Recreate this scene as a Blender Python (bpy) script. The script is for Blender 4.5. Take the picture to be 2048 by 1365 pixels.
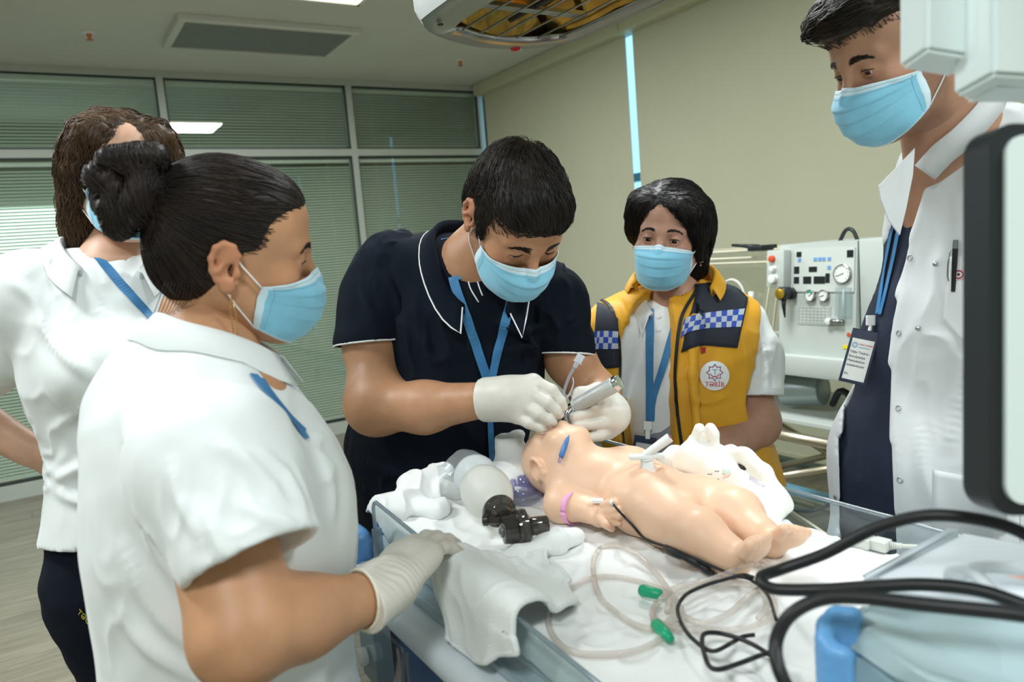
import bpy, bmesh, math, random
import numpy as np
from mathutils import Vector, Matrix
from mathutils.bvhtree import BVHTree

for _o in list(bpy.data.objects):
    bpy.data.objects.remove(_o)
random.seed(7)
rng = np.random.default_rng(7)
SC = bpy.context.scene
COL = SC.collection

# ------------------------------------------------------------------ camera
FPX, PITCH, ROLL, YAW, HC = 1530.0, math.radians(6.9), math.radians(-4.65), math.radians(31.4), 1.5
_fw = np.array([math.sin(YAW)*math.cos(PITCH), math.cos(YAW)*math.cos(PITCH), -math.sin(PITCH)])
_r0 = np.array([math.cos(YAW), -math.sin(YAW), 0.0])
_u0 = np.cross(_r0, _fw)
CR = _r0*math.cos(ROLL) + _u0*math.sin(ROLL)
CU = -_r0*math.sin(ROLL) + _u0*math.cos(ROLL)
CF = _fw
CC = np.array([0, 0, HC])
cam = bpy.data.cameras.new('camera')
cam.sensor_width = 36.0
cam.lens = 36.0*FPX/2048.0
cam.clip_start = 0.02
cam.dof.use_dof = True
cam.dof.focus_distance = 1.6
cam.dof.aperture_fstop = 4.2
cam_ob = bpy.data.objects.new('camera', cam)
COL.objects.link(cam_ob)
cam_ob.matrix_world = Matrix(((CR[0], CU[0], -CF[0], CC[0]), (CR[1], CU[1], -CF[1], CC[1]),
                              (CR[2], CU[2], -CF[2], CC[2]), (0, 0, 0, 1)))
SC.camera = cam_ob

# ------------------------------------------------------------------ world, lamps, exposure
wd = bpy.data.worlds.new('world')
SC.world = wd
wd.use_nodes = True
wd.node_tree.nodes['Background'].inputs[0].default_value = (0.40, 0.76, 1.0, 1)
wd.node_tree.nodes['Background'].inputs[1].default_value = 1.5
SC.view_settings.view_transform = 'Standard'
SC.view_settings.look = 'None'
SC.view_settings.exposure = 0.3
SC.view_settings.gamma = 1.0
SC.view_settings.use_curve_mapping = False

CEIL = 3.05
LAMP_W = 38.0
LAMPS = [  # x, y, watts of the recessed ceiling panels (size 0.6 m), all alike; the first one shows in the picture
    (x_, y_, LAMP_W) for x_, y_ in ((1.58, 4.25), (1.58, 1.9), (-0.9, 4.25), (-0.9, 1.9), (1.58, -0.7), (-0.9, -0.7))]
for lk, (lx, ly, lw) in enumerate(LAMPS):
    ln = 'ceiling_panel_lamp' if lk == 0 else 'ceiling_panel_lamp_offscreen'
    la = bpy.data.lights.new(ln, 'AREA')
    la.shape = 'SQUARE'
    la.size = 0.56
    la.energy = lw
    la.color = (0.95, 0.99, 1.0)
    lo = bpy.data.objects.new(ln, la)
    lo.location = (lx, ly, CEIL-0.03)
    COL.objects.link(lo)
# ------------------------------------------------------------------ helpers
def A(*v):
    return np.array(v, float)
def at(x, y, D):
    """a point D metres in front of the lens, on the line of sight of pixel (x, y)"""
    return CC + D*(CF + CR*(x-1024)/FPX - CU*(y-682.5)/FPX)
def ray(x, y):
    return CF + CR*(x-1024)/FPX - CU*(y-682.5)/FPX
def onz(x, y, z):
    d = ray(x, y)
    return CC + d*((z-HC)/d[2])
def onx(x, y, X):
    d = ray(x, y)
    return CC + d*(X/d[0])
def ony(x, y, Y):
    d = ray(x, y)
    return CC + d*(Y/d[1])
def cdir(r, u, t):
    """direction: right, up, towards the lens"""
    v = CR*r + CU*u - CF*t
    return v/np.linalg.norm(v)
def unit(v):
    v = np.asarray(v, float)
    return v/(np.linalg.norm(v)+1e-12)
def frame(fwd, up):
    """3x3 with columns (x = person's right, y = forward, z = up)"""
    y = unit(fwd)
    x = unit(np.cross(y, up))
    z = np.cross(x, y)
    return np.stack([x, y, z], 1)
def lin(c):
    if isinstance(c, str):
        c = [int(c[i:i+2], 16)/255 for i in (0, 2, 4)]
    return tuple((v/12.92 if v <= 0.04045 else ((v+0.055)/1.055)**2.4) for v in c)

# ---- value noise
_perm = np.random.default_rng(3).random((64, 64, 64)).astype(np.float32)
def vnoise(P, s):
    Q = np.asarray(P)*s + 17.3
    i = np.floor(Q).astype(int)
    f = Q-i
    f = f*f*(3-2*f)
    i &= 63
    j = (i+1) & 63
    def g(a, b, c):
        return _perm[a, b, c]
    x0, y0, z0 = i.T
    x1, y1, z1 = j.T
    fx, fy, fz = f.T
    c00 = g(x0, y0, z0)*(1-fx)+g(x1, y0, z0)*fx
    c10 = g(x0, y1, z0)*(1-fx)+g(x1, y1, z0)*fx
    c01 = g(x0, y0, z1)*(1-fx)+g(x1, y0, z1)*fx
    c11 = g(x0, y1, z1)*(1-fx)+g(x1, y1, z1)*fx
    return (c00*(1-fy)+c10*fy)*(1-fz)+(c01*(1-fy)+c11*fy)*fz-0.5

# ---- signed-distance shapes
def cone(a, b, r1, r2, k=0.02, n=None, flat=1.0, op='u'):
    return dict(t='c', a=np.asarray(a, float), b=np.asarray(b, float), r1=r1, r2=r2, k=k, n=None if n is None else unit(n), flat=flat, op=op)
def ell(c, r, R=None, k=0.02, op='u'):
    return dict(t='e', c=np.asarray(c, float), r=np.asarray(r, float) if np.ndim(r) else A(r, r, r), R=R, k=k, op=op)
def rbox(c, hs, R=None, rd=0.01, k=0.01, op='u'):
    return dict(t='b', c=np.asarray(c, float), r=np.asarray(hs, float), R=R, rd=rd, k=k, op=op)
def cut(p, n, lo=None, hi=None, k=0.0):
    """keep the side n points away from"""
    return dict(t='p', p=np.asarray(p, float), n=unit(n), lo=lo, hi=hi, k=k, op='i')
def chain(pts, rs, k=0.02, n=None, flat=1.0, op='u'):
    return [cone(pts[i], pts[i+1], rs[i], rs[i+1], k, n, flat, op) for i in range(len(pts)-1)]
def _bb(p):
    if p['t'] == 'c':
        m = max(p['r1'], p['r2'])*max(1, p['flat'])
        return np.minimum(p['a'], p['b'])-m, np.maximum(p['a'], p['b'])+m
    m = np.linalg.norm(p['r']) if p['R'] is not None else p['r']
    return p['c']-m, p['c']+m
def solid(prims, h, inflate=0.0, smooth=1, keep=None):
    """prims -> (verts, quads) by surface nets"""
    lo = np.min([_bb(p)[0] for p in prims if p['op'] == 'u'], 0)-3*h-inflate
    hi = np.max([_bb(p)[1] for p in prims if p['op'] == 'u'], 0)+3*h+inflate
    N = np.ceil((hi-lo)/h).astype(int)+1
    V = np.full(N, 0.5, np.float32)
    ax = [lo[i]+h*np.arange(N[i]) for i in range(3)]
    for p in prims:
        k = p['k']
        if p['t'] == 'p':
            sl = [slice(0, N[i]) for i in range(3)]
            if p['lo'] is not None:
                sl = [slice(max(0, int((p['lo'][i]-lo[i])/h)), max(0, min(N[i], int((p['hi'][i]-lo[i])/h)+1))) for i in range(3)]
        else:
            b0, b1 = _bb(p)
            mg = 2.5*h+k+inflate
            sl = [slice(max(0, int((b0[i]-mg-lo[i])/h)), min(N[i], int((b1[i]+mg-lo[i])/h)+2)) for i in range(3)]
        X = ax[0][sl[0]][:, None, None].astype(np.float32)
        Y = ax[1][sl[1]][None, :, None].astype(np.float32)
        Z = ax[2][sl[2]][None, None, :].astype(np.float32)
        if p['t'] == 'c':
            a, b = p['a'], p['b']
            ba = b-a
            l2 = max(ba@ba, 1e-10)
            t = np.clip(((X-a[0])*ba[0]+(Y-a[1])*ba[1]+(Z-a[2])*ba[2])/l2, 0, 1)
            wx, wy, wz = X-a[0]-t*ba[0], Y-a[1]-t*ba[1], Z-a[2]-t*ba[2]
            r = p['r1']+(p['r2']-p['r1'])*t
            if p['n'] is not None:
                n, fl = p['n'], p['flat']
                wn = (wx*n[0]+wy*n[1]+wz*n[2])*(1/fl-1)
                wx, wy, wz = wx+n[0]*wn, wy+n[1]*wn, wz+n[2]*wn
                d = (np.sqrt(wx*wx+wy*wy+wz*wz)-r)*min(1, fl)
            else:
                d = np.sqrt(wx*wx+wy*wy+wz*wz)-r
        elif p['t'] in 'eb':
            c, r, R = p['c'], p['r'], p['R']
            dx, dy, dz = X-c[0], Y-c[1], Z-c[2]
            if R is not None:
                dx, dy, dz = (R[0, 0]*dx+R[1, 0]*dy+R[2, 0]*dz, R[0, 1]*dx+R[1, 1]*dy+R[2, 1]*dz, R[0, 2]*dx+R[1, 2]*dy+R[2, 2]*dz)
            if p['t'] == 'e':
                k0 = np.sqrt((dx/r[0])**2+(dy/r[1])**2+(dz/r[2])**2)
                k1 = np.sqrt((dx/r[0]**2)**2+(dy/r[1]**2)**2+(dz/r[2]**2)**2)+1e-9
                d = k0*(k0-1)/k1
            else:
                qx, qy, qz = abs(dx)-r[0]+p['rd'], abs(dy)-r[1]+p['rd'], abs(dz)-r[2]+p['rd']
                d = np.sqrt(np.maximum(qx, 0)**2+np.maximum(qy, 0)**2+np.maximum(qz, 0)**2)+np.minimum(np.maximum(np.maximum(qx, qy), qz), 0)-p['rd']
        else:
            d = (X-p['p'][0])*p['n'][0]+(Y-p['p'][1])*p['n'][1]+(Z-p['p'][2])*p['n'][2]
        g = V[tuple(sl)]
        if p['op'] == 'u':
            d = d-inflate
            if k > 0:
                hh = np.maximum(k-abs(g-d), 0)/k
                g[...] = np.minimum(g, d)-hh*hh*k*0.25
            else:
                g[...] = np.minimum(g, d)
        else:
            if p['op'] == 's':
                d = -d
            if k > 0:
                hh = np.maximum(k-abs(g-d), 0)/k
                g[...] = np.maximum(g, d)+hh*hh*k*0.25
            else:
                g[...] = np.maximum(g, d)
    v, q = nets(V, lo, h)
    for _ in range(smooth):
        v = relax(v, q)
    if keep:
        pass
    return v, q
def nets(V, lo, h):
    s = V < 0
    nx, ny, nz = V.shape
    cs = np.zeros((nx-1, ny-1, nz-1), np.int8)
    for a in (0, 1):
        for b in (0, 1):
            for c in (0, 1):
                cs += s[a:nx-1+a, b:ny-1+b, c:nz-1+c]
    act = (cs > 0) & (cs < 8)
    I, J, K = np.nonzero(act)
    idx = np.full(act.shape, -1, np.int64)
    idx[I, J, K] = np.arange(len(I))
    acc = np.zeros((len(I), 3))
    cnt = np.zeros(len(I))
    for d in range(3):
        o1, o2 = [e for e in range(3) if e != d]
        for a in (0, 1):
            for b in (0, 1):
                off = [0, 0, 0]
                off[o1], off[o2] = a, b
                off2 = list(off)
                off2[d] = 1
                v0 = V[I+off[0], J+off[1], K+off[2]]
                v1 = V[I+off2[0], J+off2[1], K+off2[2]]
                m = (v0 < 0) != (v1 < 0)
                t = np.where(m, v0/np.where(m, v0-v1, 1), 0)
                pt = np.zeros((len(I), 3))
                pt[:, d] = t
                pt[:, o1], pt[:, o2] = a, b
                acc[m] += pt[m]
                cnt[m] += 1
    v = lo+h*(np.stack([I, J, K], 1)+acc/cnt[:, None])
    quads = []
    for d in range(3):
        o1, o2 = (d+1) % 3, (d+2) % 3
        sa = [slice(1, None)]*3
        s0 = [slice(1, -1)]*3
        s1 = [slice(1, -1)]*3
        s0[d], s1[d] = slice(0, -1), slice(1, None)
        e0, e1 = s[tuple(s0)], s[tuple(s1)]
        for flip in (False, True):
            m = (e0 & ~e1) if not flip else (~e0 & e1)
            P = np.array(np.nonzero(m))
            if P.shape[1] == 0:
                continue
            P[o1] += 1
            P[o2] += 1
            def c(da, db):
                Q = P.copy()
                Q[o1] += da
                Q[o2] += db
                return idx[Q[0], Q[1], Q[2]]
            q = np.stack([c(-1, -1), c(0, -1), c(0, 0), c(-1, 0)], 1)
            if flip:
                q = q[:, ::-1]
            quads.append(q)
    q = np.concatenate(quads)
    q = q[(q >= 0).all(1)]
    return v, q
def relax(v, q, w=0.5):
    acc = np.zeros_like(v)
    cnt = np.zeros(len(v))
    for i in range(4):
        a, b = q[:, i], q[:, (i+1) % 4]
        for d in range(3):
            acc[:, d] += np.bincount(a, v[b, d], len(v))+np.bincount(b, v[a, d], len(v))
        cnt += np.bincount(a, minlength=len(v))+np.bincount(b, minlength=len(v))
    return v*(1-w)+w*acc/np.maximum(cnt, 1)[:, None]
def normals(v, q):
    n = np.cross(v[q[:, 2]]-v[q[:, 0]], v[q[:, 3]]-v[q[:, 1]])
    N = np.zeros_like(v)
    for i in range(4):
        for d in range(3):
            N[:, d] += np.bincount(q[:, i], n[:, d], len(v))
    return N/(np.linalg.norm(N, axis=1)[:, None]+1e-12)

# ---- scene objects
def link(o, parent=None):
    COL.objects.link(o)
    if parent is not None:
        o.parent = parent
    return o
def mesh_obj(name, v, f, mat, parent=None, smooth=True, col=None, mi=None):
    me = bpy.data.meshes.new(name)
    v = np.asarray(v, float)
    if isinstance(f, np.ndarray):
        m, w = f.shape
        me.vertices.add(len(v))
        me.vertices.foreach_set('co', v.ravel())
        me.loops.add(m*w)
        me.loops.foreach_set('vertex_index', f.ravel().astype(np.int32))
        me.polygons.add(m)
        me.polygons.foreach_set('loop_start', np.arange(0, m*w, w, dtype=np.int32))
        me.update(calc_edges=True)
        me.validate()
    else:
        me.from_pydata([tuple(p) for p in v], [], [tuple(p) for p in f])
    mats = mat if isinstance(mat, (list, tuple)) else [mat]
    for m_ in mats:
        me.materials.append(m_)
    if smooth:
        me.polygons.foreach_set('use_smooth', np.ones(len(me.polygons), bool))
    if mi is not None:
        me.polygons.foreach_set('material_index', np.asarray(mi, np.int32))
    if col is not None:
        ca = me.color_attributes.new('tint', 'FLOAT_COLOR', 'POINT')
        c4 = np.ones((len(v), 4), np.float32)
        c4[:, :3] = col
        ca.data.foreach_set('color', c4.ravel())
    me.update()
    return link(bpy.data.objects.new(name, me), parent)
def tag(o, label, cat, group=None):
    o['label'] = label
    o['category'] = cat
    if group:
        o['group'] = group
    return o
def thing(name, loc, label, cat, group=None):
    o = bpy.data.objects.new(name, None)
    o.empty_display_size = 0.05
    o.location = tuple(loc)
    COL.objects.link(o)
    ROOTS[o] = np.array(loc, float)
    return tag(o, label, cat, group)
ROOTS = {}
class MB:
    """collects geometry in world space; build() makes one mesh"""
    def __init__(s):
        s.v, s.f, s.m = [], [], []
    def add(s, v, f, m=0):
        o = len(s.v)
        s.v += [tuple(map(float, p)) for p in v]
        for q in f:
            s.f.append(tuple(int(i)+o for i in q))
            s.m.append(m)
        return s
    def box(s, c, hs, R=None, m=0, bev=0.0):
        c, hs = np.asarray(c, float), np.asarray(hs, float)
        if bev > 0:
            bm = bmesh.new()
            bmesh.ops.create_cube(bm, size=2)
            for q in bm.verts:
                q.co = Vector((q.co.x*hs[0], q.co.y*hs[1], q.co.z*hs[2]))
            bmesh.ops.bevel(bm, geom=list(bm.edges), offset=bev, segments=2, profile=0.6, affect='EDGES')
            bm.verts.index_update()
            P = np.array([q.co[:] for q in bm.verts])
            F = [[q.index for q in fc.verts] for fc in bm.faces]
            bm.free()
        else:
            P = np.array([(x, y, z) for x in (-1, 1) for y in (-1, 1) for z in (-1, 1)])*hs
            F = [(0, 1, 3, 2), (4, 6, 7, 5), (0, 4, 5, 1), (2, 3, 7, 6), (0, 2, 6, 4), (1, 5, 7, 3)]
        if R is not None:
            P = P@np.asarray(R).T
        return s.add(P+c, F, m)
    def b2(s, lo, hi, m=0, bev=0.0):
        lo, hi = np.asarray(lo, float), np.asarray(hi, float)
        return s.box((lo+hi)/2, (hi-lo)/2, None, m, bev)
    def tube(s, pts, r, n=8, m=0, caps=True, sub=0):
        P = np.asarray(pts, float)
        if sub:
            P = spline(P, sub)
        r = np.broadcast_to(np.asarray(r, float) if np.ndim(r) else r, (len(P),)) if np.ndim(r) == 0 or len(r) == len(P) else np.interp(np.linspace(0, 1, len(P)), np.linspace(0, 1, len(r)), r)
        T = np.gradient(P, axis=0)
        T /= np.linalg.norm(T, axis=1)[:, None]+1e-12
        u = np.cross(T[0], A(0.31, 0.17, 0.93))
        if np.linalg.norm(u) < 0.1:
            u = np.cross(T[0], A(1, 0, 0))
        u = unit(u)
        V = []
        for i in range(len(P)):
            u = unit(u-T[i]*(u@T[i]))
            w = np.cross(T[i], u)
            for j in range(n):
                a = 2*math.pi*j/n
                V.append(P[i]+r[i]*(math.cos(a)*u+math.sin(a)*w))
        F = [(i*n+j, i*n+(j+1) % n, (i+1)*n+(j+1) % n, (i+1)*n+j) for i in range(len(P)-1) for j in range(n)]
        if caps:
            F.append(tuple(range(n-1, -1, -1)))
            F.append(tuple((len(P)-1)*n+j for j in range(n)))
        return s.add(V, F, m)
    def lathe(s, a, axis, prof, n=24, m=0, caps=True):
        """prof: list of (distance along axis, radius)"""
        a, w = np.asarray(a, float), unit(axis)
        u = unit(np.cross(w, A(0, 0, 1) if abs(w[2]) < 0.9 else A(1, 0, 0)))
        x = np.cross(w, u)
        V, k = [], len(prof)
        for t, r in prof:
            for j in range(n):
                q = 2*math.pi*j/n
                V.append(a+w*t+r*(math.cos(q)*u+math.sin(q)*x))
        F = [(i*n+j, i*n+(j+1) % n, (i+1)*n+(j+1) % n, (i+1)*n+j) for i in range(k-1) for j in range(n)]
        if caps:
            F.append(tuple(range(n-1, -1, -1)))
            F.append(tuple((k-1)*n+j for j in range(n)))
        return s.add(V, F, m)
    def prism(s, pts2, o, ux, uy, d0, d1, m=0):
        """a polygon in the plane (o, ux, uy), extruded along ux x uy from d0 to d1"""
        o, ux, uy = np.asarray(o, float), unit(ux), unit(uy)
        w = np.cross(ux, uy)
        n = len(pts2)
        V = [o+ux*p[0]+uy*p[1]+w*d for d in (d0, d1) for p in pts2]
        F = [tuple(range(n-1, -1, -1)), tuple(range(n, 2*n))]+[(i, (i+1) % n, n+(i+1) % n, n+i) for i in range(n)]
        return s.add(V, F, m)
    def ribbon(s, pts, nrm, w, th=0.0012, m=0):
        P, Nn = np.asarray(pts, float), np.asarray(nrm, float)
        w = np.broadcast_to(w, (len(P),))
        T = np.gradient(P, axis=0)
        V = []
        for i in range(len(P)):
            n = unit(Nn[i])
            sd = unit(np.cross(T[i], n))
            for dx, dz in ((-.5, 0), (.5, 0), (.5, 1), (-.5, 1)):
                V.append(P[i]+sd*dx*w[i]+n*dz*th)
        F = [(i*4+j, i*4+(j+1) % 4, (i+1)*4+(j+1) % 4, (i+1)*4+j) for i in range(len(P)-1) for j in range(4)]
        F += [(3, 2, 1, 0), tuple((len(P)-1)*4+j for j in range(4))]
        return s.add(V, F, m)
    def build(s, name, mat, parent=None, smooth=False):
        o = mesh_obj(name, s.v, s.f, mat, parent, smooth, mi=s.m if isinstance(mat, (list, tuple)) else None)
        if smooth == 'auto':
            o.data.set_sharp_from_angle(angle=math.radians(40))
        return place(o)
def place(o):
    """geometry is given in world space; shift it under its parent's origin"""
    r = o.parent
    off = np.zeros(3)
    while r is not None:
        off += np.array(r.location[:])
        r = r.parent
    if np.abs(off).max() > 0:
        o.data.transform(Matrix.Translation(Vector(-off)))
    return o
def wmesh(name, v, f, mat, parent=None, **kw):
    return place(mesh_obj(name, v, f, mat, parent, **kw))
def spline(P, sub):
    P = np.asarray(P, float)
    Q = np.vstack([2*P[0]-P[1], P, 2*P[-1]-P[-2]])
    out = []
    for i in range(1, len(Q)-2):
        for t in np.linspace(0, 1, sub, endpoint=False):
            a, b, c, d = Q[i-1], Q[i], Q[i+1], Q[i+2]
            out.append(0.5*((2*b)+(-a+c)*t+(2*a-5*b+4*c-d)*t*t+(-a+3*b-3*c+d)*t**3))
    out.append(P[-1])
    return np.array(out)
def bvh(v, f):
    return BVHTree.FromPolygons([tuple(p) for p in v], [tuple(int(i) for i in q) for q in f])
def hit(tree, x, y, off=0.0):
    """where the line of sight of a pixel meets a surface"""
    d = ray(x, y)
    h, n, i, dist = tree.ray_cast(Vector(CC), Vector(unit(d)))
    if h is None:
        h, n, i, dist = tree.find_nearest(Vector(CC+d*1.3))
    n = np.array(n)
    if n@d > 0:
        n = -n
    return np.array(h)+n*off, n
def near(tree, p, off=0.0):
    h, n, i, d = tree.find_nearest(Vector(p))
    return np.array(h)+np.array(n)*off, np.array(n)
def patch(tree, corners, nu, nv, th=0.002, off=0.0005, m=None):
    """a thin cloth panel laid on a surface; corners: 4 outline curves given as lists of pixels: top, bottom (same direction)"""
    top, bot = spline(np.array(corners[0], float), 8), spline(np.array(corners[1], float), 8)
    V = []
    for j in range(nv+1):
        t = j/nv
        for i in range(nu+1):
            s_ = i/nu
            p = (1-t)*top[min(len(top)-1, int(round(s_*(len(top)-1))))]+t*bot[min(len(bot)-1, int(round(s_*(len(bot)-1))))]
            V.append(hit(tree, p[0], p[1]))
    n = len(V)
    P = [h+nn*off for h, nn in V]+[h+nn*(off+th) for h, nn in V]
    F, M = [], []
    W = nu+1
    for j in range(nv):
        for i in range(nu):
            a = j*W+i
            F.append((n+a, n+a+W, n+a+W+1, n+a+1))
            M.append(0 if m is None else m(i, j))
    rim = [i for i in range(nu)]+[nu+W*j for j in range(nv)]+[nv*W+nu-i for i in range(nu)]+[(nv-j)*W for j in range(nv)]
    for k in range(len(rim)):
        a, b = rim[k], rim[(k+1) % len(rim)]
        F.append((a, n+a, n+b, b))
        M.append(0)
    return np.array(P), F, M

# ------------------------------------------------------------------ materials
MATS = {}
def mat(name, col, rough=0.6, metal=0.0, noise=0.0, nscale=8.0, bump=0.0, bscale=200.0, sss=0.0, trans=0.0, coat=0.0,
        emit=None, estr=0.0, tint=False, alpha=1.0, spec=0.5, stretch=None, sheen=0.0, col2=None, ior=1.45):
    if name in MATS:
        return MATS[name]
    m = bpy.data.materials.new(name)
    m.use_nodes = True
    nt = m.node_tree
    b = nt.nodes['Principled BSDF']
    c = lin(col)
    b.inputs['Base Color'].default_value = (*c, 1)
    b.inputs['Roughness'].default_value = rough
    b.inputs['Metallic'].default_value = metal
    b.inputs['Specular IOR Level'].default_value = spec
    b.inputs['IOR'].default_value = ior
    b.inputs['Alpha'].default_value = alpha
    if trans:
        b.inputs['Transmission Weight'].default_value = trans
    if coat:
        b.inputs['Coat Weight'].default_value = coat
    if sheen:
        b.inputs['Sheen Weight'].default_value = sheen
    if sss:
        b.inputs['Subsurface Weight'].default_value = sss
        b.inputs['Subsurface Radius'].default_value = (0.012, 0.005, 0.003)
        b.inputs['Subsurface Scale'].default_value = 1.0
    if emit:
        b.inputs['Emission Color'].default_value = (*lin(emit), 1)
        b.inputs['Emission Strength'].default_value = estr
    tc = nt.nodes.new('ShaderNodeTexCoord')
    src = tc.outputs['Object']
    if stretch:
        mp = nt.nodes.new('ShaderNodeMapping')
        mp.inputs['Scale'].default_value = stretch
        nt.links.new(src, mp.inputs[0])
        src = mp.outputs[0]
    last = None
    if noise or col2:
        nz = nt.nodes.new('ShaderNodeTexNoise')
        nz.inputs['Scale'].default_value = nscale
        nz.inputs['Detail'].default_value = 5
        nt.links.new(src, nz.inputs['Vector'])
        mx = nt.nodes.new('ShaderNodeMix')
        mx.data_type = 'RGBA'
        c2 = lin(col2) if col2 else tuple(v*(1-noise) for v in c)
        c1 = c if col2 else tuple(min(1, v*(1+noise*0.5)) for v in c)
        mx.inputs[6].default_value = (*c1, 1)
        mx.inputs[7].default_value = (*c2, 1)
        rp = nt.nodes.new('ShaderNodeMapRange')
        rp.inputs[1].default_value = 0.35
        rp.inputs[2].default_value = 0.65
        nt.links.new(nz.outputs[0], rp.inputs[0])
        nt.links.new(rp.outputs[0], mx.inputs[0])
        last = mx.outputs[2]
    if tint:
        at_ = nt.nodes.new('ShaderNodeAttribute')
        at_.attribute_name = 'tint'
        mu = nt.nodes.new('ShaderNodeMix')
        mu.data_type = 'RGBA'
        mu.blend_type = 'MULTIPLY'
        mu.inputs[0].default_value = 1
        if last:
            nt.links.new(last, mu.inputs[6])
        else:
            mu.inputs[6].default_value = (*c, 1)
        nt.links.new(at_.outputs['Color'], mu.inputs[7])
        last = mu.outputs[2]
    if last:
        nt.links.new(last, b.inputs['Base Color'])
    if bump:
        bz = nt.nodes.new('ShaderNodeTexNoise')
        bz.inputs['Scale'].default_value = bscale
        bz.inputs['Detail'].default_value = 3
        nt.links.new(src, bz.inputs['Vector'])
        bp = nt.nodes.new('ShaderNodeBump')
        bp.inputs['Strength'].default_value = bump
        bp.inputs['Distance'].default_value = 0.002
        nt.links.new(bz.outputs[0], bp.inputs['Height'])
        nt.links.new(bp.outputs[0], b.inputs['Normal'])
    MATS[name] = m
    return m
def clear_mat(name, tint=(1, 1, 1), rough=0.03, fres=1.45, minr=0.0, milky=0.0, milkcol=(0.9, 0.9, 0.9)):
    """thin clear plastic or glass: see-through with a fresnel reflection, optionally milky"""
    if name in MATS:
        return MATS[name]
    m = bpy.data.materials.new(name)
    m.use_nodes = True
    nt = m.node_tree
    for n in list(nt.nodes):
        if n.type != 'OUTPUT_MATERIAL':
            nt.nodes.remove(n)
    out = [n for n in nt.nodes if n.type == 'OUTPUT_MATERIAL'][0]
    tr = nt.nodes.new('ShaderNodeBsdfTransparent')
    tr.inputs[0].default_value = (*tint, 1)
    gl = nt.nodes.new('ShaderNodeBsdfGlossy')
    gl.inputs['Roughness'].default_value = rough
    lw = nt.nodes.new('ShaderNodeLayerWeight')
    lw.inputs[0].default_value = 0.5
    pw = nt.nodes.new('ShaderNodeMath')
    pw.operation = 'POWER'
    pw.inputs[1].default_value = 5.0
    nt.links.new(lw.outputs['Facing'], pw.inputs[0])
    fr = nt.nodes.new('ShaderNodeMath')
    fr.operation = 'MULTIPLY_ADD'
    f0 = ((fres-1)/(fres+1))**2
    fr.inputs[1].default_value = 1-f0
    fr.inputs[2].default_value = f0
    nt.links.new(pw.outputs[0], fr.inputs[0])
    mx = nt.nodes.new('ShaderNodeMixShader')
    body = tr.outputs[0]
    if milky:
        df = nt.nodes.new('ShaderNodeBsdfDiffuse')
        df.inputs[0].default_value = (*milkcol, 1)
        tl = nt.nodes.new('ShaderNodeBsdfTranslucent')
        tl.inputs[0].default_value = (*milkcol, 1)
        mm = nt.nodes.new('ShaderNodeMixShader')
        mm.inputs[0].default_value = 0.45
        nt.links.new(df.outputs[0], mm.inputs[1])
        nt.links.new(tl.outputs[0], mm.inputs[2])
        m2 = nt.nodes.new('ShaderNodeMixShader')
        m2.inputs[0].default_value = milky
        nt.links.new(body, m2.inputs[1])
        nt.links.new(mm.outputs[0], m2.inputs[2])
        body = m2.outputs[0]
    if minr:
        ad = nt.nodes.new('ShaderNodeMath')
        ad.operation = 'MAXIMUM'
        ad.inputs[1].default_value = minr
        nt.links.new(fr.outputs[0], ad.inputs[0])
        nt.links.new(ad.outputs[0], mx.inputs[0])
    else:
        nt.links.new(fr.outputs[0], mx.inputs[0])
    nt.links.new(body, mx.inputs[1])
    nt.links.new(gl.outputs[0], mx.inputs[2])
    nt.links.new(mx.outputs[0], out.inputs[0])
    MATS[name] = m
    return m
# ------------------------------------------------------------------ the room
BY, RX, LX, FY = 6.48, 3.84, -3.0, -2.6        # back, right, left and rear walls
def struct(o):
    o['kind'] = 'structure'
    return o
M_wall = mat('wall_paint', 'c9cbbd', 0.8, noise=0.05, nscale=2, bump=0.1)
M_ceil = mat('ceiling_paint', 'cdcfc8', 0.9, noise=0.04, nscale=1.5)
M_alu = mat('painted_aluminium', 'b3bbb3', 0.4, noise=0.04, nscale=3)
M_darkalu = mat('dark_gasket', '26302e', 0.5)
M_glass = clear_mat('green_tinted_glass', (0.90, 0.94, 0.90), 0.01, 1.55, 0.075)
M_slat = mat('blind_slat_mint', 'd6e0d8', 0.5)
M_white = mat('white_plastic', 'e8ecea', 0.4)
M_grille = mat('grey_grille_mesh', '7d8280', 0.6, noise=0.1, nscale=40, bump=0.6, bscale=900)
M_roller = mat('roller_fabric', 'c4c5ac', 0.9, noise=0.03, nscale=1.2, bump=0.15, bscale=900)
M_copper = mat('sprinkler_copper', 'c8734a', 0.35, metal=0.6)

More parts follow.
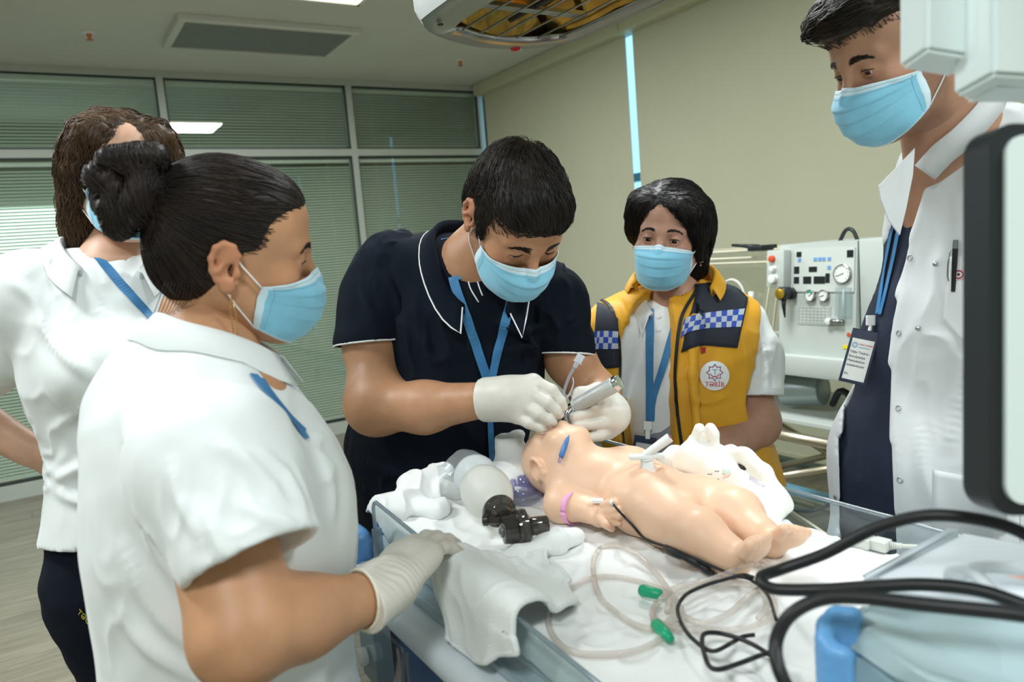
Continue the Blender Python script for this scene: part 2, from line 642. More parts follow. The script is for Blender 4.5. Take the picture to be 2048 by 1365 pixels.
def plank_mat():
    m = bpy.data.materials.new('floor_laminate')
    m.use_nodes = True
    nt = m.node_tree
    b = nt.nodes['Principled BSDF']
    tc = nt.nodes.new('ShaderNodeTexCoord')
    oi = nt.nodes.new('ShaderNodeObjectInfo')
    mp = nt.nodes.new('ShaderNodeMapping')
    mp.inputs['Scale'].default_value = (1.2, 14, 1)
    av = nt.nodes.new('ShaderNodeVectorMath')
    av.operation = 'ADD'
    nt.links.new(tc.outputs['Object'], av.inputs[0])
    mv = nt.nodes.new('ShaderNodeVectorMath')
    mv.operation = 'SCALE'
    mv.inputs[0].default_value = (37, 11, 5)
    nt.links.new(oi.outputs['Random'], mv.inputs['Scale'])
    nt.links.new(mv.outputs[0], av.inputs[1])
    nt.links.new(av.outputs[0], mp.inputs[0])
    nz = nt.nodes.new('ShaderNodeTexNoise')
    nz.inputs['Scale'].default_value = 2.2
    nz.inputs['Detail'].default_value = 9
    nz.inputs['Distortion'].default_value = 1.2
    nt.links.new(mp.outputs[0], nz.inputs['Vector'])
    cr = nt.nodes.new('ShaderNodeValToRGB')
    cr.color_ramp.elements[0].position = 0.36
    cr.color_ramp.elements[0].color = (*lin('726c5c'), 1)
    cr.color_ramp.elements[1].position = 0.62
    cr.color_ramp.elements[1].color = (*lin('8d8675'), 1)
    nt.links.new(nz.outputs[0], cr.inputs[0])
    hv = nt.nodes.new('ShaderNodeHueSaturation')
    ma = nt.nodes.new('ShaderNodeMath')
    ma.operation = 'MULTIPLY_ADD'
    ma.inputs[1].default_value = 0.16
    ma.inputs[2].default_value = 0.92
    nt.links.new(oi.outputs['Random'], ma.inputs[0])
    nt.links.new(ma.outputs[0], hv.inputs['Value'])
    nt.links.new(cr.outputs[0], hv.inputs['Color'])
    nt.links.new(hv.outputs[0], b.inputs['Base Color'])
    b.inputs['Roughness'].default_value = 0.38
    return m
M_plank = plank_mat()
fl = struct(MB().b2((LX, FY, -0.12), (RX+1.1, BY+3.0, -0.012)).build('floor', mat('floor_joint', '4d4636', 0.7)))
pv = MB()
pv.b2((0.001, 0.001, -0.012), (1.379, 0.191, 0.0), bev=0)
pl_me = None
rows = int((BY-FY)/0.192)+1
for r in range(rows):
    y = FY+r*0.192
    off = (r*0.47) % 1.38
    x = LX-off
    while x < RX:
        vis = y > 0.9 and x > -2.2 and x < 3.9
        if vis:
            if pl_me is None:
                p0 = mesh_obj('plank', pv.v, pv.f, M_plank, fl, smooth=False)
                pl_me = p0.data
                p0.location = (x, y, 0)
            else:
                o = bpy.data.objects.new('plank', pl_me)
                link(o, fl)
                o.location = (x, y, 0)
        x += 1.38
# the rest of the floor, behind and beside the camera
mbr = MB()
mbr.b2((LX, FY, -0.012), (RX, 0.86, -0.0005))
o = mbr.build('plank_field', M_plank, fl)
o['kind'] = 'stuff'

struct(MB().b2((LX, FY, CEIL), (RX+0.1, BY+0.1, CEIL+0.12)).build('ceiling', M_ceil))
struct(MB().b2((LX-0.12, FY, 0), (LX, BY, CEIL)).build('wall_left', M_wall))
struct(MB().b2((LX-0.12, FY-0.12, 0), (RX+0.12, FY, CEIL)).build('wall_rear', M_wall))

# glazed partition at the back
wb = bpy.data.objects.new('wall_back', None)
wb['kind'] = 'structure'
COL.objects.link(wb)
mull = [ -2.96, -0.62, 0.99, 2.49]
edges = [-3.0, -0.62, 1.0, 2.5, 3.80]
rails = [(0.0, 0.11), (2.405, 2.465), (3.0, 3.05)]
for z0, z1 in rails:
    MB().b2((LX, BY-0.03, z0), (RX, BY+0.07, z1), bev=0.003).build('partition_rail', M_alu, wb)
for x in edges:
    MB().b2((x-0.026, BY-0.032, 0.0), (x+0.026, BY+0.07, CEIL), bev=0.003).build('mullion', M_alu, wb)
for i in range(4):
    for z0, z1 in ((0.11, 2.405), (2.465, 3.0)):
        a, b = edges[i]+0.026, edges[i+1]-0.026
        g = MB()
        for lo, hi in (((a, z0), (b, z0+0.014)), ((a, z1-0.014), (b, z1)), ((a, z0), (a+0.012, z1)), ((b-0.012, z0), (b, z1))):
            g.b2((lo[0], BY-0.012, lo[1]), (hi[0], BY+0.0, hi[1]))
        g.build('glazing_gasket', M_darkalu, wb)
        MB().b2((a, BY+0.002, z0), (b, BY+0.010, z1)).build('glass_pane', M_glass, wb)
# venetian blinds hang behind each pane
bl_words = {(1, 1): 'upper venetian blind of slats in the pane over the brown-haired woman',
            (1, 0): 'tall venetian blind of slats in the pane behind the brown-haired woman',
            (2, 1): 'upper venetian blind in the pane that mirrors the ceiling lamp',
            (2, 0): 'tall venetian blind in the pane behind the woman with the hair bun',
            (3, 1): 'upper venetian blind in the corner pane beside the roller blinds',
            (3, 0): 'tall venetian blind in the corner pane behind the man in navy polo'}
sl_cache = {}
for i in (1, 2, 3):
    for up in (0, 1):
        z0, z1 = ((0.13, 2.385), (2.48, 2.985))[up]
        a, b = edges[i]+0.04, edges[i+1]-0.04
        vb = thing('venetian_blind', ((a+b)/2, BY+0.05, z0), bl_words[(i, up)], 'blind', 'venetian blinds in the glazed partition')
        MB().b2((a, BY+0.03, z1-0.03), (b, BY+0.06, z1), bev=0.003).build('head_rail', M_white, vb)
        MB().b2((a, BY+0.036, z0), (b, BY+0.054, z0+0.012), bev=0.002).build('bottom_rail', M_white, vb)
        for fx in (0.14, 0.86):
            MB().tube([(a+(b-a)*fx, BY+0.034, z0), (a+(b-a)*fx, BY+0.034, z1)], 0.0012, 5).build('ladder_cord', M_white, vb)
        n = int((z1-z0-0.05)/0.0235)
        key = (i,)
        if key not in sl_cache:
            s_ = MB()
            w2 = (b-a)/2
            V, F = [], []
            for k, tt in enumerate(np.linspace(-1, 1, 5)):
                ca, sa = math.cos(math.radians(38)), math.sin(math.radians(38))
                yy, zz = tt*0.0125, 0.0018*(1-tt*tt)
                V += [(-w2, yy*ca-zz*sa, yy*sa+zz*ca), (w2, yy*ca-zz*sa, yy*sa+zz*ca)]
            F = [(2*k, 2*k+1, 2*k+3, 2*k+2) for k in range(4)]
            s_.add(V, F)
            me = bpy.data.meshes.new('slat')
            me.from_pydata(s_.v, [], s_.f)
            me.materials.append(M_slat)
            sl_cache[key] = me
        for k in range(n):
            o = bpy.data.objects.new('slat', sl_cache[key])
            link(o, vb)
            o.location = (0, -0.005, 0.025+k*0.0235)
# the corridor on the other side of the glass
struct(MB().b2((LX, BY+2.2, 0), (RX+1, BY+2.3, CEIL)).build('wall_corridor', mat('corridor_wall', '8d968e', 0.8)))
struct(MB().b2((LX, BY+0.1, CEIL-0.01), (RX+1, BY+2.3, CEIL+0.1)).build('ceiling_corridor', M_ceil))
tag(MB().b2((-0.75, BY+2.12, 1.35), (0.75, BY+2.19, 2.25), bev=0.01).build('lit_corridor_window', mat('lit_glass', 'eefaf6', 0.4, emit='e6fff6', estr=2.2)),
    'bright lit window seen through the blind slats behind brown-haired woman', 'window')
for nm, x0_, x1_ in (('wall_corridor_left', LX-0.12, LX), ('wall_corridor_right', RX+1.0, RX+1.12)):
    struct(MB().b2((x0_, BY, 0), (x1_, BY+2.3, CEIL)).build(nm, mat('corridor_wall', '8d968e')))
struct(MB().b2((RX+0.1, BY, 0), (RX+1.1, BY+0.1, CEIL)).build('wall_corridor_side', mat('corridor_wall', '8d968e')))

# right wall: window front behind roller blinds
struct(MB().b2((RX+0.1, FY, 0), (RX+0.2, BY, 0.25)).build('wall_right', M_wall))
wr = MB()
for y in (FY, -0.4, 1.9, 4.2, BY-0.05):
    wr.b2((RX+0.06, y-0.03, 0.25), (RX+0.14, y+0.03, CEIL))
for z in (0.25, 1.95, CEIL-0.03):
    wr.b2((RX+0.06, FY, z-0.03), (RX+0.14, BY, z+0.03))
w1 = struct(wr.build('window_1', mat('window_frame_blue_grey', '5d88a6', 0.4)))
MB().b2((RX+0.095, FY, 0.25), (RX+0.103, BY, CEIL)).build('pane', clear_mat('window_glass', (0.9, 0.97, 1), 0.01, 1.5), w1)
for (y0, y1, lab) in ((4.36, 6.40, 'olive-beige roller blind in the corner next to the glazed partition'),
                      (0.6, 4.285, 'wide olive-beige roller blind behind the incubator'),
                      (-2.5, 0.53, 'olive-beige roller blind on the window wall beside the white coat man')):
    rb = thing('roller_blind', (RX, (y0+y1)/2, 0.1), lab, 'blind', 'roller blinds on the window wall')
    fb = MB()
    fb.b2((RX-0.022, y0, 0.10), (RX-0.019, y1, 2.99))
    fb.build('blind_fabric', M_roller, rb)
    MB().b2((RX-0.12, y0-0.035, 2.945), (RX, y1+0.035, CEIL), bev=0.012).build('cassette', mat('cassette_beige', 'c2c2a4', 0.5), rb)
    MB().b2((RX-0.032, y0, 0.08), (RX-0.012, y1, 0.11), bev=0.004).build('bottom_bar', mat('cassette_beige', 'c2c2a4'), rb)
tag(MB().tube([(3.42, 2.3, 0.035), (3.42, 5.9, 0.035)], 0.035, 12).build('floor_daylight_strip', mat('daylight_blue', '7ec3e6', 0.35), smooth='auto'),  # daylight gap under the blinds, put in as a blue tube
    'pale blue strip in place of daylight on the floor below the roller blinds', 'daylight strip')

# ceiling fittings
def panel_lamp(x, y, label):
    t = thing('ceiling_lamp', (x, y, CEIL-0.02), label, 'lamp')
    f = MB()
    for sx, sy, hx, hy in ((0, 1, 0.31, 0.012), (0, -1, 0.31, 0.012), (1, 0, 0.012, 0.31), (-1, 0, 0.012, 0.31)):
        f.box((x+sx*0.3, y+sy*0.3, CEIL-0.008), (hx, hy, 0.010))
    f.build('frame', M_white, t)
    MB().b2((x-0.29, y-0.29, CEIL-0.012), (x+0.29, y+0.29, CEIL-0.004)).build('diffuser', mat('lamp_diffuser', 'fffbe8', 0.5, emit='fff2d0', estr=3.0), t)
for k, (x, y, w) in enumerate(LAMPS):
    if k == 0:
        panel_lamp(x, y, 'lit square ceiling lamp next to the grey vent panel')
gr = thing('ceiling_grille', (1.5, 5.36, CEIL-0.02), 'grey perforated ceiling vent panel in a white raised frame', 'vent')
g0, g1 = (0.93, 5.03), (2.08, 5.71)
MB().b2((g0[0]+0.05, g0[1]+0.05, CEIL-0.03), (g1[0]-0.05, g1[1]-0.05, CEIL-0.012)).build('mesh_panel', M_grille, gr)
for lo, hi in (((g0[0], g0[1]), (g1[0], g0[1]+0.045)), ((g0[0], g1[1]-0.045), (g1[0], g1[1])), ((g0[0], g0[1]+0.045), (g0[0]+0.045, g1[1]-0.045)), ((g1[0]-0.045, g0[1]+0.045), (g1[0], g1[1]-0.045))):
    MB().b2((*lo, CEIL-0.04), (*hi, CEIL), bev=0.004).build('frame_bar', M_ceil, gr)
for (x, y, lab) in ((0.49, 5.57, 'copper ceiling sprinkler over the brown-haired woman'), (3.16, 5.63, 'copper ceiling sprinkler near the corner of the roller blinds')):
    sp = thing('sprinkler', (x, y, CEIL-0.06), lab, 'sprinkler', 'ceiling sprinklers')
    MB().lathe((x, y, CEIL), (0, 0, -1), [(0, 0.038), (0.004, 0.040), (0.010, 0.030)], 20).build('escutcheon', M_white, sp, 'auto')
    MB().lathe((x, y, CEIL-0.008), (0, 0, -1), [(0, 0.016), (0.012, 0.016), (0.02, 0.010), (0.034, 0.008), (0.036, 0.022), (0.039, 0.022)], 16).build('sprinkler_head', M_copper, sp, 'auto')
# ------------------------------------------------------------------ figure kit
M_eyew = mat('eye_white', 'e6dfd8', 0.2)
M_iris = mat('iris_brown', '2b1a10', 0.15)
M_lash = mat('lash_black', '120d0b', 0.6)
M_mask = mat('mask_blue', '86cdea', 0.75, noise=0.06, nscale=30, bump=0.25, bscale=700, sheen=0.3)
M_maskw = mat('mask_pale_edge', 'd3ecf6', 0.75, bump=0.3, bscale=900)
M_loop = mat('elastic_white', 'f2f4f3', 0.7)
M_lan = mat('lanyard_blue', '3f82b8', 0.4, noise=0.08, nscale=60, bump=0.3, bscale=1200)
M_latex = mat('latex_glove', 'd9d6cd', 0.42, noise=0.05, nscale=25, bump=0.25, bscale=120, sss=0.15)
def skin(name, c, n=0.10):
    return mat(name, c, 0.47, noise=n, nscale=22, bump=0.12, bscale=420, sss=0.10, tint=True)

def head_prims(s=1.0, neck=0.052, slit=1.0):
    P = [ell((0, -0.014, 0.034), (0.075, 0.095, 0.086), k=0.03),
         ell((0, 0.030, -0.018), (0.064, 0.064, 0.094), k=0.03),
         ell((0, 0.046, 0.052), (0.056, 0.044, 0.050), k=0.03),
         ell((0, 0.042, -0.086), (0.046, 0.048, 0.032), k=0.04),
         ell((0, 0.082, -0.102), (0.018, 0.013, 0.013), k=0.03)]
    for x in (-1, 1):
        P += [cone((x*0.055, 0.004, -0.052), (x*0.020, 0.074, -0.100), 0.020, 0.018, 0.03),
              ell((x*0.043, 0.062, -0.026), (0.023, 0.023, 0.020), k=0.025),
              cone((x*0.010, 0.089, 0.020), (x*0.044, 0.074, 0.021), 0.009, 0.007, 0.018)]
    P += [cone((0, -0.022, -0.05), (0, -0.045, -0.165), neck, neck, 0.03)]
    for x in (-1, 1):
        P += [ell((x*0.033, 0.101, 0.001), (0.019, 0.014, 0.011), k=0.014, op='s')]
    P += [cone((0, 0.092, 0.010), (0, 0.114, -0.030), 0.0075, 0.0115, 0.014)]
    for x in (-1, 1):
        P += [ell((x*0.012, 0.104, -0.035), (0.008, 0.009, 0.007), k=0.008),
              ell((x*0.032, 0.0785, 0.002), 0.0150, k=0.005),
              ell((x*0.0325, 0.0935, -0.0015), (0.0130, 0.008, 0.0044*slit), k=0.0015, op='s')]
        P += ear_prims(x)
    return P
def ear_prims(x, sc=1.0, o=(0.074, -0.012, -0.010)):
    out = [(.012, .006), (.013, .020), (.006, .031), (-.006, .034), (-.016, .028), (-.020, .014), (-.017, -.002), (-.010, -.015)]
    q = [A(x*(o[0]+sc*(0.006+0.010*max(0, (0.012-a)/0.032))), o[1]+sc*a, o[2]+sc*b) for a, b in out]
    P = chain(q, [0.0036*sc]*len(q), 0.004*sc)
    c = A(x*(o[0]+0.007*sc), o[1], o[2])
    P += [cone(c+A(x*0.003, -0.004, 0.020)*sc, c+A(x*0.002, -0.003, -0.010)*sc, 0.013*sc, 0.011*sc, 0.006*sc, n=(1, -0.25*x, 0), flat=0.40),
          ell(c+A(x*0.003, 0.004, -0.022)*sc, A(0.0048, 0.0095, 0.0105)*sc, k=0.007*sc),
          cone(q[2]+A(x*0.001, -0.004, -0.012)*sc, q[6]+A(x*0.002, 0.007, 0.0)*sc, 0.0032*sc, 0.003*sc, 0.004*sc),
          ell(c+A(x*0.007, 0.005, -0.001)*sc, A(0.005, 0.008, 0.010)*sc, k=0.004*sc, op='s'),
          ell(c+A(x*0.001, 0.014, -0.004)*sc, A(0.0045, 0.005, 0.007)*sc, k=0.004*sc)]
    return P
class Head:
    def __init__(s, c, fwd, up, sc=1.0, neck=0.052, slit=1.0, h=0.0021):
        s.R, s.c, s.sc = frame(fwd, up), np.asarray(c, float), sc
        s.lv, s.q = solid(head_prims(1, neck, slit), h, smooth=1)
        s.tree = bvh(s.lv, s.q)
        s.v = s.w(s.lv)
    def w(s, p):
        return np.asarray(p, float)@s.R.T*s.sc+s.c
    def d(s, v):
        return s.R@np.asarray(v, float)
def eyes(H, root, gaze=(0, 0.9, -0.45), iris=M_iris):
    for x in (-1, 1):
        mb = MB()
        g = unit(gaze)
        c = A(x*0.032, 0.0785, 0.002)
        r = 0.0129
        n = 20
        prof = [(r*math.cos(a), max(1e-5, r*math.sin(a))) for a in np.linspace(0, math.pi, 22)]
        u = unit(np.cross(g, (0, 0, 1)))
        w = np.cross(g, u)
        V, F, M = [], [], []
        for (t, rr) in prof:
            for j in range(n):
                q = 2*math.pi*j/n
                V.append(H.w(c+g*t+rr*(math.cos(q)*u+math.sin(q)*w)))
        for i in range(21):
            for j in range(n):
                F.append((i*n+j, (i+1)*n+j, (i+1)*n+(j+1) % n, i*n+(j+1) % n))
                M.append(1 if i < 4 else 0)
        mb.v, mb.f, mb.m = V, F, M
        mb.build('eye', [M_eyew, iris], root, True)
        # lashes along the upper lid
        L = [A(x*(0.032+0.0132*a), 0.0785+0.0150*math.sqrt(max(0.05, 1-(0.85*a)**2))*0.99, 0.0022+0.0026*(1-a*a)) for a in np.linspace(-1, 1, 9)]
        L = [near(H.tree, p, 0.0004)[0] for p in L]
        MB().tube([H.w(p) for p in L], [0.0004, 0.0011, 0.0013, 0.0011, 0.0004], 6).build('eyelashes', M_lash, root, True)
def brows(H, root, m, thick=1.0, arch=0.006):
    for x in (-1, 1):
        V, F = [], []
        r = np.random.default_rng(int(5+x))
        for k in range(150):
            a = r.random()
            p = A(x*(0.013+0.040*a), 0.1, 0.0215+arch*math.sin(math.pi*min(1, a*0.75+0.1))-0.004*max(0, a-0.7)/0.3+(r.random()-0.5)*0.0075*thick*(1-0.65*a))
            p, n = near(H.tree, p, 0.0003)
            d = unit(A(x*1.0, -0.4, 0.35-0.9*a)+r.normal(0, 0.12, 3))
            pts = []
            for t in (0, 0.5, 1):
                pp = near(H.tree, p+d*0.008*t, 0.0004+0.0005*t)[0]
                pts.append(H.w(pp))
            add_strand(V, F, pts, 0.00042)
        wmesh('eyebrow', V, F, m, root)
def add_strand(V, F, pts, r):
    P = np.asarray(pts)
    o = len(V)
    T = P[-1]-P[0]
    u = unit(np.cross(T, A(0.3, 0.2, 0.9)))
    w = unit(np.cross(T, u))
    k = len(P)
    for i in range(k):
        ri = r*(1.0 if i < k*0.6 else 1-0.75*(i-k*0.6)/(k*0.4))
        V += [P[i]+u*ri, P[i]-0.5*u*ri+0.87*w*ri, P[i]-0.5*u*ri-0.87*w*ri]
    for i in range(k-1):
        for j in range(3):
            a, b = o+3*i+j, o+3*i+(j+1) % 3
            F.append((a, b, b+3, a+3))
def hairdo(H, root, m, prims, n, flow, length, r=0.0009, h=0.004, lift=0.0025, seed=1, keep=None, disp=0.0, wave=0.0, steps=11, stick=1.0, scale=1.0):
    """a solid base with combed strands over it; everything in head-local metres"""
    lv, q = solid(prims, h, smooth=2)
    if disp:
        nn = normals(lv, q)
        f = np.array([flow(p) for p in lv[::1]]) if False else None
        lv = lv+nn*(disp*(vnoise(lv, 60)+0.6*vnoise(lv, 140)))[:, None]
    tree = bvh(lv, q)
    V = [p for p in H.w(lv)]
    F = [tuple(int(i) for i in x) for x in q]
    rg = np.random.default_rng(seed)
    ctr = lv[q].mean(1)
    ar = np.linalg.norm(np.cross(lv[q[:, 2]]-lv[q[:, 0]], lv[q[:, 3]]-lv[q[:, 1]]), axis=1)
    pick = rg.choice(len(q), n, p=ar/ar.sum())
    for i in pick:
        p = ctr[i].copy()
        if keep and not keep(p):
            continue
        L = length*(0.6+0.8*rg.random())
        st = L/steps
        ph = rg.random()*6.28
        pts = []
        jit = rg.normal(0, 0.10, 3)
        lf = lift*(0.4+1.2*rg.random())
        for k in range(steps+1):
            s_, nn = near(tree, p)
            t = k/steps
            pp = s_+nn*(lf*(0.35+0.65*math.sin(math.pi*min(1, t*0.9+0.1))))
            if stick < 1:
                pp = pp*stick+p*(1-stick)
            pts.append(H.w(pp))
            d = np.asarray(flow(p), float)+jit
            if wave:
                d = d+wave*math.sin(ph+9*t)*np.cross(nn, d)
            d = d-nn*(d@nn)*(0.9*stick)
            p = (pp if stick == 1 else p)+unit(d)*st
        add_strand(V, F, pts, r*(0.6+0.8*rg.random()))
    return wmesh('hair', V, F, m, root)
def hair_mat(name, c, c2):
    m = mat(name, c, 0.52, col2=c2, nscale=14, spec=0.5)
    return m
def face_mask(H, root, drop=0.0, wid=1.0, top=0.0, words=None, wide_loops=False):
    nu, nv = 40, 40
    cp = np.array([(0, .1075, -.010), (.10, .117, -.019), (.22, .129, -.032), (.36, .134, -.046), (.55, .133, -.068), (.72, .127, -.090), (.86, .114, -.110), (1, .094, -.122)])
    sp = np.array([(0, .036, -.028), (.25, .034, -.038), (.5, .031, -.048), (.75, .030, -.066), (1, .033, -.092)])
    P = np.zeros((nv+1, nu+1, 3))
    for j in range(nv+1):
        v = j/nv
        cy, cz = np.interp(v, cp[:, 0], cp[:, 1]), np.interp(v, cp[:, 0], cp[:, 2])+top*(1-v)
        sy, sz = np.interp(v, sp[:, 0], sp[:, 1]), np.interp(v, sp[:, 0], sp[:, 2])+top*0.6*(1-v)
        sx = (0.074-0.010*v)*wid
        for i in range(nu+1):
            u = 2*i/nu-1
            w = max(0.0, math.cos(u*math.pi/2))**0.85
            x = sx*math.sin(u*math.pi/2)**1 if u >= 0 else -sx*math.sin(-u*math.pi/2)
            y = sy+(cy-sy)*w
            z = sz+(cz-sz)*(w**1.15)
            pl = 0.0
            for c0 in (0.30, 0.50, 0.70):
                dv = v-c0
                if -0.16 < dv < 0.0:
                    pl += 0.0036*(1+dv/0.16)
            P[j, i] = (x, y+pl*w, z-drop*v*w)
    P = P.reshape(-1, 3)
    for k in range(len(P)):
        s_, n, _, dist = H.tree.find_nearest(Vector(P[k]))
        s_, n = np.array(s_), np.array(n)
        d = (P[k]-s_)@n
        if d < 0.0028:
            P[k] = s_+n*0.0028
    W = nu+1
    F = np.array([(j*W+i, j*W+i+1, (j+1)*W+i+1, (j+1)*W+i) for j in range(nv) for i in range(nu)])
    nn = normals(P, F)
    if nn[(nv//2)*W+nu//2][1] < 0:
        nn = -nn
    V = np.vstack([P, P-nn*0.0011])
    n0 = len(P)
    FF, M = [], []
    for j in range(nv):
        for i in range(nu):
            a = j*W+i
            e = 1 if (j < 4 or i < 1 or i > nu-2 or j > nv-2) else 0
            FF.append((a, a+W, a+W+1, a+1))
            M.append(e)
            FF.append((n0+a, n0+a+1, n0+a+W+1, n0+a+W))
            M.append(1)
    rim = [i for i in range(nu)]+[nu+W*j for j in range(nv)]+[nv*W+nu-i for i in range(nu)]+[(nv-j)*W for j in range(nv)]
    for k in range(len(rim)):
        a, b = rim[k], rim[(k+1) % len(rim)]
        FF.append((a, b, n0+b, n0+a))
        M.append(1)
    o = wmesh('face_mask', H.w(V), FF, [M_mask, M_maskw], root, mi=M)
    # stitched seams
    sm = MB()
    for j in (2, 5):
        sm.tube([H.w(P[j*W+i]+nn[j*W+i]*0.0002) for i in range(2, nu-1)], 0.00035, 4)
    for i in (2, nu-2):
        sm.tube([H.w(P[j*W+i]+nn[j*W+i]*0.0002) for j in range(2, nv-1)], 0.00035, 4)
    sm.build('stitching', mat('mask_stitch', '9cc6d8', 0.8), o, True)
    for x, i in ((-1, 0), (1, nu)):
        for j, e in ((1, (0.081, -0.020, 0.022)), (nv-1, (0.0795, -0.012, -0.036))):
            a = P[j*W+(i if i == 0 else nu)]
            b = A(x*e[0], e[1], e[2])
            pts = []
            for t in np.linspace(0, 1, 9):
                p = a*(1-t)+b*t
                s_, n = near(H.tree, p)
                dd = (p-s_)@n
                if dd < 0.0018:
                    p = s_+n*0.0018
                pts.append(H.w(p))
            MB().tube(pts, 0.0013, 6).build('ear_loop', M_loop, o, True)
    return o
def hand_prims(w, fwd, back, side, curls, thumb, sc=1.0, fat=1.0, spread=(6, 2, -3, -8), kpalm=0.016):
    """side +1 right hand, -1 left; curls: per finger (mcp, pip, dip) degrees; thumb: local points"""
    y = unit(fwd)
    z = unit(np.asarray(back, float)-y*(np.asarray(back)@y))
    x = np.cross(y, z)*side
    def L(p):
        return np.asarray(w)+sc*(x*p[0]+y*p[1]+z*p[2])
    base = [(-.027, .086, .002), (-.008, .091, .004), (.012, .087, .003), (.030, .077, 0)]
    lens = [(.044, .026, .022), (.048, .030, .023), (.044, .028, .023), (.034, .021, .020)]
    P = []
    for i, b in enumerate(base):
        b0 = (b[0]*0.62, 0.0, 0)
        P.append(cone(L(b0), L(b), 0.0175*fat*sc, 0.0140*fat*sc, kpalm, n=z, flat=0.86))
    P.append(cone(L((0.0, 0.025, -0.004)), L((0.004, 0.065, -0.005)), 0.028*fat*sc, 0.032*fat*sc, kpalm, n=z, flat=0.52))
    P.append(cone(L((0, -0.05, 0)), L((0, 0.01, 0)), 0.028*fat*sc, 0.026*fat*sc, kpalm, n=z, flat=0.78))
    for i, b in enumerate(base):
        a = 0.0
        p = A(*b)
        sp = math.radians(spread[i])
        r = (0.0098, 0.0090, 0.0084, 0.0070)
        if i == 3:
            r = (0.0086, 0.0078, 0.0072, 0.0060)
        for j in range(3):
            a += math.radians(curls[i][j])
            d = A(-math.sin(sp)*math.cos(a), math.cos(sp)*math.cos(a), -math.sin(a))
            p2 = p+d*lens[i][j]
            P.append(cone(L(p), L(p2), r[j]*fat*sc, r[j+1]*fat*sc, 0.0045))
            p = p2
    tp = [A(*t) for t in thumb]
    rt = (0.016, 0.0125, 0.0108, 0.0085)
    for j in range(len(tp)-1):
        P.append(cone(L(tp[j]), L(tp[j+1]), rt[j]*fat*sc, rt[j+1]*fat*sc, 0.012 if j == 0 else 0.005))
    return P, L
def legs(root, hips, facing, feet, m_tr, m_sh, rad=0.085, wide=0.095, hipr=0.16, cuffz=0.07):
    """hips: pelvis centre; feet: (right, left) floor points"""
    f = unit(A(facing[0], facing[1], 0))
    r = A(f[1], -f[0], 0)
    hp = np.asarray(hips, float)
    P = [cone(hp+A(0, 0, 0.07), hp-A(0, 0, 0.04), hipr, hipr*1.04, 0.05, n=f, flat=0.72)]
    for s_, ft in ((1, feet[0]), (-1, feet[1])):
        ft = A(ft[0], ft[1], 0)
        h0 = hp+r*s_*wide-A(0, 0, 0.03)
        kn = (h0+ft)*0.5+f*0.03
        kn[2] = 0.50
        an = ft+A(0, 0, cuffz+0.02)-f*0.05
        P += [cone(h0, kn, rad*1.08, rad*0.74, 0.04), cone(kn, an, rad*0.74, rad*0.62, 0.03)]
    P.append(cut(hp-A(0, 0, hp[2]-cuffz), (0, 0, -1)))
    v, q = solid(P, 0.010, smooth=2)
    n = normals(v, q)
    v = v+n*(0.006*vnoise(v*A(1, 1, 2.2), 14))[:, None]
    tr = wmesh('trousers', v, q, m_tr, root)
    for s_, ft in ((1, feet[0]), (-1, feet[1])):
        ft = A(ft[0], ft[1], 0)
        P = [cone(ft-f*0.06+A(0, 0, 0.045), ft+f*0.10+A(0, 0, 0.035), 0.042, 0.038, 0.02),
             cone(ft-f*0.06+A(0, 0, 0.04), ft-f*0.05+A(0, 0, 0.11), 0.042, 0.044, 0.02),
             cut(ft+A(0, 0, 0.0), (0, 0, -1))]
        v, q = solid(P, 0.008)
        v[:, 2] = np.maximum(v[:, 2], 0.001)
        wmesh('shoe', v, q, m_sh, root)
    return tr
def body(root, H, prims, m, h=0.0055, stub=None, tint=None):
    """head plus limbs joined into one skin mesh"""
    v, q = solid(prims, h, smooth=2)
    V = np.vstack([H.v, v])
    Q = np.vstack([H.q, q+len(H.v)])
    col = np.ones((len(V), 3), np.float32)
    if tint is not None:
        col[:len(H.v)] = tint(H.lv)
    return wmesh('body', V, Q, m, root, col=col)
def blush(lv, stubble=0.0):
    """colour of the skin itself: ruddier ears, cheeks and nose; beard shadow"""
    c = np.ones((len(lv), 3), np.float32)
    ear = np.clip((np.abs(lv[:, 0])-0.072)/0.01, 0, 1)[:, None]
    c *= 1-ear*A(0.0, 0.14, 0.14)
    ck = np.exp(-((np.abs(lv[:, 0])-0.042)**2+(lv[:, 1]-0.075)**2+(lv[:, 2]+0.025)**2)/0.0009)[:, None]
    c *= 1-ck*A(0.0, 0.10, 0.10)
    if stubble:
        jaw = np.clip((-0.028-lv[:, 2])/0.03, 0, 1)*np.clip((lv[:, 1]+0.02)/0.03, 0, 1)*np.clip((0.078-np.abs(lv[:, 0]))/0.01, 0, 1)
        side = np.exp(-((np.abs(lv[:, 0])-0.068)**2+(lv[:, 1]-0.012)**2)/0.0004)*np.clip((0.03-lv[:, 2])/0.03, 0, 1)
        s_ = np.clip(jaw+side, 0, 1)[:, None]*stubble*(0.75+0.5*vnoise(lv, 500)[:, None])
        c *= 1-s_*A(0.42, 0.40, 0.34)
    return c
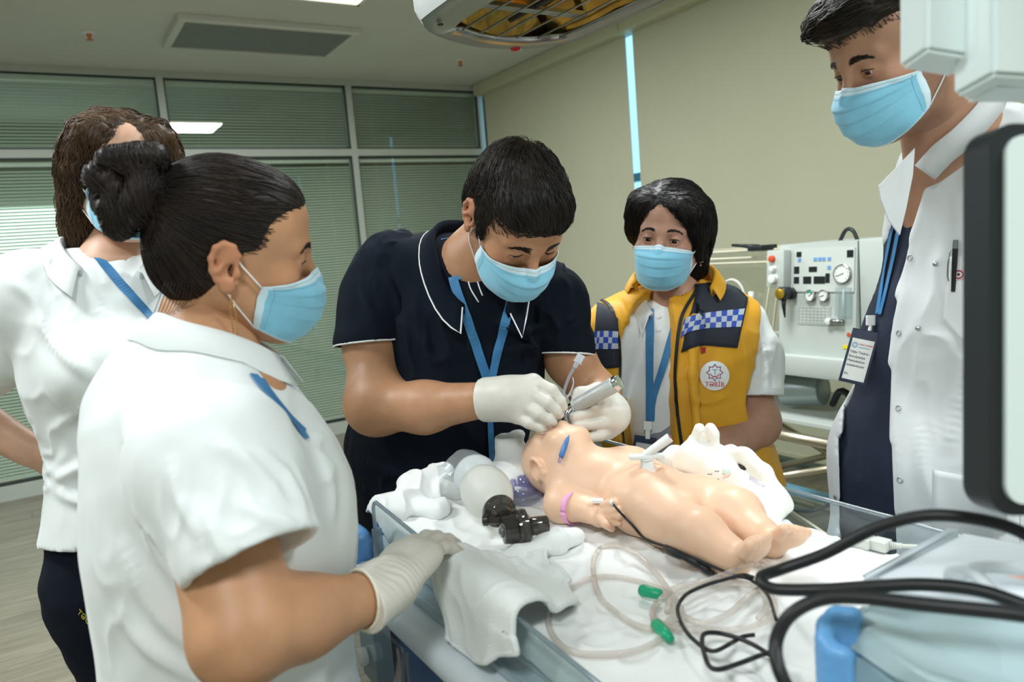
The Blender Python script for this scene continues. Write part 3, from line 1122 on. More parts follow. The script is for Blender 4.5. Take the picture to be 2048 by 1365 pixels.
def cloth(name, prims, m, root, h=0.0055, folds=(), amp=0.0, fs=(30, 30, 12), inflate=0.0, smooth=2, seed=0, calm=None, creases=(), **kw):
    v, q = solid(list(prims), h, inflate=inflate, smooth=smooth)
    if amp:
        n = normals(v, q)
        w = vnoise(v+seed, 9)[:, None]*0.10
        vv = v+w
        d = vnoise((vv+seed)*A(*fs)/20.0, 20)
        rd = (1-2.6*np.abs(vnoise((vv-seed)*A(*fs)/13.0, 20)))
        d = d*0.7+0.75*np.maximum(rd, 0)**2*np.clip(0.2+2.2*vnoise(v+seed, 5), 0, 1)
        if calm is not None:
            d = d*calm(v)
        v = v+n*(amp*d)[:, None]
    if creases:
        tr = bvh(v, q)
        n = normals(v, q)
        off = np.zeros(len(v))
        for px, am, wd in creases:
            L = np.array([hit(tr, x, y)[0] for x, y in spline(np.array(px, float), 8)])
            lo, hi = L.min(0)-4*wd, L.max(0)+4*wd
            ix = np.nonzero(((v > lo) & (v < hi)).all(1))[0]
            if len(ix) == 0:
                continue
            D = np.linalg.norm(v[ix][:, None, :]-L[None], axis=2)
            j = D.argmin(1)
            fade = np.sin(np.pi*np.clip((j+0.5)/len(L), 0.02, 0.98))**0.6
            dn = D.min(1)/wd
            off[ix] += am*fade*(np.exp(-dn**2)*1.5-0.5*np.exp(-(dn/2.2)**2))
        v = v+n*off[:, None]
    o = wmesh(name, v, q, m, root, **kw)
    return o, v, q, bvh(v, q)
def fold_ridges(specs, op='u'):
    """raised or sunken creases: list of (polyline, r0, r1)"""
    P = []
    for pts, r0, r1 in specs:
        P += chain(pts, list(np.linspace(r0, r1, len(pts))), 0.014, op=op)
    return P
def lanyard(root, tree, px, w=0.016, off=0.0025, name='lanyard', m=None, steps=10):
    Q = spline(np.array(px, float), steps)
    P, N = [], []
    for p in Q:
        h_, n = hit(tree, p[0], p[1], off)
        P.append(h_)
        N.append(n)
    P, N = np.array(P), np.array(N)
    for _ in range(2):
        P[1:-1] = 0.5*P[1:-1]+0.25*(P[:-2]+P[2:])
        N[1:-1] = 0.5*N[1:-1]+0.25*(N[:-2]+N[2:])
    return MB().ribbon(P, N, w).build(name, m or M_lan, root)
def collar(root, ring, out, height, m, name='collar', th=0.003, flare=0.012, gap=None):
    """a folded collar: ring = points round the neck (open at the front), out = outward directions, height per point"""
    P = np.asarray(ring, float)
    V, F = [], []
    prof = [(0.0, 0.0), (0.35, 0.010), (0.75, 0.022), (0.95, 0.030), (1.05, 0.034)]
    for i in range(len(P)):
        o, hh = unit(out[i]), height[i]
        pts = [P[i]+A(0, 0, -0.004), P[i]+A(0, 0, hh*0.55)+o*0.001, P[i]+A(0, 0, hh*0.62)+o*0.006, P[i]+A(0, 0, hh*0.42)+o*(0.010+flare*0.3), P[i]+A(0, 0, -hh*0.42)+o*(0.014+flare)]
        inn = [p-o*th for p in pts[::-1]]
        inn[0] = pts[-1]-o*th+A(0, 0, 0.001)
        inn = [pts[-1]-o*th, pts[3]-o*th-A(0, 0, 0.002), P[i]-o*0.001-A(0, 0, 0.004)]
        V += pts+inn
    k = 8
    for i in range(len(P)-1):
        for j in range(k):
            F.append((i*k+j, i*k+(j+1) % k, (i+1)*k+(j+1) % k, (i+1)*k+j))
    F += [tuple(range(k-1, -1, -1)), tuple((len(P)-1)*k+j for j in range(k))]
    return wmesh(name, V, F, m, root)
def disc(o, n, r, th=0.0015, k=20):
    return MB().lathe(o, n, [(0, r), (th, r), (th*1.2, r*0.85)], k)
def text_mesh(name, s, size, origin, ux, uy, m, parent, ext=0.0003, align='LEFT', font_shear=0.0, spacing=1.0):
    cu = bpy.data.curves.new('lettering', 'FONT')
    cu.body = s
    cu.size = size
    cu.align_x = align
    cu.extrude = ext
    cu.resolution_u = 3
    cu.space_character = spacing
    cu.shear = font_shear
    ob = bpy.data.objects.new('lettering_source', cu)
    COL.objects.link(ob)
    dg = bpy.context.evaluated_depsgraph_get()
    me = bpy.data.meshes.new_from_object(ob.evaluated_get(dg))
    bpy.data.objects.remove(ob)
    ux, uy = unit(ux), unit(uy)
    n = np.cross(ux, uy)
    Mx = Matrix(((ux[0], uy[0], n[0], origin[0]), (ux[1], uy[1], n[1], origin[1]), (ux[2], uy[2], n[2], origin[2]), (0, 0, 0, 1)))
    me.transform(Mx)
    me.materials.clear()
    me.materials.append(m)
    o = link(bpy.data.objects.new(name, me), parent)
    return place(o)
def badge(root, top, right, down, w, hgt, paper, m_case, clip_from=None, lines=None, th=0.004):
    """a plastic card holder hanging from a clip"""
    r, d = unit(right), unit(down)
    n = unit(np.cross(d, r))
    if n@CF > 0:
        n = -n
    c = np.asarray(top)+d*hgt/2
    R = np.stack([r, d, np.cross(r, d)], 1)
    b = MB().box(c, (w/2, hgt/2, th/2), R, bev=0.0015).build('badge', m_case, root)
    pc = c+n*(th/2+0.0006)+d*hgt*0.06
    MB().box(pc, (w/2*0.80, hgt/2*0.76, 0.0004), R).build('card', paper, b)
    return b, pc+n*0.0006, r, d, n
def collar_on(root, tree, c, front, r0, rf, m, stand=0.030, fold=0.045, spread=2.5, tip=1.35, n=36, piping=None, name='collar', tilt=0.0):
    """a turned-down collar standing on a shirt; c = neck centre, front = horizontal facing"""
    f = unit(A(front[0], front[1], 0))
    s_ = A(f[1], -f[0], 0)
    def drop(p):
        h_, nn, i, d = tree.ray_cast(Vector(p+A(0, 0, 0.10)), Vector((0, 0, -1)))
        return h_[2] if h_ is not None and h_[2] < c[2]+0.09 else None
    base, outs = [], []
    for a in np.linspace(-spread, spread, n):
        d = -f*math.cos(a)+s_*math.sin(a)
        fr = 0.5-0.5*math.cos(a)
        R = r0+(rf-r0)*fr
        p = c+d*R
        z = drop(p)
        base.append([p[0], p[1], z if z is not None else np.nan])
        outs.append(d)
    base = np.array(base)
    ok = ~np.isnan(base[:, 2])
    if ok.sum() < 3:
        base[:, 2] = c[2]
    else:
        base[:, 2] = np.interp(np.arange(n), np.arange(n)[ok], base[ok, 2])
    zz = base[:, 2].copy()
    for _ in range(6):
        zz[1:-1] = 0.5*zz[1:-1]+0.25*(zz[:-2]+zz[2:])
    base[:, 2] = zz-0.004
    V, F, edge = [], [], []
    for i in range(n):
        b, o = base[i], outs[i]
        e = abs(2*i/(n-1)-1)
        st = stand*(1-0.35*e**3)
        fo = fold*(1+(tip-1)*max(0, (e-0.6)/0.4)**1.5)
        top = b+A(0, 0, st)-o*0.004
        p3 = b+o*0.012+A(0, 0, st*0.75)
        p4 = b+o*(0.012+0.45*fo)+A(0, 0, st*0.75-0.75*fo)
        zt = drop(p4)
        if zt is not None and p4[2] < zt+0.004:
            p4[2] = zt+0.004
        zt = drop(p3)
        if zt is not None and p3[2] < zt+0.006:
            p3[2] = zt+0.006
        th = A(0, 0, 0.0028)
        V += [b, top, top+o*0.006+A(0, 0, 0.001), p3, p4, p4-th, p3-th*1.2-o*0.001, b+o*0.002]
        edge.append(p4-th*0.4)
    k = 8
    for i in range(n-1):
        for j in range(k):
            F.append((i*k+j, i*k+(j+1) % k, (i+1)*k+(j+1) % k, (i+1)*k+j))
    F += [tuple(range(k-1, -1, -1)), tuple((n-1)*k+j for j in range(k))]
    o = wmesh(name, V, F, m, root)
    if piping:
        MB().tube([V[2*0+3]]+[edge[0]]+edge[1:-1]+[edge[-1]]+[V[(n-1)*k+3]], 0.0018, 6).build('piping', piping, o, True)
    return o, np.array(edge)

def sleeve(root, prims, hem, out, m, arm_r, h=0.0048, amp=0.010, seed=0, piping=None, fs=(24, 24, 10), deep=0.004, creases=()):
    """a short sleeve with a clean, slightly hollow hem"""
    out = unit(out)
    P = list(prims)+[cut(hem, out), cone(hem-out*deep, hem+out*0.09, arm_r, arm_r, 0.0, op='s')]
    o, v, q, t = cloth('shirt_sleeve', P, m, root, h, amp=amp, fs=fs, seed=seed, calm=lambda p: np.clip(((hem-p)@out)/0.05, 0.0, 1), creases=creases)
    u = unit(np.cross(out, A(0.2, 0.9, 0.1)))
    w = np.cross(out, u)
    for nm, dz, rr, mm in (('hem_piping', 0.002, 0.0022, piping),) if piping else (('hem_stitch', 0.018, 0.0007, m),):
        pts = []
        for a in np.linspace(0, 2*math.pi, 40):
            d = u*math.cos(a)+w*math.sin(a)
            c = hem-out*dz
            h_, n, i, ds = t.ray_cast(Vector(c+d*0.16), Vector(-d))
            if h_ is not None:
                pts.append(np.array(h_))
        if len(pts) > 4:
            MB().tube(pts, rr, 6, caps=False).build(nm, mm, o, True)
    return o, t
# ------------------------------------------------------------------ woman with the bun, standing at the near side of the bed
M_polo = mat('white_pique', 'e9f0f1', 0.8, noise=0.02, nscale=5, bump=0.18, bscale=900, sheen=0.2)
M_navytr = mat('navy_trousers', '131926', 0.9, spec=0.2, noise=0.12, nscale=30, bump=0.2, bscale=500)
M_shoe = mat('dark_shoe', '1a1a1c', 0.5)
def woman_bun():
    SK = skin('skin_olive', 'c4936f')
    J = at
    pel = J(470, 1420, 1.02)
    root = thing('person', (pel[0], pel[1], 0), 'person in white polo with dark hair in a bun, gloved hand on the bed', 'person')
    H = Head(J(468, 500, 1.08), cdir(0.90, -0.09, -0.40), cdir(0.20, 0.94, 0.26), 1.01, 0.050, slit=1.1)
    nb = J(418, 712, 1.07)
    sh_r, sh_l = J(405, 880, 0.92), J(450, 840, 1.22)
    el, wr = J(487, 1262, 0.83), J(757, 1190, 0.965)
    arm = [cone(H.w((0, -0.035, -0.10)), nb, 0.054, 0.060, 0.03),
           cone(nb, J(430, 840, 1.06), 0.06, 0.10, 0.04),
           cone(J(450, 860, 1.02), J(460, 1100, 1.02), 0.10, 0.10, 0.03),
           cone(sh_r, el, 0.062, 0.056, 0.03), cone(el, J(600, 1235, 0.885), 0.050, 0.044, 0.02), cone(J(600, 1235, 0.885), wr, 0.044, 0.029, 0.03),
           ell(el+cdir(-0.3, -0.8, 0)*0.012, 0.040, k=0.03)]
    el2 = J(440, 1130, 1.26)
    wr2 = J(500, 1360, 1.24)
    arm += [cone(sh_l, el2, 0.058, 0.046, 0.03), cone(el2, wr2, 0.046, 0.028, 0.02), cone(wr2, J(520, 1460, 1.22), 0.026, 0.024, 0.02)]
    body(root, H, arm, SK, tint=lambda p: blush(p))
    eyes(H, root, (0, 0.85, -0.40))
    HM = hair_mat('hair_black_brown', '17100d', '2c1f18')
    brows(H, root, mat('brow_black', '1a110d', 0.6), 1.15)
    # hair combed back into a bun
    cap = [ell((0, -0.016, 0.036), (0.0795, 0.1005, 0.0915), k=0.02), ell((0, -0.045, -0.015), (0.066, 0.066, 0.070), k=0.03),
           ell((0, 0.038, 0.070), (0.052, 0.046, 0.040), k=0.03),
           ell((0, 0.112, -0.012), (0.10, 0.066, 0.088), k=0.012, op='s'),
           ell((0, 0.03, -0.085), (0.10, 0.070, 0.075), k=0.012, op='s')]
    for x in (-1, 1):
        cap.append(ell((x*0.085, 0.012, -0.030), (0.030, 0.026, 0.040), k=0.012, op='s'))
    bc = A(0, -0.130, 0.052)
    for k in range(5):
        a = k*1.25
        o = A(0.026*math.cos(a), -0.012*k*0.5+0.012, 0.026*math.sin(a))
    ring = [bc+A(0.036*math.cos(a), 0.016*math.sin(a+0.6)-0.004, 0.040*math.sin(a)) for a in np.linspace(0, 2*math.pi, 17)]
    cap += chain(ring, [0.0185]*17, 0.002)
    ring2 = [bc+A(0.027*math.cos(a), 0.034+0.006*math.sin(a), 0.030*math.sin(a)) for a in np.linspace(0, 2*math.pi, 15)]
    cap += chain(ring2, [0.0145]*15, 0.002)
    ring3 = [bc+A(0.020*math.cos(a), -0.030+0.010*math.cos(a), 0.022*math.sin(a)) for a in np.linspace(0, 2*math.pi, 13)]
    cap += chain(ring3, [0.0145]*13, 0.002)
    cap += [ell(bc+A(0, -0.008, 0.0), (0.030, 0.024, 0.030), k=0.004), cone(bc+A(0.010, -0.030, 0.046), bc+A(0.014, 0.018, 0.058), 0.016, 0.020, 0.002), ell(bc+A(0.006, -0.046, 0.020), (0.018, 0.014, 0.018), k=0.002), cone(A(0, -0.085, 0.050), bc, 0.032, 0.028, 0.012)]
    tgt = A(0, -0.098, 0.050)
    def flow(p):
        q = p-bc
        if p[1] < -0.098 and np.linalg.norm(q) < 0.075:
            return unit(np.cross((0.25, 1, 0.15), q)+A(0, 0.01, 0.02))
        return unit(tgt-p)
    hairdo(H, root, HM, cap, 2600, flow, 0.11, r=0.00055, h=0.0036, lift=0.0016, seed=4, steps=9)
    wl = MB()
    for k in range(9):
        b0 = H.w((0.062+0.002*k, -0.055+0.006*k, -0.03))
        wl.tube([H.w((0.066, -0.050-0.004*k, -0.040)), H.w((0.062, -0.052-0.005*k, -0.060-0.003*k)), H.w((0.050, -0.060-0.005*k, -0.078-0.004*k))], 0.0005, 4, sub=4)
    wl.build('nape_wisps', HM, root, True)
    face_mask(H, root, top=-0.004)
    # drop earring
    er = MB()
    eb = H.w((0.083, -0.006, -0.042))
    er.tube([eb+A(0, 0, 0.004), eb+CR*0.004-A(0, 0, 0.004), eb-A(0, 0, 0.02), eb+CR*0.001-A(0, 0, 0.052)], 0.0006, 5)
    er.tube([eb+CR*0.004-A(0, 0, 0.004), eb+CR*0.007-A(0, 0, 0.025), eb+CR*0.006-A(0, 0, 0.055), eb+CR*0.003-A(0, 0, 0.057)], 0.0006, 5)
    for t in (0.018, 0.032, 0.045):
        er.lathe(eb-A(0, 0, t+0.0015)+CR*0.002, (0, 0, 1), [(0, 0.0004), (0.0015, 0.0018), (0.003, 0.0004)], 8)
    er.build('earring', mat('gold', 'd9b26a', 0.25, metal=0.9), root, True)
    # polo shirt
    n = CF
    S = [cone(J(398, 772, 1.07), J(408, 850, 1.06), 0.078, 0.118, 0.05, n=n, flat=1.22),
         cone(J(408, 860, 1.06), J(432, 955, 1.05), 0.122, 0.143, 0.06, n=n, flat=1.18),
         cone(J(432, 955, 1.05), J(457, 1110, 1.04), 0.143, 0.156, 0.06, n=n, flat=1.08),
         cone(J(457, 1110, 1.04), J(476, 1420, 1.04), 0.156, 0.160, 0.06, n=n, flat=1.08),
         ell(J(572, 985, 1.04), (0.070, 0.070, 0.075), k=0.06),
         ell(J(300, 820, 1.04), (0.065, 0.065, 0.09), k=0.06)]
    hem = J(507, 1119, 0.835)
    sl = [cone(J(398, 868, 0.955), J(430, 930, 0.90), 0.080, 0.088, 0.05), cone(J(430, 930, 0.90), J(505, 1112, 0.838), 0.088, 0.0745, 0.04),
          cone(J(505, 1112, 0.838), J(520, 1160, 0.836), 0.0745, 0.074, 0.01)]
    hd = unit(J(507, 1119, 0.835)-J(430, 850, 0.88))
    hn = unit(hd+CR*0.10)
    sl2 = [cone(sh_l, J(440, 1050, 1.25), 0.085, 0.072, 0.05)]
    cr = [([J(330, 960, 0.86), J(350, 1010, 0.84), J(390, 1060, 0.80)], 0.010, 0.005), ([J(300, 1040, 0.93), J(330, 1110, 0.90), J(380, 1160, 0.88)], 0.012, 0.006),
          ([J(320, 1200, 0.885), J(420, 1260, 0.87), J(520, 1330, 0.87)], 0.010, 0.005),
          ([J(270, 1180, 0.92), J(330, 1290, 0.89), J(440, 1370, 0.87)], 0.011, 0.006)]
    bx0, bx1 = hem-A(0.16, 0.16, 0.16), hem+A(0.16, 0.16, 0.16)
    # sleeve is trimmed on its own box so the hem stays clean
    sv = [p for p in sl]+[cut(hem, hn), cone(hem-hd*0.004, hem+hd*0.08, 0.064, 0.068, 0.0, op='s')]
    o1, v1, q1, t1 = cloth('shirt_sleeve', sv, M_polo, root, 0.0045, amp=0.011, fs=(24, 24, 10), seed=2, calm=lambda v: np.clip(((hem-v)@hn)/0.05, 0.0, 1),
                           creases=[([(430, 880), (500, 930), (560, 1000)], 0.007, 0.012), ([(520, 900), (580, 960), (615, 1040)], 0.006, 0.010), ([(345, 930), (362, 1000), (400, 1080)], 0.007, 0.010), ([(470, 1000), (540, 1040), (600, 1050)], 0.005, 0.009), ([(400, 1010), (430, 1070), (450, 1120)], 0.005, 0.009)])
    o2, v2, q2, t2 = cloth('polo_shirt', S+sl2+[sl[0], sl[1]][:1]+fold_ridges(cr)+[cut(A(0, 0, 0.80), (0, 0, -1)), cone(H.w((0, -0.04, -0.11)), nb+A(0, 0, 0.005), 0.060, 0.066, 0.004, op='s')], M_polo, root, 0.0052, amp=0.014, fs=(20, 20, 9), seed=5,
                           creases=[([(300, 900), (330, 1000), (385, 1080)], 0.008, 0.012), ([(275, 1000), (320, 1110), (385, 1190)], 0.008, 0.012), ([(250, 1100), (320, 1230), (420, 1320)], 0.008, 0.013), ([(240, 1220), (300, 1300), (400, 1360)], 0.007, 0.012), ([(640, 900), (662, 980), (660, 1060)], 0.006, 0.010), ([(520, 1340), (600, 1330), (680, 1300)], 0.006, 0.012), ([(250, 800), (262, 900), (290, 1000)], 0.006, 0.014)])
    # sleeve hem seam
    u = unit(np.cross(hn, CF))
    w = np.cross(hn, u)
    # collar
    f_ = unit(cdir(0.96, 0.0, -0.2)*A(1, 1, 0))
    collar_on(root, t2, nb, f_, 0.064, 0.094, M_polo, stand=0.030, fold=0.050, spread=2.7, tip=1.2)
    # lanyard
    lanyard(root, t2, [(505, 752), (530, 785), (570, 830), (606, 868)], 0.014)
    lanyard(root, t2, [(520, 760), (548, 800), (590, 850), (612, 880)], 0.012)
    # glove
    kn = J(838, 1092, 1.07)
    fw = unit(kn-wr)
    G, L = hand_prims(wr+fw*0.008, fw, cdir(-0.45, 0.45, 0.78), 1, [(10, 16, 10), (12, 18, 12), (14, 18, 12), (16, 18, 12)],
                      [(-0.018, 0.018, -0.010), (-0.040, 0.050, -0.020), (-0.050, 0.080, -0.030), (-0.050, 0.102, -0.040)], 1.04, 1.14, spread=(2, 0, -2, -4))
    ad = unit(wr-J(600, 1235, 0.885))
    G += [cone(wr-ad*0.030, wr+fw*0.02, 0.037, 0.034, 0.02), cut(wr-ad*0.026, -ad), cone(wr-ad*0.06, wr-ad*0.012, 0.0335, 0.031, 0.0, op='s')]
    v, q = solid(G, 0.0026, smooth=2)
    nn = normals(v, q)
    tq = (v-wr)@fw
    v = v+nn*(0.0014*np.sin(tq*700+8*vnoise(v, 40))*np.exp(-((tq-0.015)/0.03)**2))[:, None]
    wmesh('glove', v, q, M_latex, root)
    uu = unit(np.cross(ad, A(0, 0, 1)))
    ww = np.cross(ad, uu)
    MB().tube([wr-ad*0.026+0.0365*(math.cos(a)*uu+math.sin(a)*ww) for a in np.linspace(0, 2*math.pi, 26)], 0.0022, 6, caps=False).build('glove_cuff', mat('cuff_ivory', 'efeedd', 0.4), root, True)
    legs(root, A(pel[0], pel[1], 0.86), cdir(1, 0, -0.1), (pel[:2]-unit(CF[:2])*0.09, pel[:2]+unit(CF[:2])*0.10), M_navytr, M_shoe, hipr=0.175)
    return root
W1 = woman_bun()
# ------------------------------------------------------------------ brown-haired woman behind, hand on hip
def woman_brown():
    SK = skin('skin_fair', 'd6ab92')
    J = at
    pel = J(240, 1120, 1.61)
    root = thing('person', (pel[0], pel[1], 0), 'person in white polo with wavy brown hair and glasses, hand on hip', 'person')
    H = Head(J(244, 358, 1.56), cdir(0.60, -0.08, 0.79), cdir(-0.02, 0.97, 0.12), 1.02, 0.052)
    nb = J(222, 545, 1.57)
    shr, shl = J(60, 585, 1.53), J(350, 590, 1.70)
    elb, wri = J(-95, 810, 1.60), J(58, 900, 1.60)
    P = [cone(H.w((0, -0.035, -0.10)), nb, 0.052, 0.058, 0.03), cone(nb, J(222, 700, 1.6), 0.06, 0.11, 0.05),
         cone(J(222, 700, 1.6), J(222, 950, 1.6), 0.11, 0.11, 0.05),
         cone(shr, elb, 0.052, 0.044, 0.03), cone(elb, wri, 0.046, 0.034, 0.02), cone(shl, J(400, 800, 1.7), 0.05, 0.04, 0.03),
         cone(J(400, 800, 1.7), J(420, 950, 1.62), 0.04, 0.026, 0.02)]
    hp, L = hand_prims(wri, unit(J(128, 948, 1.62)-wri), cdir(-0.25, -0.65, 0.7), 1, [(20, 20, 10)]*4,
                       [(-0.018, 0.018, -0.010), (-0.045, 0.045, -0.010), (-0.055, 0.075, -0.015), (-0.058, 0.10, -0.02)])
    P += hp
    body(root, H, P, SK, tint=lambda p: blush(p))
    eyes(H, root, (0.1, 0.9, -0.3))
    HM = hair_mat('hair_warm_brown', '3a2a1c', '5d4630')
    brows(H, root, mat('brow_brown', '4a3524', 0.6))
    cap = [ell((0, -0.018, 0.042), (0.086, 0.105, 0.096), k=0.02), ell((0, -0.055, -0.03), (0.082, 0.072, 0.085), k=0.04),
           ell((0.078, -0.022, 0.000), (0.030, 0.048, 0.070), k=0.03), ell((-0.078, -0.022, 0.0), (0.030, 0.048, 0.070), k=0.03),
           ell((0.075, -0.045, -0.085), (0.030, 0.034, 0.060), k=0.03), ell((-0.075, -0.045, -0.085), (0.030, 0.034, 0.060), k=0.03), ell((0, -0.085, -0.10), (0.06, 0.035, 0.055), k=0.03),
           ell((0.055, 0.045, 0.075), (0.040, 0.040, 0.034), k=0.03), ell((-0.055, 0.045, 0.075), (0.042, 0.042, 0.036), k=0.03),
           ell((0.082, 0.030, 0.035), (0.020, 0.030, 0.040), k=0.02), ell((-0.082, 0.035, 0.035), (0.024, 0.034, 0.044), k=0.02),
           ell((0, 0.115, -0.005), (0.072, 0.062, 0.090), k=0.010, op='s'),
           ell((0.105, 0.000, -0.020), (0.032, 0.020, 0.026), k=0.008, op='s'), ell((0, 0.04, -0.11), (0.10, 0.075, 0.08), k=0.01, op='s')]
    def flow(p):
        side = 1 if p[0] > 0 else -1
        return unit(A(side*0.55*(1 if p[2] > 0.06 else 0.12), -0.45 if p[1] > 0 else -0.15, -0.9 if p[2] < 0.09 else -0.25))
    hairdo(H, root, HM, cap, 3000, flow, 0.10, r=0.0007, h=0.0042, lift=0.006, seed=9, disp=0.012, wave=0.45, steps=9, stick=0.8)
    face_mask(H, root, top=-0.002)
    # glasses
    g = MB()
    for x in (-1, 1):
        ringp = [H.w((x*(0.033+0.025*math.cos(a)), 0.108-0.012*abs(math.cos(a)) if x*math.cos(a) > 0 else 0.108, 0.0+0.017*math.sin(a))) for a in np.linspace(0, 2*math.pi, 25)]
        g.tube(ringp, 0.0016, 6, caps=False)
        g.tube([H.w((x*0.058, 0.096, 0.006)), H.w((x*0.078, 0.04, 0.012)), H.w((x*0.084, -0.010, 0.016))], 0.0018, 6, sub=4)
    g.tube([H.w((-0.009, 0.109, 0.004)), H.w((0, 0.113, 0.006)), H.w((0.009, 0.109, 0.004))], 0.0016, 6)
    g.build('glasses', mat('black_frame', '141416', 0.3), root, True)
    f = unit(cdir(0.45, 0, 0.89)*A(1, 1, 0))
    side = A(f[1], -f[0], 0)
    S = [cone(J(218, 570, 1.58), J(215, 640, 1.59), 0.075, 0.125, 0.05, n=side, flat=1.25),
         cone(J(215, 640, 1.59), J(222, 760, 1.60), 0.128, 0.130, 0.06, n=side, flat=1.15), cone(J(222, 760, 1.60), J(238, 880, 1.61), 0.130, 0.106, 0.06, n=side, flat=1.12),
         cone(J(238, 880, 1.61), J(236, 1080, 1.61), 0.106, 0.136, 0.06, n=side, flat=1.08),
         ell(J(280, 740, 1.50), 0.075, k=0.06), ell(J(190, 745, 1.47), 0.07, k=0.06),
         cone(J(180, 590, 1.57), shr, 0.075, 0.075, 0.05), cone(shr, J(-25, 690, 1.56), 0.078, 0.080, 0.04), cone(J(-25, 690, 1.56), J(-70, 760, 1.60), 0.080, 0.074, 0.04),
         cone(J(260, 590, 1.60), shl, 0.075, 0.078, 0.05), cone(shl, J(390, 750, 1.7), 0.078, 0.07, 0.04)]
    S += fold_ridges([([J(20, 560, 1.48), J(70, 540, 1.48), J(110, 530, 1.5)], 0.014, 0.008), ([J(60, 552, 1.47), J(110, 520, 1.5), J(150, 505, 1.52)], 0.012, 0.006)])
    hz = J(160, 1040, 1.5)[2]
    S += [cut(A(0, 0, hz), unit(A(0, 0, -1)+0.06*CR)), cone(H.w((0, -0.04, -0.11)), nb+A(0, 0, 0.0), 0.058, 0.064, 0.004, op='s')]
    S += [cut(J(-60, 745, 1.6), unit(elb-shr), lo=J(-60, 745, 1.6)-0.16, hi=J(-60, 745, 1.6)+A(0.10, 0.16, 0.16))]
    o, v, q, t = cloth('polo_shirt', S, M_polo, root, 0.0055, amp=0.007, fs=(18, 18, 10), seed=11,
                       creases=[([(75, 640), (130, 710), (200, 765)], 0.008, 0.014), ([(110, 960), (165, 935), (225, 915)], 0.009, 0.013), ([(110, 985), (160, 1005), (220, 1015)], 0.007, 0.012), ([(110, 860), (150, 830), (215, 780)], 0.007, 0.012), ([(20, 560), (70, 600), (95, 670)], 0.007, 0.013), ([(130, 540), (190, 600), (240, 690)], 0.005, 0.014)])
    collar_on(root, t, nb, f, 0.066, 0.098, M_polo, stand=0.030, fold=0.048, spread=2.6)
    lanyard(root, t, [(186, 505), (204, 526), (228, 552), (265, 595), (305, 640), (340, 690)], 0.017)
    tr = legs(root, A(pel[0], pel[1], 0.90), f, (pel[:2]-side[:2]*0.03, pel[:2]-side[:2]*0.22), M_navytr, M_shoe, hipr=0.132, rad=0.078, wide=0.062)
    # cargo pocket with a lettered tab
    me = tr.data
    vv = np.array([x.co[:] for x in me.vertices])+np.array(tr.parent.location[:])
    ff = [tuple(p.vertices) for p in me.polygons]
    tt = bvh(vv, ff)
    V, F, M = patch(tt, [[(165, 1200), (215, 1195)], [(180, 1290), (225, 1300)]], 6, 8, 0.008)
    pk = wmesh('cargo_pocket', V, F, M_navytr, root, smooth=False)
    p0, n0 = hit(tt, 186, 1215, 0.009)
    p1, _ = hit(tt, 205, 1245, 0.009)
    ux = unit(p1-p0)
    text_mesh('tab_lettering', 'TƏCİLİ 103', 0.016, hit(tt, 158, 1222, 0.0105)[0], unit(hit(tt, 184, 1252, 0.01)[0]-hit(tt, 158, 1222, 0.01)[0]), cdir(0.55, 0.8, 0.2), mat('yellow_thread', 'cfc43a', 0.7), pk)
    return root
W2 = woman_brown()
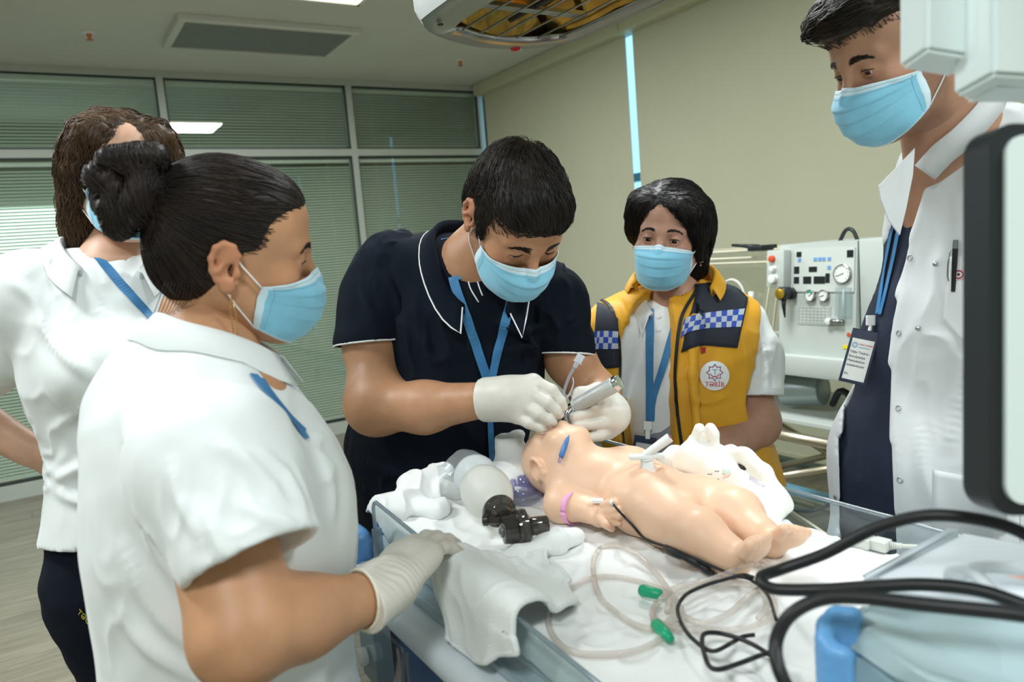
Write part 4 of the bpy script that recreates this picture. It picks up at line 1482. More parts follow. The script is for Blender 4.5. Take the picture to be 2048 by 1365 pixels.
# ------------------------------------------------------------------ man in the navy polo, bending over the manikin's head
M_navy = mat('navy_pique', '101824', 0.9, noise=0.06, nscale=8, bump=0.2, bscale=900, spec=0.18)
M_pipe = mat('piping_white', 'eef2f2', 0.6)
def man_navy():
    SK = skin('skin_tan', 'b98a68')
    J = at
    pel = J(860, 1110, 1.95)
    root = thing('person', (pel[0], pel[1], 0), 'person in navy polo with white piping bending over the manikin', 'person')
    H = Head(J(1032, 432, 1.48), cdir(0.32, -0.84, 0.44), cdir(0.30, 0.50, 0.80), 1.07, 0.055, slit=0.55)
    nb = J(945, 535, 1.62)
    shr, shl = J(790, 545, 1.70), J(1095, 600, 1.66)
    elr, wrr = J(752, 812, 1.60), J(972, 800, 1.475)
    ell_, wrl = J(1192, 792, 1.70), J(1222, 826, 1.56)
    P = [cone(H.w((0, -0.04, -0.09)), nb, 0.058, 0.066, 0.03), cone(nb, J(930, 660, 1.7), 0.066, 0.11, 0.05), cone(J(930, 660, 1.7), J(870, 950, 1.85), 0.11, 0.11, 0.05),
         cone(shr, J(744, 690, 1.655), 0.060, 0.058, 0.03), cone(J(744, 690, 1.655), elr, 0.058, 0.055, 0.03), cone(elr, J(850, 815, 1.54), 0.053, 0.049, 0.03), cone(J(850, 815, 1.54), wrr, 0.049, 0.034, 0.03),
         ell(J(752, 805, 1.60), 0.056, k=0.04),
         cone(shl, J(1140, 720, 1.70), 0.054, 0.051, 0.03), cone(J(1140, 720, 1.70), ell_, 0.051, 0.048, 0.03), cone(ell_, wrl, 0.050, 0.033, 0.03)]
    body(root, H, P, SK, tint=lambda p: blush(p, 0.8))
    eyes(H, root, (0, 0.75, -0.6))
    HM = hair_mat('hair_dark_short', '17120e', '2d241c')
    brows(H, root, mat('brow_black2', '15100c', 0.6), 1.7, 0.004)
    cap = [ell((0, -0.016, 0.038), (0.0795, 0.1005, 0.0915), k=0.02), ell((0, -0.055, -0.020), (0.070, 0.058, 0.060), k=0.04),
           ell((0, 0.046, 0.070), (0.060, 0.048, 0.044), k=0.03), cone((0.076, 0.012, 0.02), (0.072, 0.022, -0.02), 0.010, 0.006, 0.02), cone((-0.076, 0.012, 0.02), (-0.072, 0.022, -0.02), 0.010, 0.006, 0.02),
           ell((0, 0.124, -0.010), (0.11, 0.062, 0.084), k=0.010, op='s'), ell((0, 0.03, -0.10), (0.12, 0.065, 0.080), k=0.012, op='s')]
    for x in (-1, 1):
        cap.append(ell((x*0.088, -0.006, -0.014), (0.024, 0.026, 0.034), k=0.008, op='s'))
    crown = A(-0.012, -0.055, 0.125)
    def flow(p):
        d = p-crown
        return unit(d+0.35*np.cross((0, 0, 1), d)+A(0, 0.03, -0.02))
    hairdo(H, root, HM, cap, 4200, flow, 0.030, r=0.00055, h=0.0038, lift=0.0045, seed=14, steps=5, disp=0.003)
    face_mask(H, root, top=-0.004)
    # polo
    sd = CR
    S = [cone(J(940, 560, 1.66), J(935, 620, 1.70), 0.082, 0.145, 0.06, n=sd, flat=1.22),
         cone(J(935, 620, 1.70), J(910, 760, 1.76), 0.152, 0.165, 0.06, n=sd, flat=1.12), cone(J(910, 760, 1.76), J(868, 900, 1.84), 0.165, 0.168, 0.06, n=sd, flat=1.16),
         cone(J(868, 900, 1.84), J(862, 1090, 1.94), 0.168, 0.165, 0.06, n=sd, flat=1.18),
         cone(J(880, 545, 1.68), shr, 0.082, 0.086, 0.05), cone(J(1010, 575, 1.66), shl, 0.085, 0.078, 0.05)]
    S += fold_ridges([([J(1010, 640, 1.57), J(1050, 660, 1.57), J(1080, 700, 1.6)], 0.012, 0.006), ([J(950, 740, 1.6), J(1000, 720, 1.6), J(1060, 690, 1.6)], 0.012, 0.006),
                      ([J(830, 600, 1.60), J(835, 680, 1.62), J(860, 740, 1.64)], 0.010, 0.005)])
    S += [cone(H.w((0, -0.04, -0.09)), nb, 0.066, 0.072, 0.004, op='s'), cut(A(0, 0, 0.86), (0, 0, -1))]
    o, v, q, t = cloth('polo_shirt', S, M_navy, root, 0.0052, amp=0.014, fs=(20, 20, 10), seed=21,
                       creases=[([(975, 640), (1040, 660), (1090, 650)], 0.008, 0.012), ([(1000, 705), (1050, 690), (1085, 720)], 0.008, 0.012), ([(830, 590), (840, 660), (870, 730)], 0.008, 0.012), ([(860, 720), (900, 800), (960, 900)], 0.007, 0.014), ([(720, 920), (800, 950), (900, 940)], 0.007, 0.014)])
    hr, hl = J(739, 689, 1.655), J(1132, 712, 1.69)
    sleeve(root, [cone(shr, J(768, 610, 1.69), 0.090, 0.094, 0.04), cone(J(768, 610, 1.69), J(740, 690, 1.655), 0.094, 0.0765, 0.04), cone(J(740, 690, 1.655), J(735, 740, 1.65), 0.0765, 0.076, 0.01)], hr, cdir(0.10, -1, 0.05), M_navy, 0.066, seed=22, piping=M_pipe, amp=0.012, creases=[([(790, 580), (805, 640), (790, 690)], 0.007, 0.010), ([(720, 560), (740, 620), (780, 660)], 0.006, 0.010)])
    sleeve(root, [cone(shl, J(1128, 690, 1.69), 0.082, 0.063, 0.04), cone(J(1128, 690, 1.69), J(1142, 740, 1.70), 0.063, 0.062, 0.01)], hl, cdir(-0.02, -1, 0.1), M_navy, 0.054, seed=23, piping=M_pipe, amp=0.012)
    f = unit(cdir(0.25, 0, 0.97)*A(1, 1, 0))
    collar_on(root, t, nb+A(0, 0, 0.01)+f*0.01, f, 0.068, 0.092, M_navy, stand=0.030, fold=0.046, spread=2.65, piping=M_pipe, tip=1.4)
    pp = MB()
    pp.tube([hit(t, x, y, 0.001)[0] for x, y in spline([(934, 545), (940, 575), (957, 605)], 5)], 0.0016, 6)
    pp.tube([hit(t, x, y, 0.001)[0] for x, y in spline([(950, 540), (957, 570), (965, 592)], 5)], 0.0016, 6)
    pp.build('piping', M_pipe, root, True)
    lanyard(root, t, [(878, 430), (890, 480), (910, 570), (935, 640), (958, 710), (976, 765)], 0.019)
    lanyard(root, t, [(1026, 578), (1012, 640), (995, 700), (980, 765)], 0.019)
    lanyard(root, t, [(976, 765), (980, 850), (983, 920)], 0.013)
    # right glove, pinching the tube
    fw = unit(J(1040, 796, 1.452)-wrr)
    k = [J(1066, 766, 1.452), J(1062, 788, 1.440), J(1050, 811, 1.436), J(1034, 832, 1.440)]
    G = [cone(wrr+fw*0.01, kk, 0.029, rr, 0.02) for kk, rr in zip(k, (0.0185, 0.0180, 0.0175, 0.0160))]
    G += [ell(J(1020, 790, 1.455), (0.036, 0.036, 0.034), k=0.02)]
    G += chain([k[0], J(1103, 781, 1.440), J(1121, 803, 1.440), J(1127, 815, 1.446)], [0.0160, 0.0118, 0.0102, 0.0088], 0.004)
    G += chain([k[1], J(1095, 806, 1.424), J(1112, 822, 1.426), J(1119, 830, 1.434)], [0.0160, 0.0120, 0.0104, 0.0090], 0.004)
    G += chain([k[2], J(1078, 829, 1.420), J(1098, 841, 1.422), J(1106, 846, 1.430)], [0.0155, 0.0116, 0.0100, 0.0086], 0.004)
    G += chain([k[3], J(1058, 847, 1.424), J(1080, 856, 1.426), J(1090, 858, 1.432)], [0.0140, 0.0106, 0.0092, 0.0078], 0.004)
    G += chain([J(1005, 800, 1.490), J(1060, 822, 1.492), J(1100, 824, 1.480), J(1122, 818, 1.466)], [0.022, 0.0145, 0.0120, 0.0098], 0.008)
    G += [cone(wrr-fw*0.012, wrr+fw*0.03, 0.040, 0.036, 0.02), cut(wrr-fw*0.008, -fw), cone(wrr-fw*0.05, wrr+fw*0.004, 0.036, 0.035, 0.0, op='s')]
    v, q = solid(G, 0.0026, smooth=2)
    wmesh('glove', v, q, M_latex, root)
    uu = unit(np.cross(fw, A(0, 0, 1)))
    ww = np.cross(fw, uu)
    MB().tube([wrr-fw*0.008+0.039*(math.cos(a)*uu+math.sin(a)*ww) for a in np.linspace(0, 2*math.pi, 26)], 0.0022, 6, caps=False).build('glove_cuff', mat('cuff_ivory', 'efeedd', 0.4), root, True)
    # left glove, gripping the laryngoscope handle
    G = left_grip(J, wrl)
    v, q = solid(G, 0.0025, smooth=2)
    wmesh('glove', v, q, M_latex, root)
    legs(root, A(pel[0], pel[1], 0.92), f, (pel[:2]+A(-0.13, 0.02), pel[:2]+A(0.13, 0.06)), M_navytr, M_shoe, hipr=0.165)
    return root
def left_grip(J, w):
    """a left hand closed round the handle: the fingers come round the front, tips to the left"""
    P = []
    # knuckle side (image right), back of the hand away from the lens
    k = [J(1213, 790, 1.545), J(1226, 815, 1.545), J(1226, 842, 1.545), J(1214, 866, 1.545)]
    P += [cone(w, k[0], 0.026, 0.016, 0.02), cone(w, k[1], 0.027, 0.017, 0.02), cone(w, k[2], 0.027, 0.016, 0.02), cone(w, k[3], 0.025, 0.014, 0.02)]
    P += [cone(J(1205, 800, 1.56), J(1205, 850, 1.56), 0.024, 0.024, 0.02)]
    # fingers: knuckle, middle joint, tip
    P += chain([k[0], J(1208, 800, 1.515), J(1190, 814, 1.495)], [0.0125, 0.0115, 0.0098], 0.004)
    P += chain([k[1], J(1196, 821, 1.508), J(1147, 835, 1.490)], [0.0130, 0.0120, 0.0100], 0.004)
    P += chain([k[2], J(1198, 847, 1.508), J(1151, 853, 1.490)], [0.0128, 0.0118, 0.0098], 0.004)
    P += chain([k[3], J(1200, 872, 1.510), J(1172, 877, 1.492)], [0.0118, 0.0108, 0.0092], 0.004)
    # thumb behind the handle
    P += chain([w, J(1195, 782, 1.56), J(1160, 788, 1.555), J(1150, 808, 1.545)], [0.022, 0.015, 0.0125, 0.0105], 0.012)
    a = unit(w-J(1192, 792, 1.70))
    P += [cone(w-a*0.02, w+a*0.02, 0.036, 0.034, 0.02)]
    return P
M1 = man_navy()
# ------------------------------------------------------------------ woman in the yellow emergency vest
M_yel = mat('vest_yellow', 'e0a41c', 0.55, noise=0.06, nscale=10, bump=0.25, bscale=300, sheen=0.1)
M_vnavy = mat('vest_navy', '232936', 0.7, noise=0.06, nscale=10, bump=0.2, bscale=500)
M_zip = mat('zip_black', '131316', 0.5)
def woman_vest():
    SK = skin('skin_warm', 'b58a74')
    J = at
    pel = J(1400, 1040, 2.05)
    root = thing('person', (pel[0], pel[1], 0), 'person in yellow and navy vest with short black hair', 'person')
    H = Head(J(1336, 474, 1.97), cdir(-0.37, -0.22, 0.90), cdir(0.04, 0.96, 0.24), 1.02, 0.050, slit=1.0)
    nb = J(1352, 600, 2.02)
    shr, shl = J(1230, 665, 2.00), J(1482, 650, 2.08)
    ell_, wrl = J(1510, 850, 1.98), J(1370, 945, 1.82)
    P = [cone(H.w((0, -0.035, -0.10)), nb, 0.050, 0.056, 0.03), cone(nb, J(1360, 720, 2.05), 0.06, 0.10, 0.05), cone(J(1360, 720, 2.05), J(1385, 900, 2.05), 0.10, 0.10, 0.05),
         cone(shl, ell_, 0.060, 0.054, 0.03), cone(ell_, J(1440, 905, 1.88), 0.055, 0.050, 0.03), cone(J(1440, 905, 1.88), wrl, 0.050, 0.030, 0.03), ell(J(1512, 842, 1.99), 0.056, k=0.03),
         cone(shr, J(1196, 830, 2.03), 0.046, 0.044, 0.03), cone(J(1196, 830, 2.03), J(1234, 925, 2.03), 0.044, 0.030, 0.02)]
    hp, L = hand_prims(wrl, unit(J(1310, 985, 1.76)-wrl), cdir(0, 0.8, 0.6), -1, [(25, 30, 20)]*4, [(-0.018, 0.018, -0.010), (-0.045, 0.045, -0.010), (-0.055, 0.075, -0.015), (-0.058, 0.10, -0.02)])
    P += hp
    w2 = J(1234, 925, 2.03)
    hp, L = hand_prims(w2, unit(J(1240, 1010, 2.04)-w2), cdir(0, 0.8, 0.6), 1, [(25, 30, 20)]*4, [(-0.018, 0.018, -0.010), (-0.045, 0.045, -0.010), (-0.055, 0.075, -0.015), (-0.058, 0.10, -0.02)])
    P += hp
    body(root, H, P, SK, tint=lambda p: blush(p))
    eyes(H, root, (0.0, 0.85, -0.42))
    HM = hair_mat('hair_black', '0f0c0c', '1d1717')
    brows(H, root, mat('brow_black3', '1c120e', 0.6), 0.9)
    cap = [ell((0, -0.020, 0.046), (0.090, 0.106, 0.098), k=0.02), ell((0, -0.055, 0.0), (0.080, 0.068, 0.066), k=0.04),
           ell((0.080, 0.000, 0.040), (0.026, 0.052, 0.056), k=0.03), ell((-0.082, -0.014, 0.016), (0.028, 0.050, 0.075), k=0.03),
           ell((-0.050, 0.055, 0.078), (0.052, 0.045, 0.040), k=0.03), ell((0.055, 0.040, 0.080), (0.040, 0.045, 0.036), k=0.03), ell((-0.078, 0.045, 0.045), (0.020, 0.028, 0.045), k=0.02),
           ell((-0.06, -0.05, -0.075), (0.040, 0.035, 0.035), k=0.03),
           ell((0.004, 0.118, -0.002), (0.070, 0.062, 0.088), k=0.010, op='s'),
           ell((-0.105, 0.004, -0.024), (0.030, 0.020, 0.026), k=0.008, op='s'), ell((0, 0.045, -0.10), (0.10, 0.078, 0.082), k=0.01, op='s')]
    part = A(0.030, 0.06, 0.13)
    def flow(p):
        side = 1 if p[0] > 0.028 else -1
        return unit(A(side*(0.9 if p[2] > 0.08 else 0.1), -0.35, -0.8 if p[2] < 0.11 else -0.1))
    hairdo(H, root, HM, cap, 3000, flow, 0.095, r=0.0006, h=0.0042, lift=0.004, seed=19, disp=0.006, wave=0.15, steps=8, stick=0.9)
    face_mask(H, root, top=-0.002)
    eb = H.w((-0.083, -0.004, -0.046))
    e = MB()
    for k in range(8):
        a = k*math.pi/4
        e.lathe(eb+CR*0.007*math.cos(a)+A(0, 0, 0.007*math.sin(a)-0.006)-CF*0.003, -CF, [(0, 0.0005), (0.002, 0.0026), (0.004, 0.0005)], 8)
    e.lathe(eb-A(0, 0, 0.006)-CF*0.003, -CF, [(0, 0.003), (0.003, 0.003), (0.004, 0.001)], 10)
    e.lathe(eb-A(0, 0, 0.020)-CF*0.003, -CF, [(0, 0.0005), (0.002, 0.003), (0.004, 0.0005)], 8)
    e.build('earring', mat('silver_stone', 'c8bfae', 0.25, metal=0.7), root, True)
    f = unit(cdir(-0.3, 0, 0.95)*A(1, 1, 0))
    sd = A(f[1], -f[0], 0)
    T = [cone(J(1350, 630, 2.04), J(1354, 685, 2.07), 0.078, 0.120, 0.05, n=sd, flat=1.22), cone(J(1354, 685, 2.07), J(1366, 820, 2.08), 0.128, 0.140, 0.06, n=sd, flat=1.08),
         cone(J(1366, 820, 2.08), J(1388, 1000, 2.09), 0.140, 0.150, 0.06, n=sd, flat=1.05)]
    sl = [cone(J(1440, 640, 2.05), shl, 0.060, 0.062, 0.05), cone(J(1275, 660, 2.05), shr, 0.052, 0.050, 0.05), cone(shr, J(1205, 790, 2.02), 0.054, 0.056, 0.04)]
    hl = J(1508, 793, 2.00)
    sleeve(root, [cone(shl, J(1500, 720, 2.05), 0.074, 0.078, 0.04), cone(J(1500, 720, 2.05), J(1508, 790, 2.0), 0.078, 0.072, 0.04), cone(J(1508, 790, 2.0), J(1512, 840, 1.99), 0.072, 0.071, 0.01)], hl, cdir(0.0, -1, 0.10), M_polo, 0.063, seed=33, amp=0.012, creases=[([(1515, 650), (1530, 720), (1535, 775)], 0.007, 0.010), ([(1480, 740), (1520, 710), (1545, 700)], 0.006, 0.010)])
    S = T+sl
    S += [cone(H.w((0, -0.04, -0.11)), nb, 0.058, 0.064, 0.004, op='s'), cut(A(0, 0, 0.80), (0, 0, -1))]
    o, v, q, t = cloth('polo_shirt', S, M_polo, root, 0.0055, amp=0.008, fs=(18, 18, 10), seed=31)
    collar_on(root, t, nb, f, 0.064, 0.095, M_polo, stand=0.030, fold=0.050, spread=2.5)
    # vest: open at the front, hanging to the hip
    ap = [cone(J(1492, 640, 1.90), J(1500, 760, 1.9), 0.085, 0.10, 0.0, op='s')]
    Vv = [cone(J(1352, 632, 2.04), J(1362, 690, 2.07), 0.094, 0.154, 0.05, n=sd, flat=1.32), cone(J(1362, 690, 2.07), J(1374, 820, 2.08), 0.164, 0.174, 0.06, n=sd, flat=1.18),
          cone(J(1374, 820, 2.08), J(1405, 985, 2.09), 0.172, 0.196, 0.06, n=sd, flat=1.12), cone(J(1430, 632, 2.06), J(1470, 648, 2.07), 0.080, 0.082, 0.05), cone(J(1265, 645, 2.03), J(1236, 668, 2.00), 0.082, 0.084, 0.05), cone(J(1236, 668, 2.0), J(1240, 860, 2.0), 0.080, 0.080, 0.05)]
    Vv += fold_ridges([([J(1440, 900, 1.86), J(1490, 930, 1.86), J(1530, 940, 1.88)], 0.010, 0.006), ([J(1390, 640, 1.9), J(1385, 750, 1.88), J(1392, 850, 1.87)], 0.014, 0.010), ([J(1250, 720, 1.88), J(1255, 800, 1.87), J(1240, 880, 1.87)], 0.012, 0.008)])
    vb = J(1480, 945, 1.95)[2]
    Vv += [cut(A(0, 0, vb-0.02), unit(A(0, 0, -1)-0.12*CR), k=0.01)]
    for a_, b_, ra, rb_ in ((J(1490, 622, 1.98), J(1535, 720, 2.0), 0.0, 0.0),):
        pass
    # arm holes
    Vv += [cone(J(1578, 640, 2.07), J(1568, 800, 1.98), 0.097, 0.124, 0.006, op='s', n=CF, flat=2.0),
           cone(J(1095, 640, 2.0), J(1100, 800, 1.98), 0.095, 0.095, 0.006, op='s', n=CF, flat=2.0)]
    # open front: a wedge between the two zip edges
    fr = [J(1326, 590, 1.84), J(1303, 700, 1.84), J(1304, 850, 1.84), J(1316, 1050, 1.84)]
    wd = [0.054, 0.077, 0.074, 0.068]
    for i in range(3):
        Vv.append(cone(fr[i], fr[i+1], wd[i], wd[i+1], 0.0, n=CF, flat=2.8, op='s'))
    Vv += [cone(H.w((0, -0.04, -0.11)), nb, 0.066, 0.072, 0.004, op='s')]
    o2, v2, q2, t2 = cloth('vest', Vv, M_yel, root, 0.0052, amp=0.012, fs=(18, 18, 9), seed=35,
                           creases=[([(1385, 800), (1420, 805), (1460, 790)], 0.006, 0.009), ([(1395, 830), (1390, 880), (1400, 930)], 0.007, 0.011), ([(1480, 880), (1510, 920), (1520, 950)], 0.007, 0.012), ([(1215, 750), (1225, 820), (1218, 880)], 0.007, 0.011), ([(1240, 600), (1255, 640), (1250, 690)], 0.006, 0.010)])
    for x in (-1, 1):
        pass
    # navy yokes with a chequered band
    V, F, M = patch(t2, [[(1402, 548), (1440, 548), (1475, 558), (1498, 582)], [(1362, 706), (1400, 692), (1440, 694), (1473, 697)]], 16, 14, 0.004, 0.001)
    wmesh('yoke', V, F, M_vnavy, root, smooth=True)
    V, F, M = patch(t2, [[(1196, 608), (1210, 612), (1236, 640)], [(1184, 740), (1205, 738), (1236, 735)]], 10, 14, 0.004, 0.001)
    wmesh('yoke', V, F, M_vnavy, root, smooth=True)
    MC = [mat('check_blue', '2f50b4', 0.5), mat('check_silver', 'b9c3cf', 0.4)]
    V, F, M = patch(t2, [[(1369, 641), (1400, 630), (1440, 624), (1486, 620)], [(1362, 676), (1395, 660), (1440, 657), (1478, 656)]], 24, 6, 0.0015, 0.0056, m=lambda i, j: (i//2+j//2) % 2)
    wmesh('check_band', V, F, MC, root, mi=M, smooth=False)
    V, F, M = patch(t2, [[(1190, 664), (1210, 662), (1236, 664)], [(1187, 698), (1208, 698), (1234, 697)]], 12, 6, 0.0015, 0.0056, m=lambda i, j: (i//2+j//2) % 2)
    wmesh('check_band', V, F, MC, root, mi=M, smooth=False)
    V, F, M = patch(t2, [[(1401, 696), (1411, 695)], [(1402, 708), (1411, 706)]], 3, 3, 0.0015, 0.0015)
    wmesh('red_tab', V, F, mat('tab_red', 'a8202c', 0.6), root, smooth=False)
    # zips
    for px in ([(1384, 540), (1392, 580), (1362, 640), (1352, 740), (1356, 830), (1366, 905)], [(1200, 598), (1226, 625), (1238, 700), (1238, 800), (1246, 890)]):
        P_ = [hit(t2, x, y, 0.002) for x, y in spline(px, 6)]
        MB().ribbon([p for p, n in P_], [n for p, n in P_], 0.008, 0.003).build('zip', M_zip, root)
    # stand-up collar of the vest
    cp = []
    for side_, pts in ((1, [(1366, 640), (1386, 600), (1393, 560), (1402, 528)]), (-1, [(1262, 630), (1250, 610), (1270, 575), (1285, 552)])):
        pass
    o3 = collar_on(root, t2, nb+A(0, 0, 0.015)-f*0.005, f, 0.088, 0.118, M_yel, stand=0.050, fold=0.030, spread=2.15, tip=1.1, name='vest_collar')
    # round emblem
    c, n = hit(t2, 1428, 752, 0.003)
    ux = unit(hit(t2, 1448, 752, 0.003)[0]-hit(t2, 1408, 752, 0.003)[0])
    n = unit(0.6*n-0.4*CF)
    uy = unit(np.cross(n, ux))
    ux = np.cross(uy, n)
    em = bpy.data.objects.new('e', None)
    bpy.data.objects.remove(em)
    d_ = MB().lathe(c-n*0.004, n, [(0, 0.0365), (0.007, 0.0365), (0.0075, 0.0355)], 40).build('emblem', mat('emblem_white', 'f2f3f4', 0.6), root, 'auto')
    o_ = c+n*0.0037
    rd, bl = mat('emblem_red', 'b8263a', 0.6), mat('emblem_blue', '5ab0dc', 0.6)
    def star(r0, r1, rot, w, m):
        pts = [o_+uy*0.008+(ux*math.cos(a)+uy*math.sin(a))*(r0 if k % 2 == 0 else r1) for k, a in enumerate(np.linspace(rot, rot+2*math.pi, 17))]
        mb = MB()
        mb.tube(pts, w, 4, caps=False)
        mb.build('emblem_star', m, d_)
    star(0.0215, 0.0150, math.pi/2, 0.0008, bl)
    star(0.0195, 0.0135, math.pi/2, 0.0009, rd)
    mb = MB()
    mb.tube([o_+uy*0.008+(ux*math.cos(a)+uy*math.sin(a))*0.0105 for a in np.linspace(math.pi*1.0, math.pi*2.0, 14)], [0.0003, 0.0012, 0.0016, 0.0012, 0.0003], 5)
    mb.build('emblem_crescent', rd, d_)
    mb = MB()
    mb.tube([o_+uy*0.000, o_+uy*0.017], 0.0007, 4)
    mb.tube([o_+uy*0.016-ux*0.007, o_+uy*0.0145, o_+uy*0.016+ux*0.007], 0.0009, 4)
    mb.tube([o_+uy*(0.004+0.010*t)+ux*0.002*math.sin(t*9) for t in np.linspace(0, 1, 12)], 0.0005, 4)
    mb.build('emblem_staff', bl, d_)
    text_mesh('emblem_lettering', 'TƏBİB', 0.0165, o_-uy*0.0265, ux, uy, rd, d_, align='CENTER', ext=0.0004)
    # lanyard with card holder
    lanyard(root, t, [(1300, 620), (1300, 700), (1300, 780), (1300, 842)], 0.021)
    lanyard(root, t, [(1362, 612), (1345, 670), (1325, 740), (1306, 800), (1303, 842)], 0.019)
    c0, n0 = hit(t, 1300, 850, 0.012)
    R = np.stack([CR, -CU, CF], 1)
    MB().box(c0, (0.011, 0.011, 0.004), R, bev=0.002).build('clip', M_white, root)
    MB().box(c0-CU*0.022, (0.006, 0.012, 0.003), R, bev=0.001).build('clip_strap', M_white, root)
    badge(root, c0-CU*0.028-CR*0.002, CR-0.16*CU, -CU-0.16*CR, 0.062, 0.10, mat('card_pale', 'c9cccd', 0.3), mat('badge_navy', '1c2b44', 0.3))
    bt = MB()
    for y in (634, 660):
        c_, n_ = hit(t, 1318, y, 0.001)
        bt.lathe(c_, n_, [(0, 0.005), (0.002, 0.005), (0.0025, 0.003)], 14)
    bt.build('button', M_white, root, 'auto')
    legs(root, A(pel[0], pel[1], 0.86), f, (pel[:2]+sd[:2]*0.1, pel[:2]-sd[:2]*0.1), mat('grey_trousers', '8f959d', 0.8, noise=0.08, nscale=20), M_shoe, hipr=0.17)
    return root
W3 = woman_vest()
# ------------------------------------------------------------------ man in the white coat
M_coat = mat('coat_white', 'd5dadc', 0.75, noise=0.02, nscale=4, bump=0.15, bscale=800, sheen=0.1)
M_scrub = mat('scrub_navy', '182338', 0.8, noise=0.08, nscale=10, bump=0.2, bscale=700)
def man_coat():
    SK = skin('skin_tan2', 'b68a70')
    J = at
    pel = J(1915, 1250, 1.50)
    root = thing('person', (pel[0], pel[1], 0), 'person in open white coat over navy scrubs with a pen in the pocket', 'person')
    H = Head(J(1793, 98, 1.29), cdir(-0.80, -0.50, 0.13), cdir(-0.50, 0.80, 0.28), 1.05, 0.058, slit=0.75)
    nb = J(1905, 270, 1.36)
    shl, shr = J(2090, 370, 1.30), J(1885, 430, 1.66)
    P = [cone(H.w((0, -0.035, -0.09)), nb, 0.060, 0.068, 0.03), cone(nb, J(1905, 420, 1.47), 0.07, 0.09, 0.05), cone(J(1905, 420, 1.47), J(1905, 900, 1.50), 0.09, 0.09, 0.05),
         cone(shl, J(2150, 800, 1.25), 0.055, 0.045, 0.03), cone(shr, J(1900, 800, 1.66), 0.055, 0.045, 0.03)]
    for a, b, sd_ in ((J(2150, 800, 1.25), J(2080, 1130, 1.2), -1), (J(1900, 800, 1.66), J(1900, 1000, 1.54), 1)):
        P += [cone(a, b, 0.045, 0.032, 0.02)]
        hp, L = hand_prims(b, unit(b-a), cdir(0.5*(-sd_), 0.2, 0.8), sd_, [(20, 25, 15)]*4, [(-0.018, 0.018, -0.010), (-0.045, 0.045, -0.010), (-0.055, 0.075, -0.015), (-0.058, 0.10, -0.02)])
        P += hp
    body(root, H, P, SK, tint=lambda p: blush(p, 0.75))
    eyes(H, root, (0.05, 0.9, -0.25))
    HM = hair_mat('hair_dark_swept', '1c1612', '3a2e24')
    brows(H, root, mat('brow_black4', '1a120e', 0.6), 1.5, 0.005)
    cap = [ell((0, -0.018, 0.040), (0.082, 0.102, 0.094), k=0.02), ell((0, -0.055, -0.015), (0.072, 0.062, 0.065), k=0.04),
           ell((0, 0.052, 0.090), (0.064, 0.052, 0.036), k=0.03), ell((0.018, 0.090, 0.082), (0.040, 0.022, 0.022), k=0.02),
           cone((0.078, 0.005, 0.02), (0.073, 0.016, -0.025), 0.010, 0.005, 0.02), cone((-0.078, 0.005, 0.02), (-0.073, 0.016, -0.025), 0.010, 0.005, 0.02),
           ell((0, 0.128, -0.014), (0.11, 0.066, 0.086), k=0.010, op='s'), ell((0, 0.035, -0.10), (0.12, 0.070, 0.082), k=0.012, op='s')]
    for x in (-1, 1):
        cap.append(ell((x*0.088, -0.006, -0.014), (0.024, 0.026, 0.034), k=0.008, op='s'))
        cap.append(ell((x*0.080, 0.050, 0.030), (0.030, 0.030, 0.040), k=0.012, op='s'))
    def flow(p):
        if p[2] > 0.07:
            return unit(A(0.55, 0.55, 0.05))
        return unit(A(0, -0.4, -0.9))
    hairdo(H, root, HM, cap, 3800, flow, 0.055, r=0.0006, h=0.0038, lift=0.006, seed=24, steps=6, disp=0.005)
    face_mask(H, root, top=-0.004)
    # scrub shirt
    f = unit(cdir(-0.75, 0, 0.66)*A(1, 1, 0))
    sd = A(f[1], -f[0], 0)
    T = [cone(J(1935, 350, 1.41), J(1950, 430, 1.468), 0.080, 0.120, 0.05, n=sd, flat=1.18), cone(J(1950, 430, 1.468), J(1908, 700, 1.495), 0.125, 0.136, 0.06, n=sd, flat=1.14),
         cone(J(1908, 700, 1.495), J(1866, 930, 1.51), 0.136, 0.148, 0.06, n=sd, flat=1.14), cone(J(1866, 930, 1.51), J(1862, 1150, 1.51), 0.148, 0.150, 0.06, n=sd, flat=1.14)]
    o, v, q, t = cloth('scrub_shirt', T+[cone(H.w((0, -0.04, -0.10)), nb+f*0.03, 0.066, 0.078, 0.004, op='s'), cut(A(0, 0, 0.75), (0, 0, -1))], M_scrub, root, 0.006, amp=0.008, fs=(18, 18, 8), seed=41)
    # coat
    C_ = [cone(J(1950, 320, 1.40), J(1980, 400, 1.44), 0.092, 0.138, 0.05, n=sd, flat=1.25), cone(J(1980, 400, 1.44), J(1945, 700, 1.47), 0.146, 0.156, 0.06, n=sd, flat=1.15),
          cone(J(1945, 700, 1.47), J(1897, 930, 1.49), 0.156, 0.174, 0.06, n=sd, flat=1.15), cone(J(1892, 930, 1.49), J(1895, 1200, 1.50), 0.176, 0.186, 0.06, n=sd, flat=1.2), cone(J(1895, 1200, 1.50), J(1915, 1600, 1.52), 0.186, 0.210, 0.06, n=sd, flat=1.15),
          cone(J(1980, 330, 1.36), shl, 0.085, 0.088, 0.05), cone(shl, J(2150, 800, 1.25), 0.086, 0.070, 0.04), cone(J(2150, 800, 1.25), J(2090, 1100, 1.2), 0.070, 0.055, 0.03),
          cone(J(1910, 360, 1.55), shr, 0.080, 0.085, 0.05), cone(shr, J(1900, 800, 1.66), 0.084, 0.068, 0.04), cone(J(1900, 800, 1.66), J(1900, 980, 1.55), 0.068, 0.055, 0.03)]
    C_ += [cut(A(0, 0, 0.55), (0, 0, -1))]
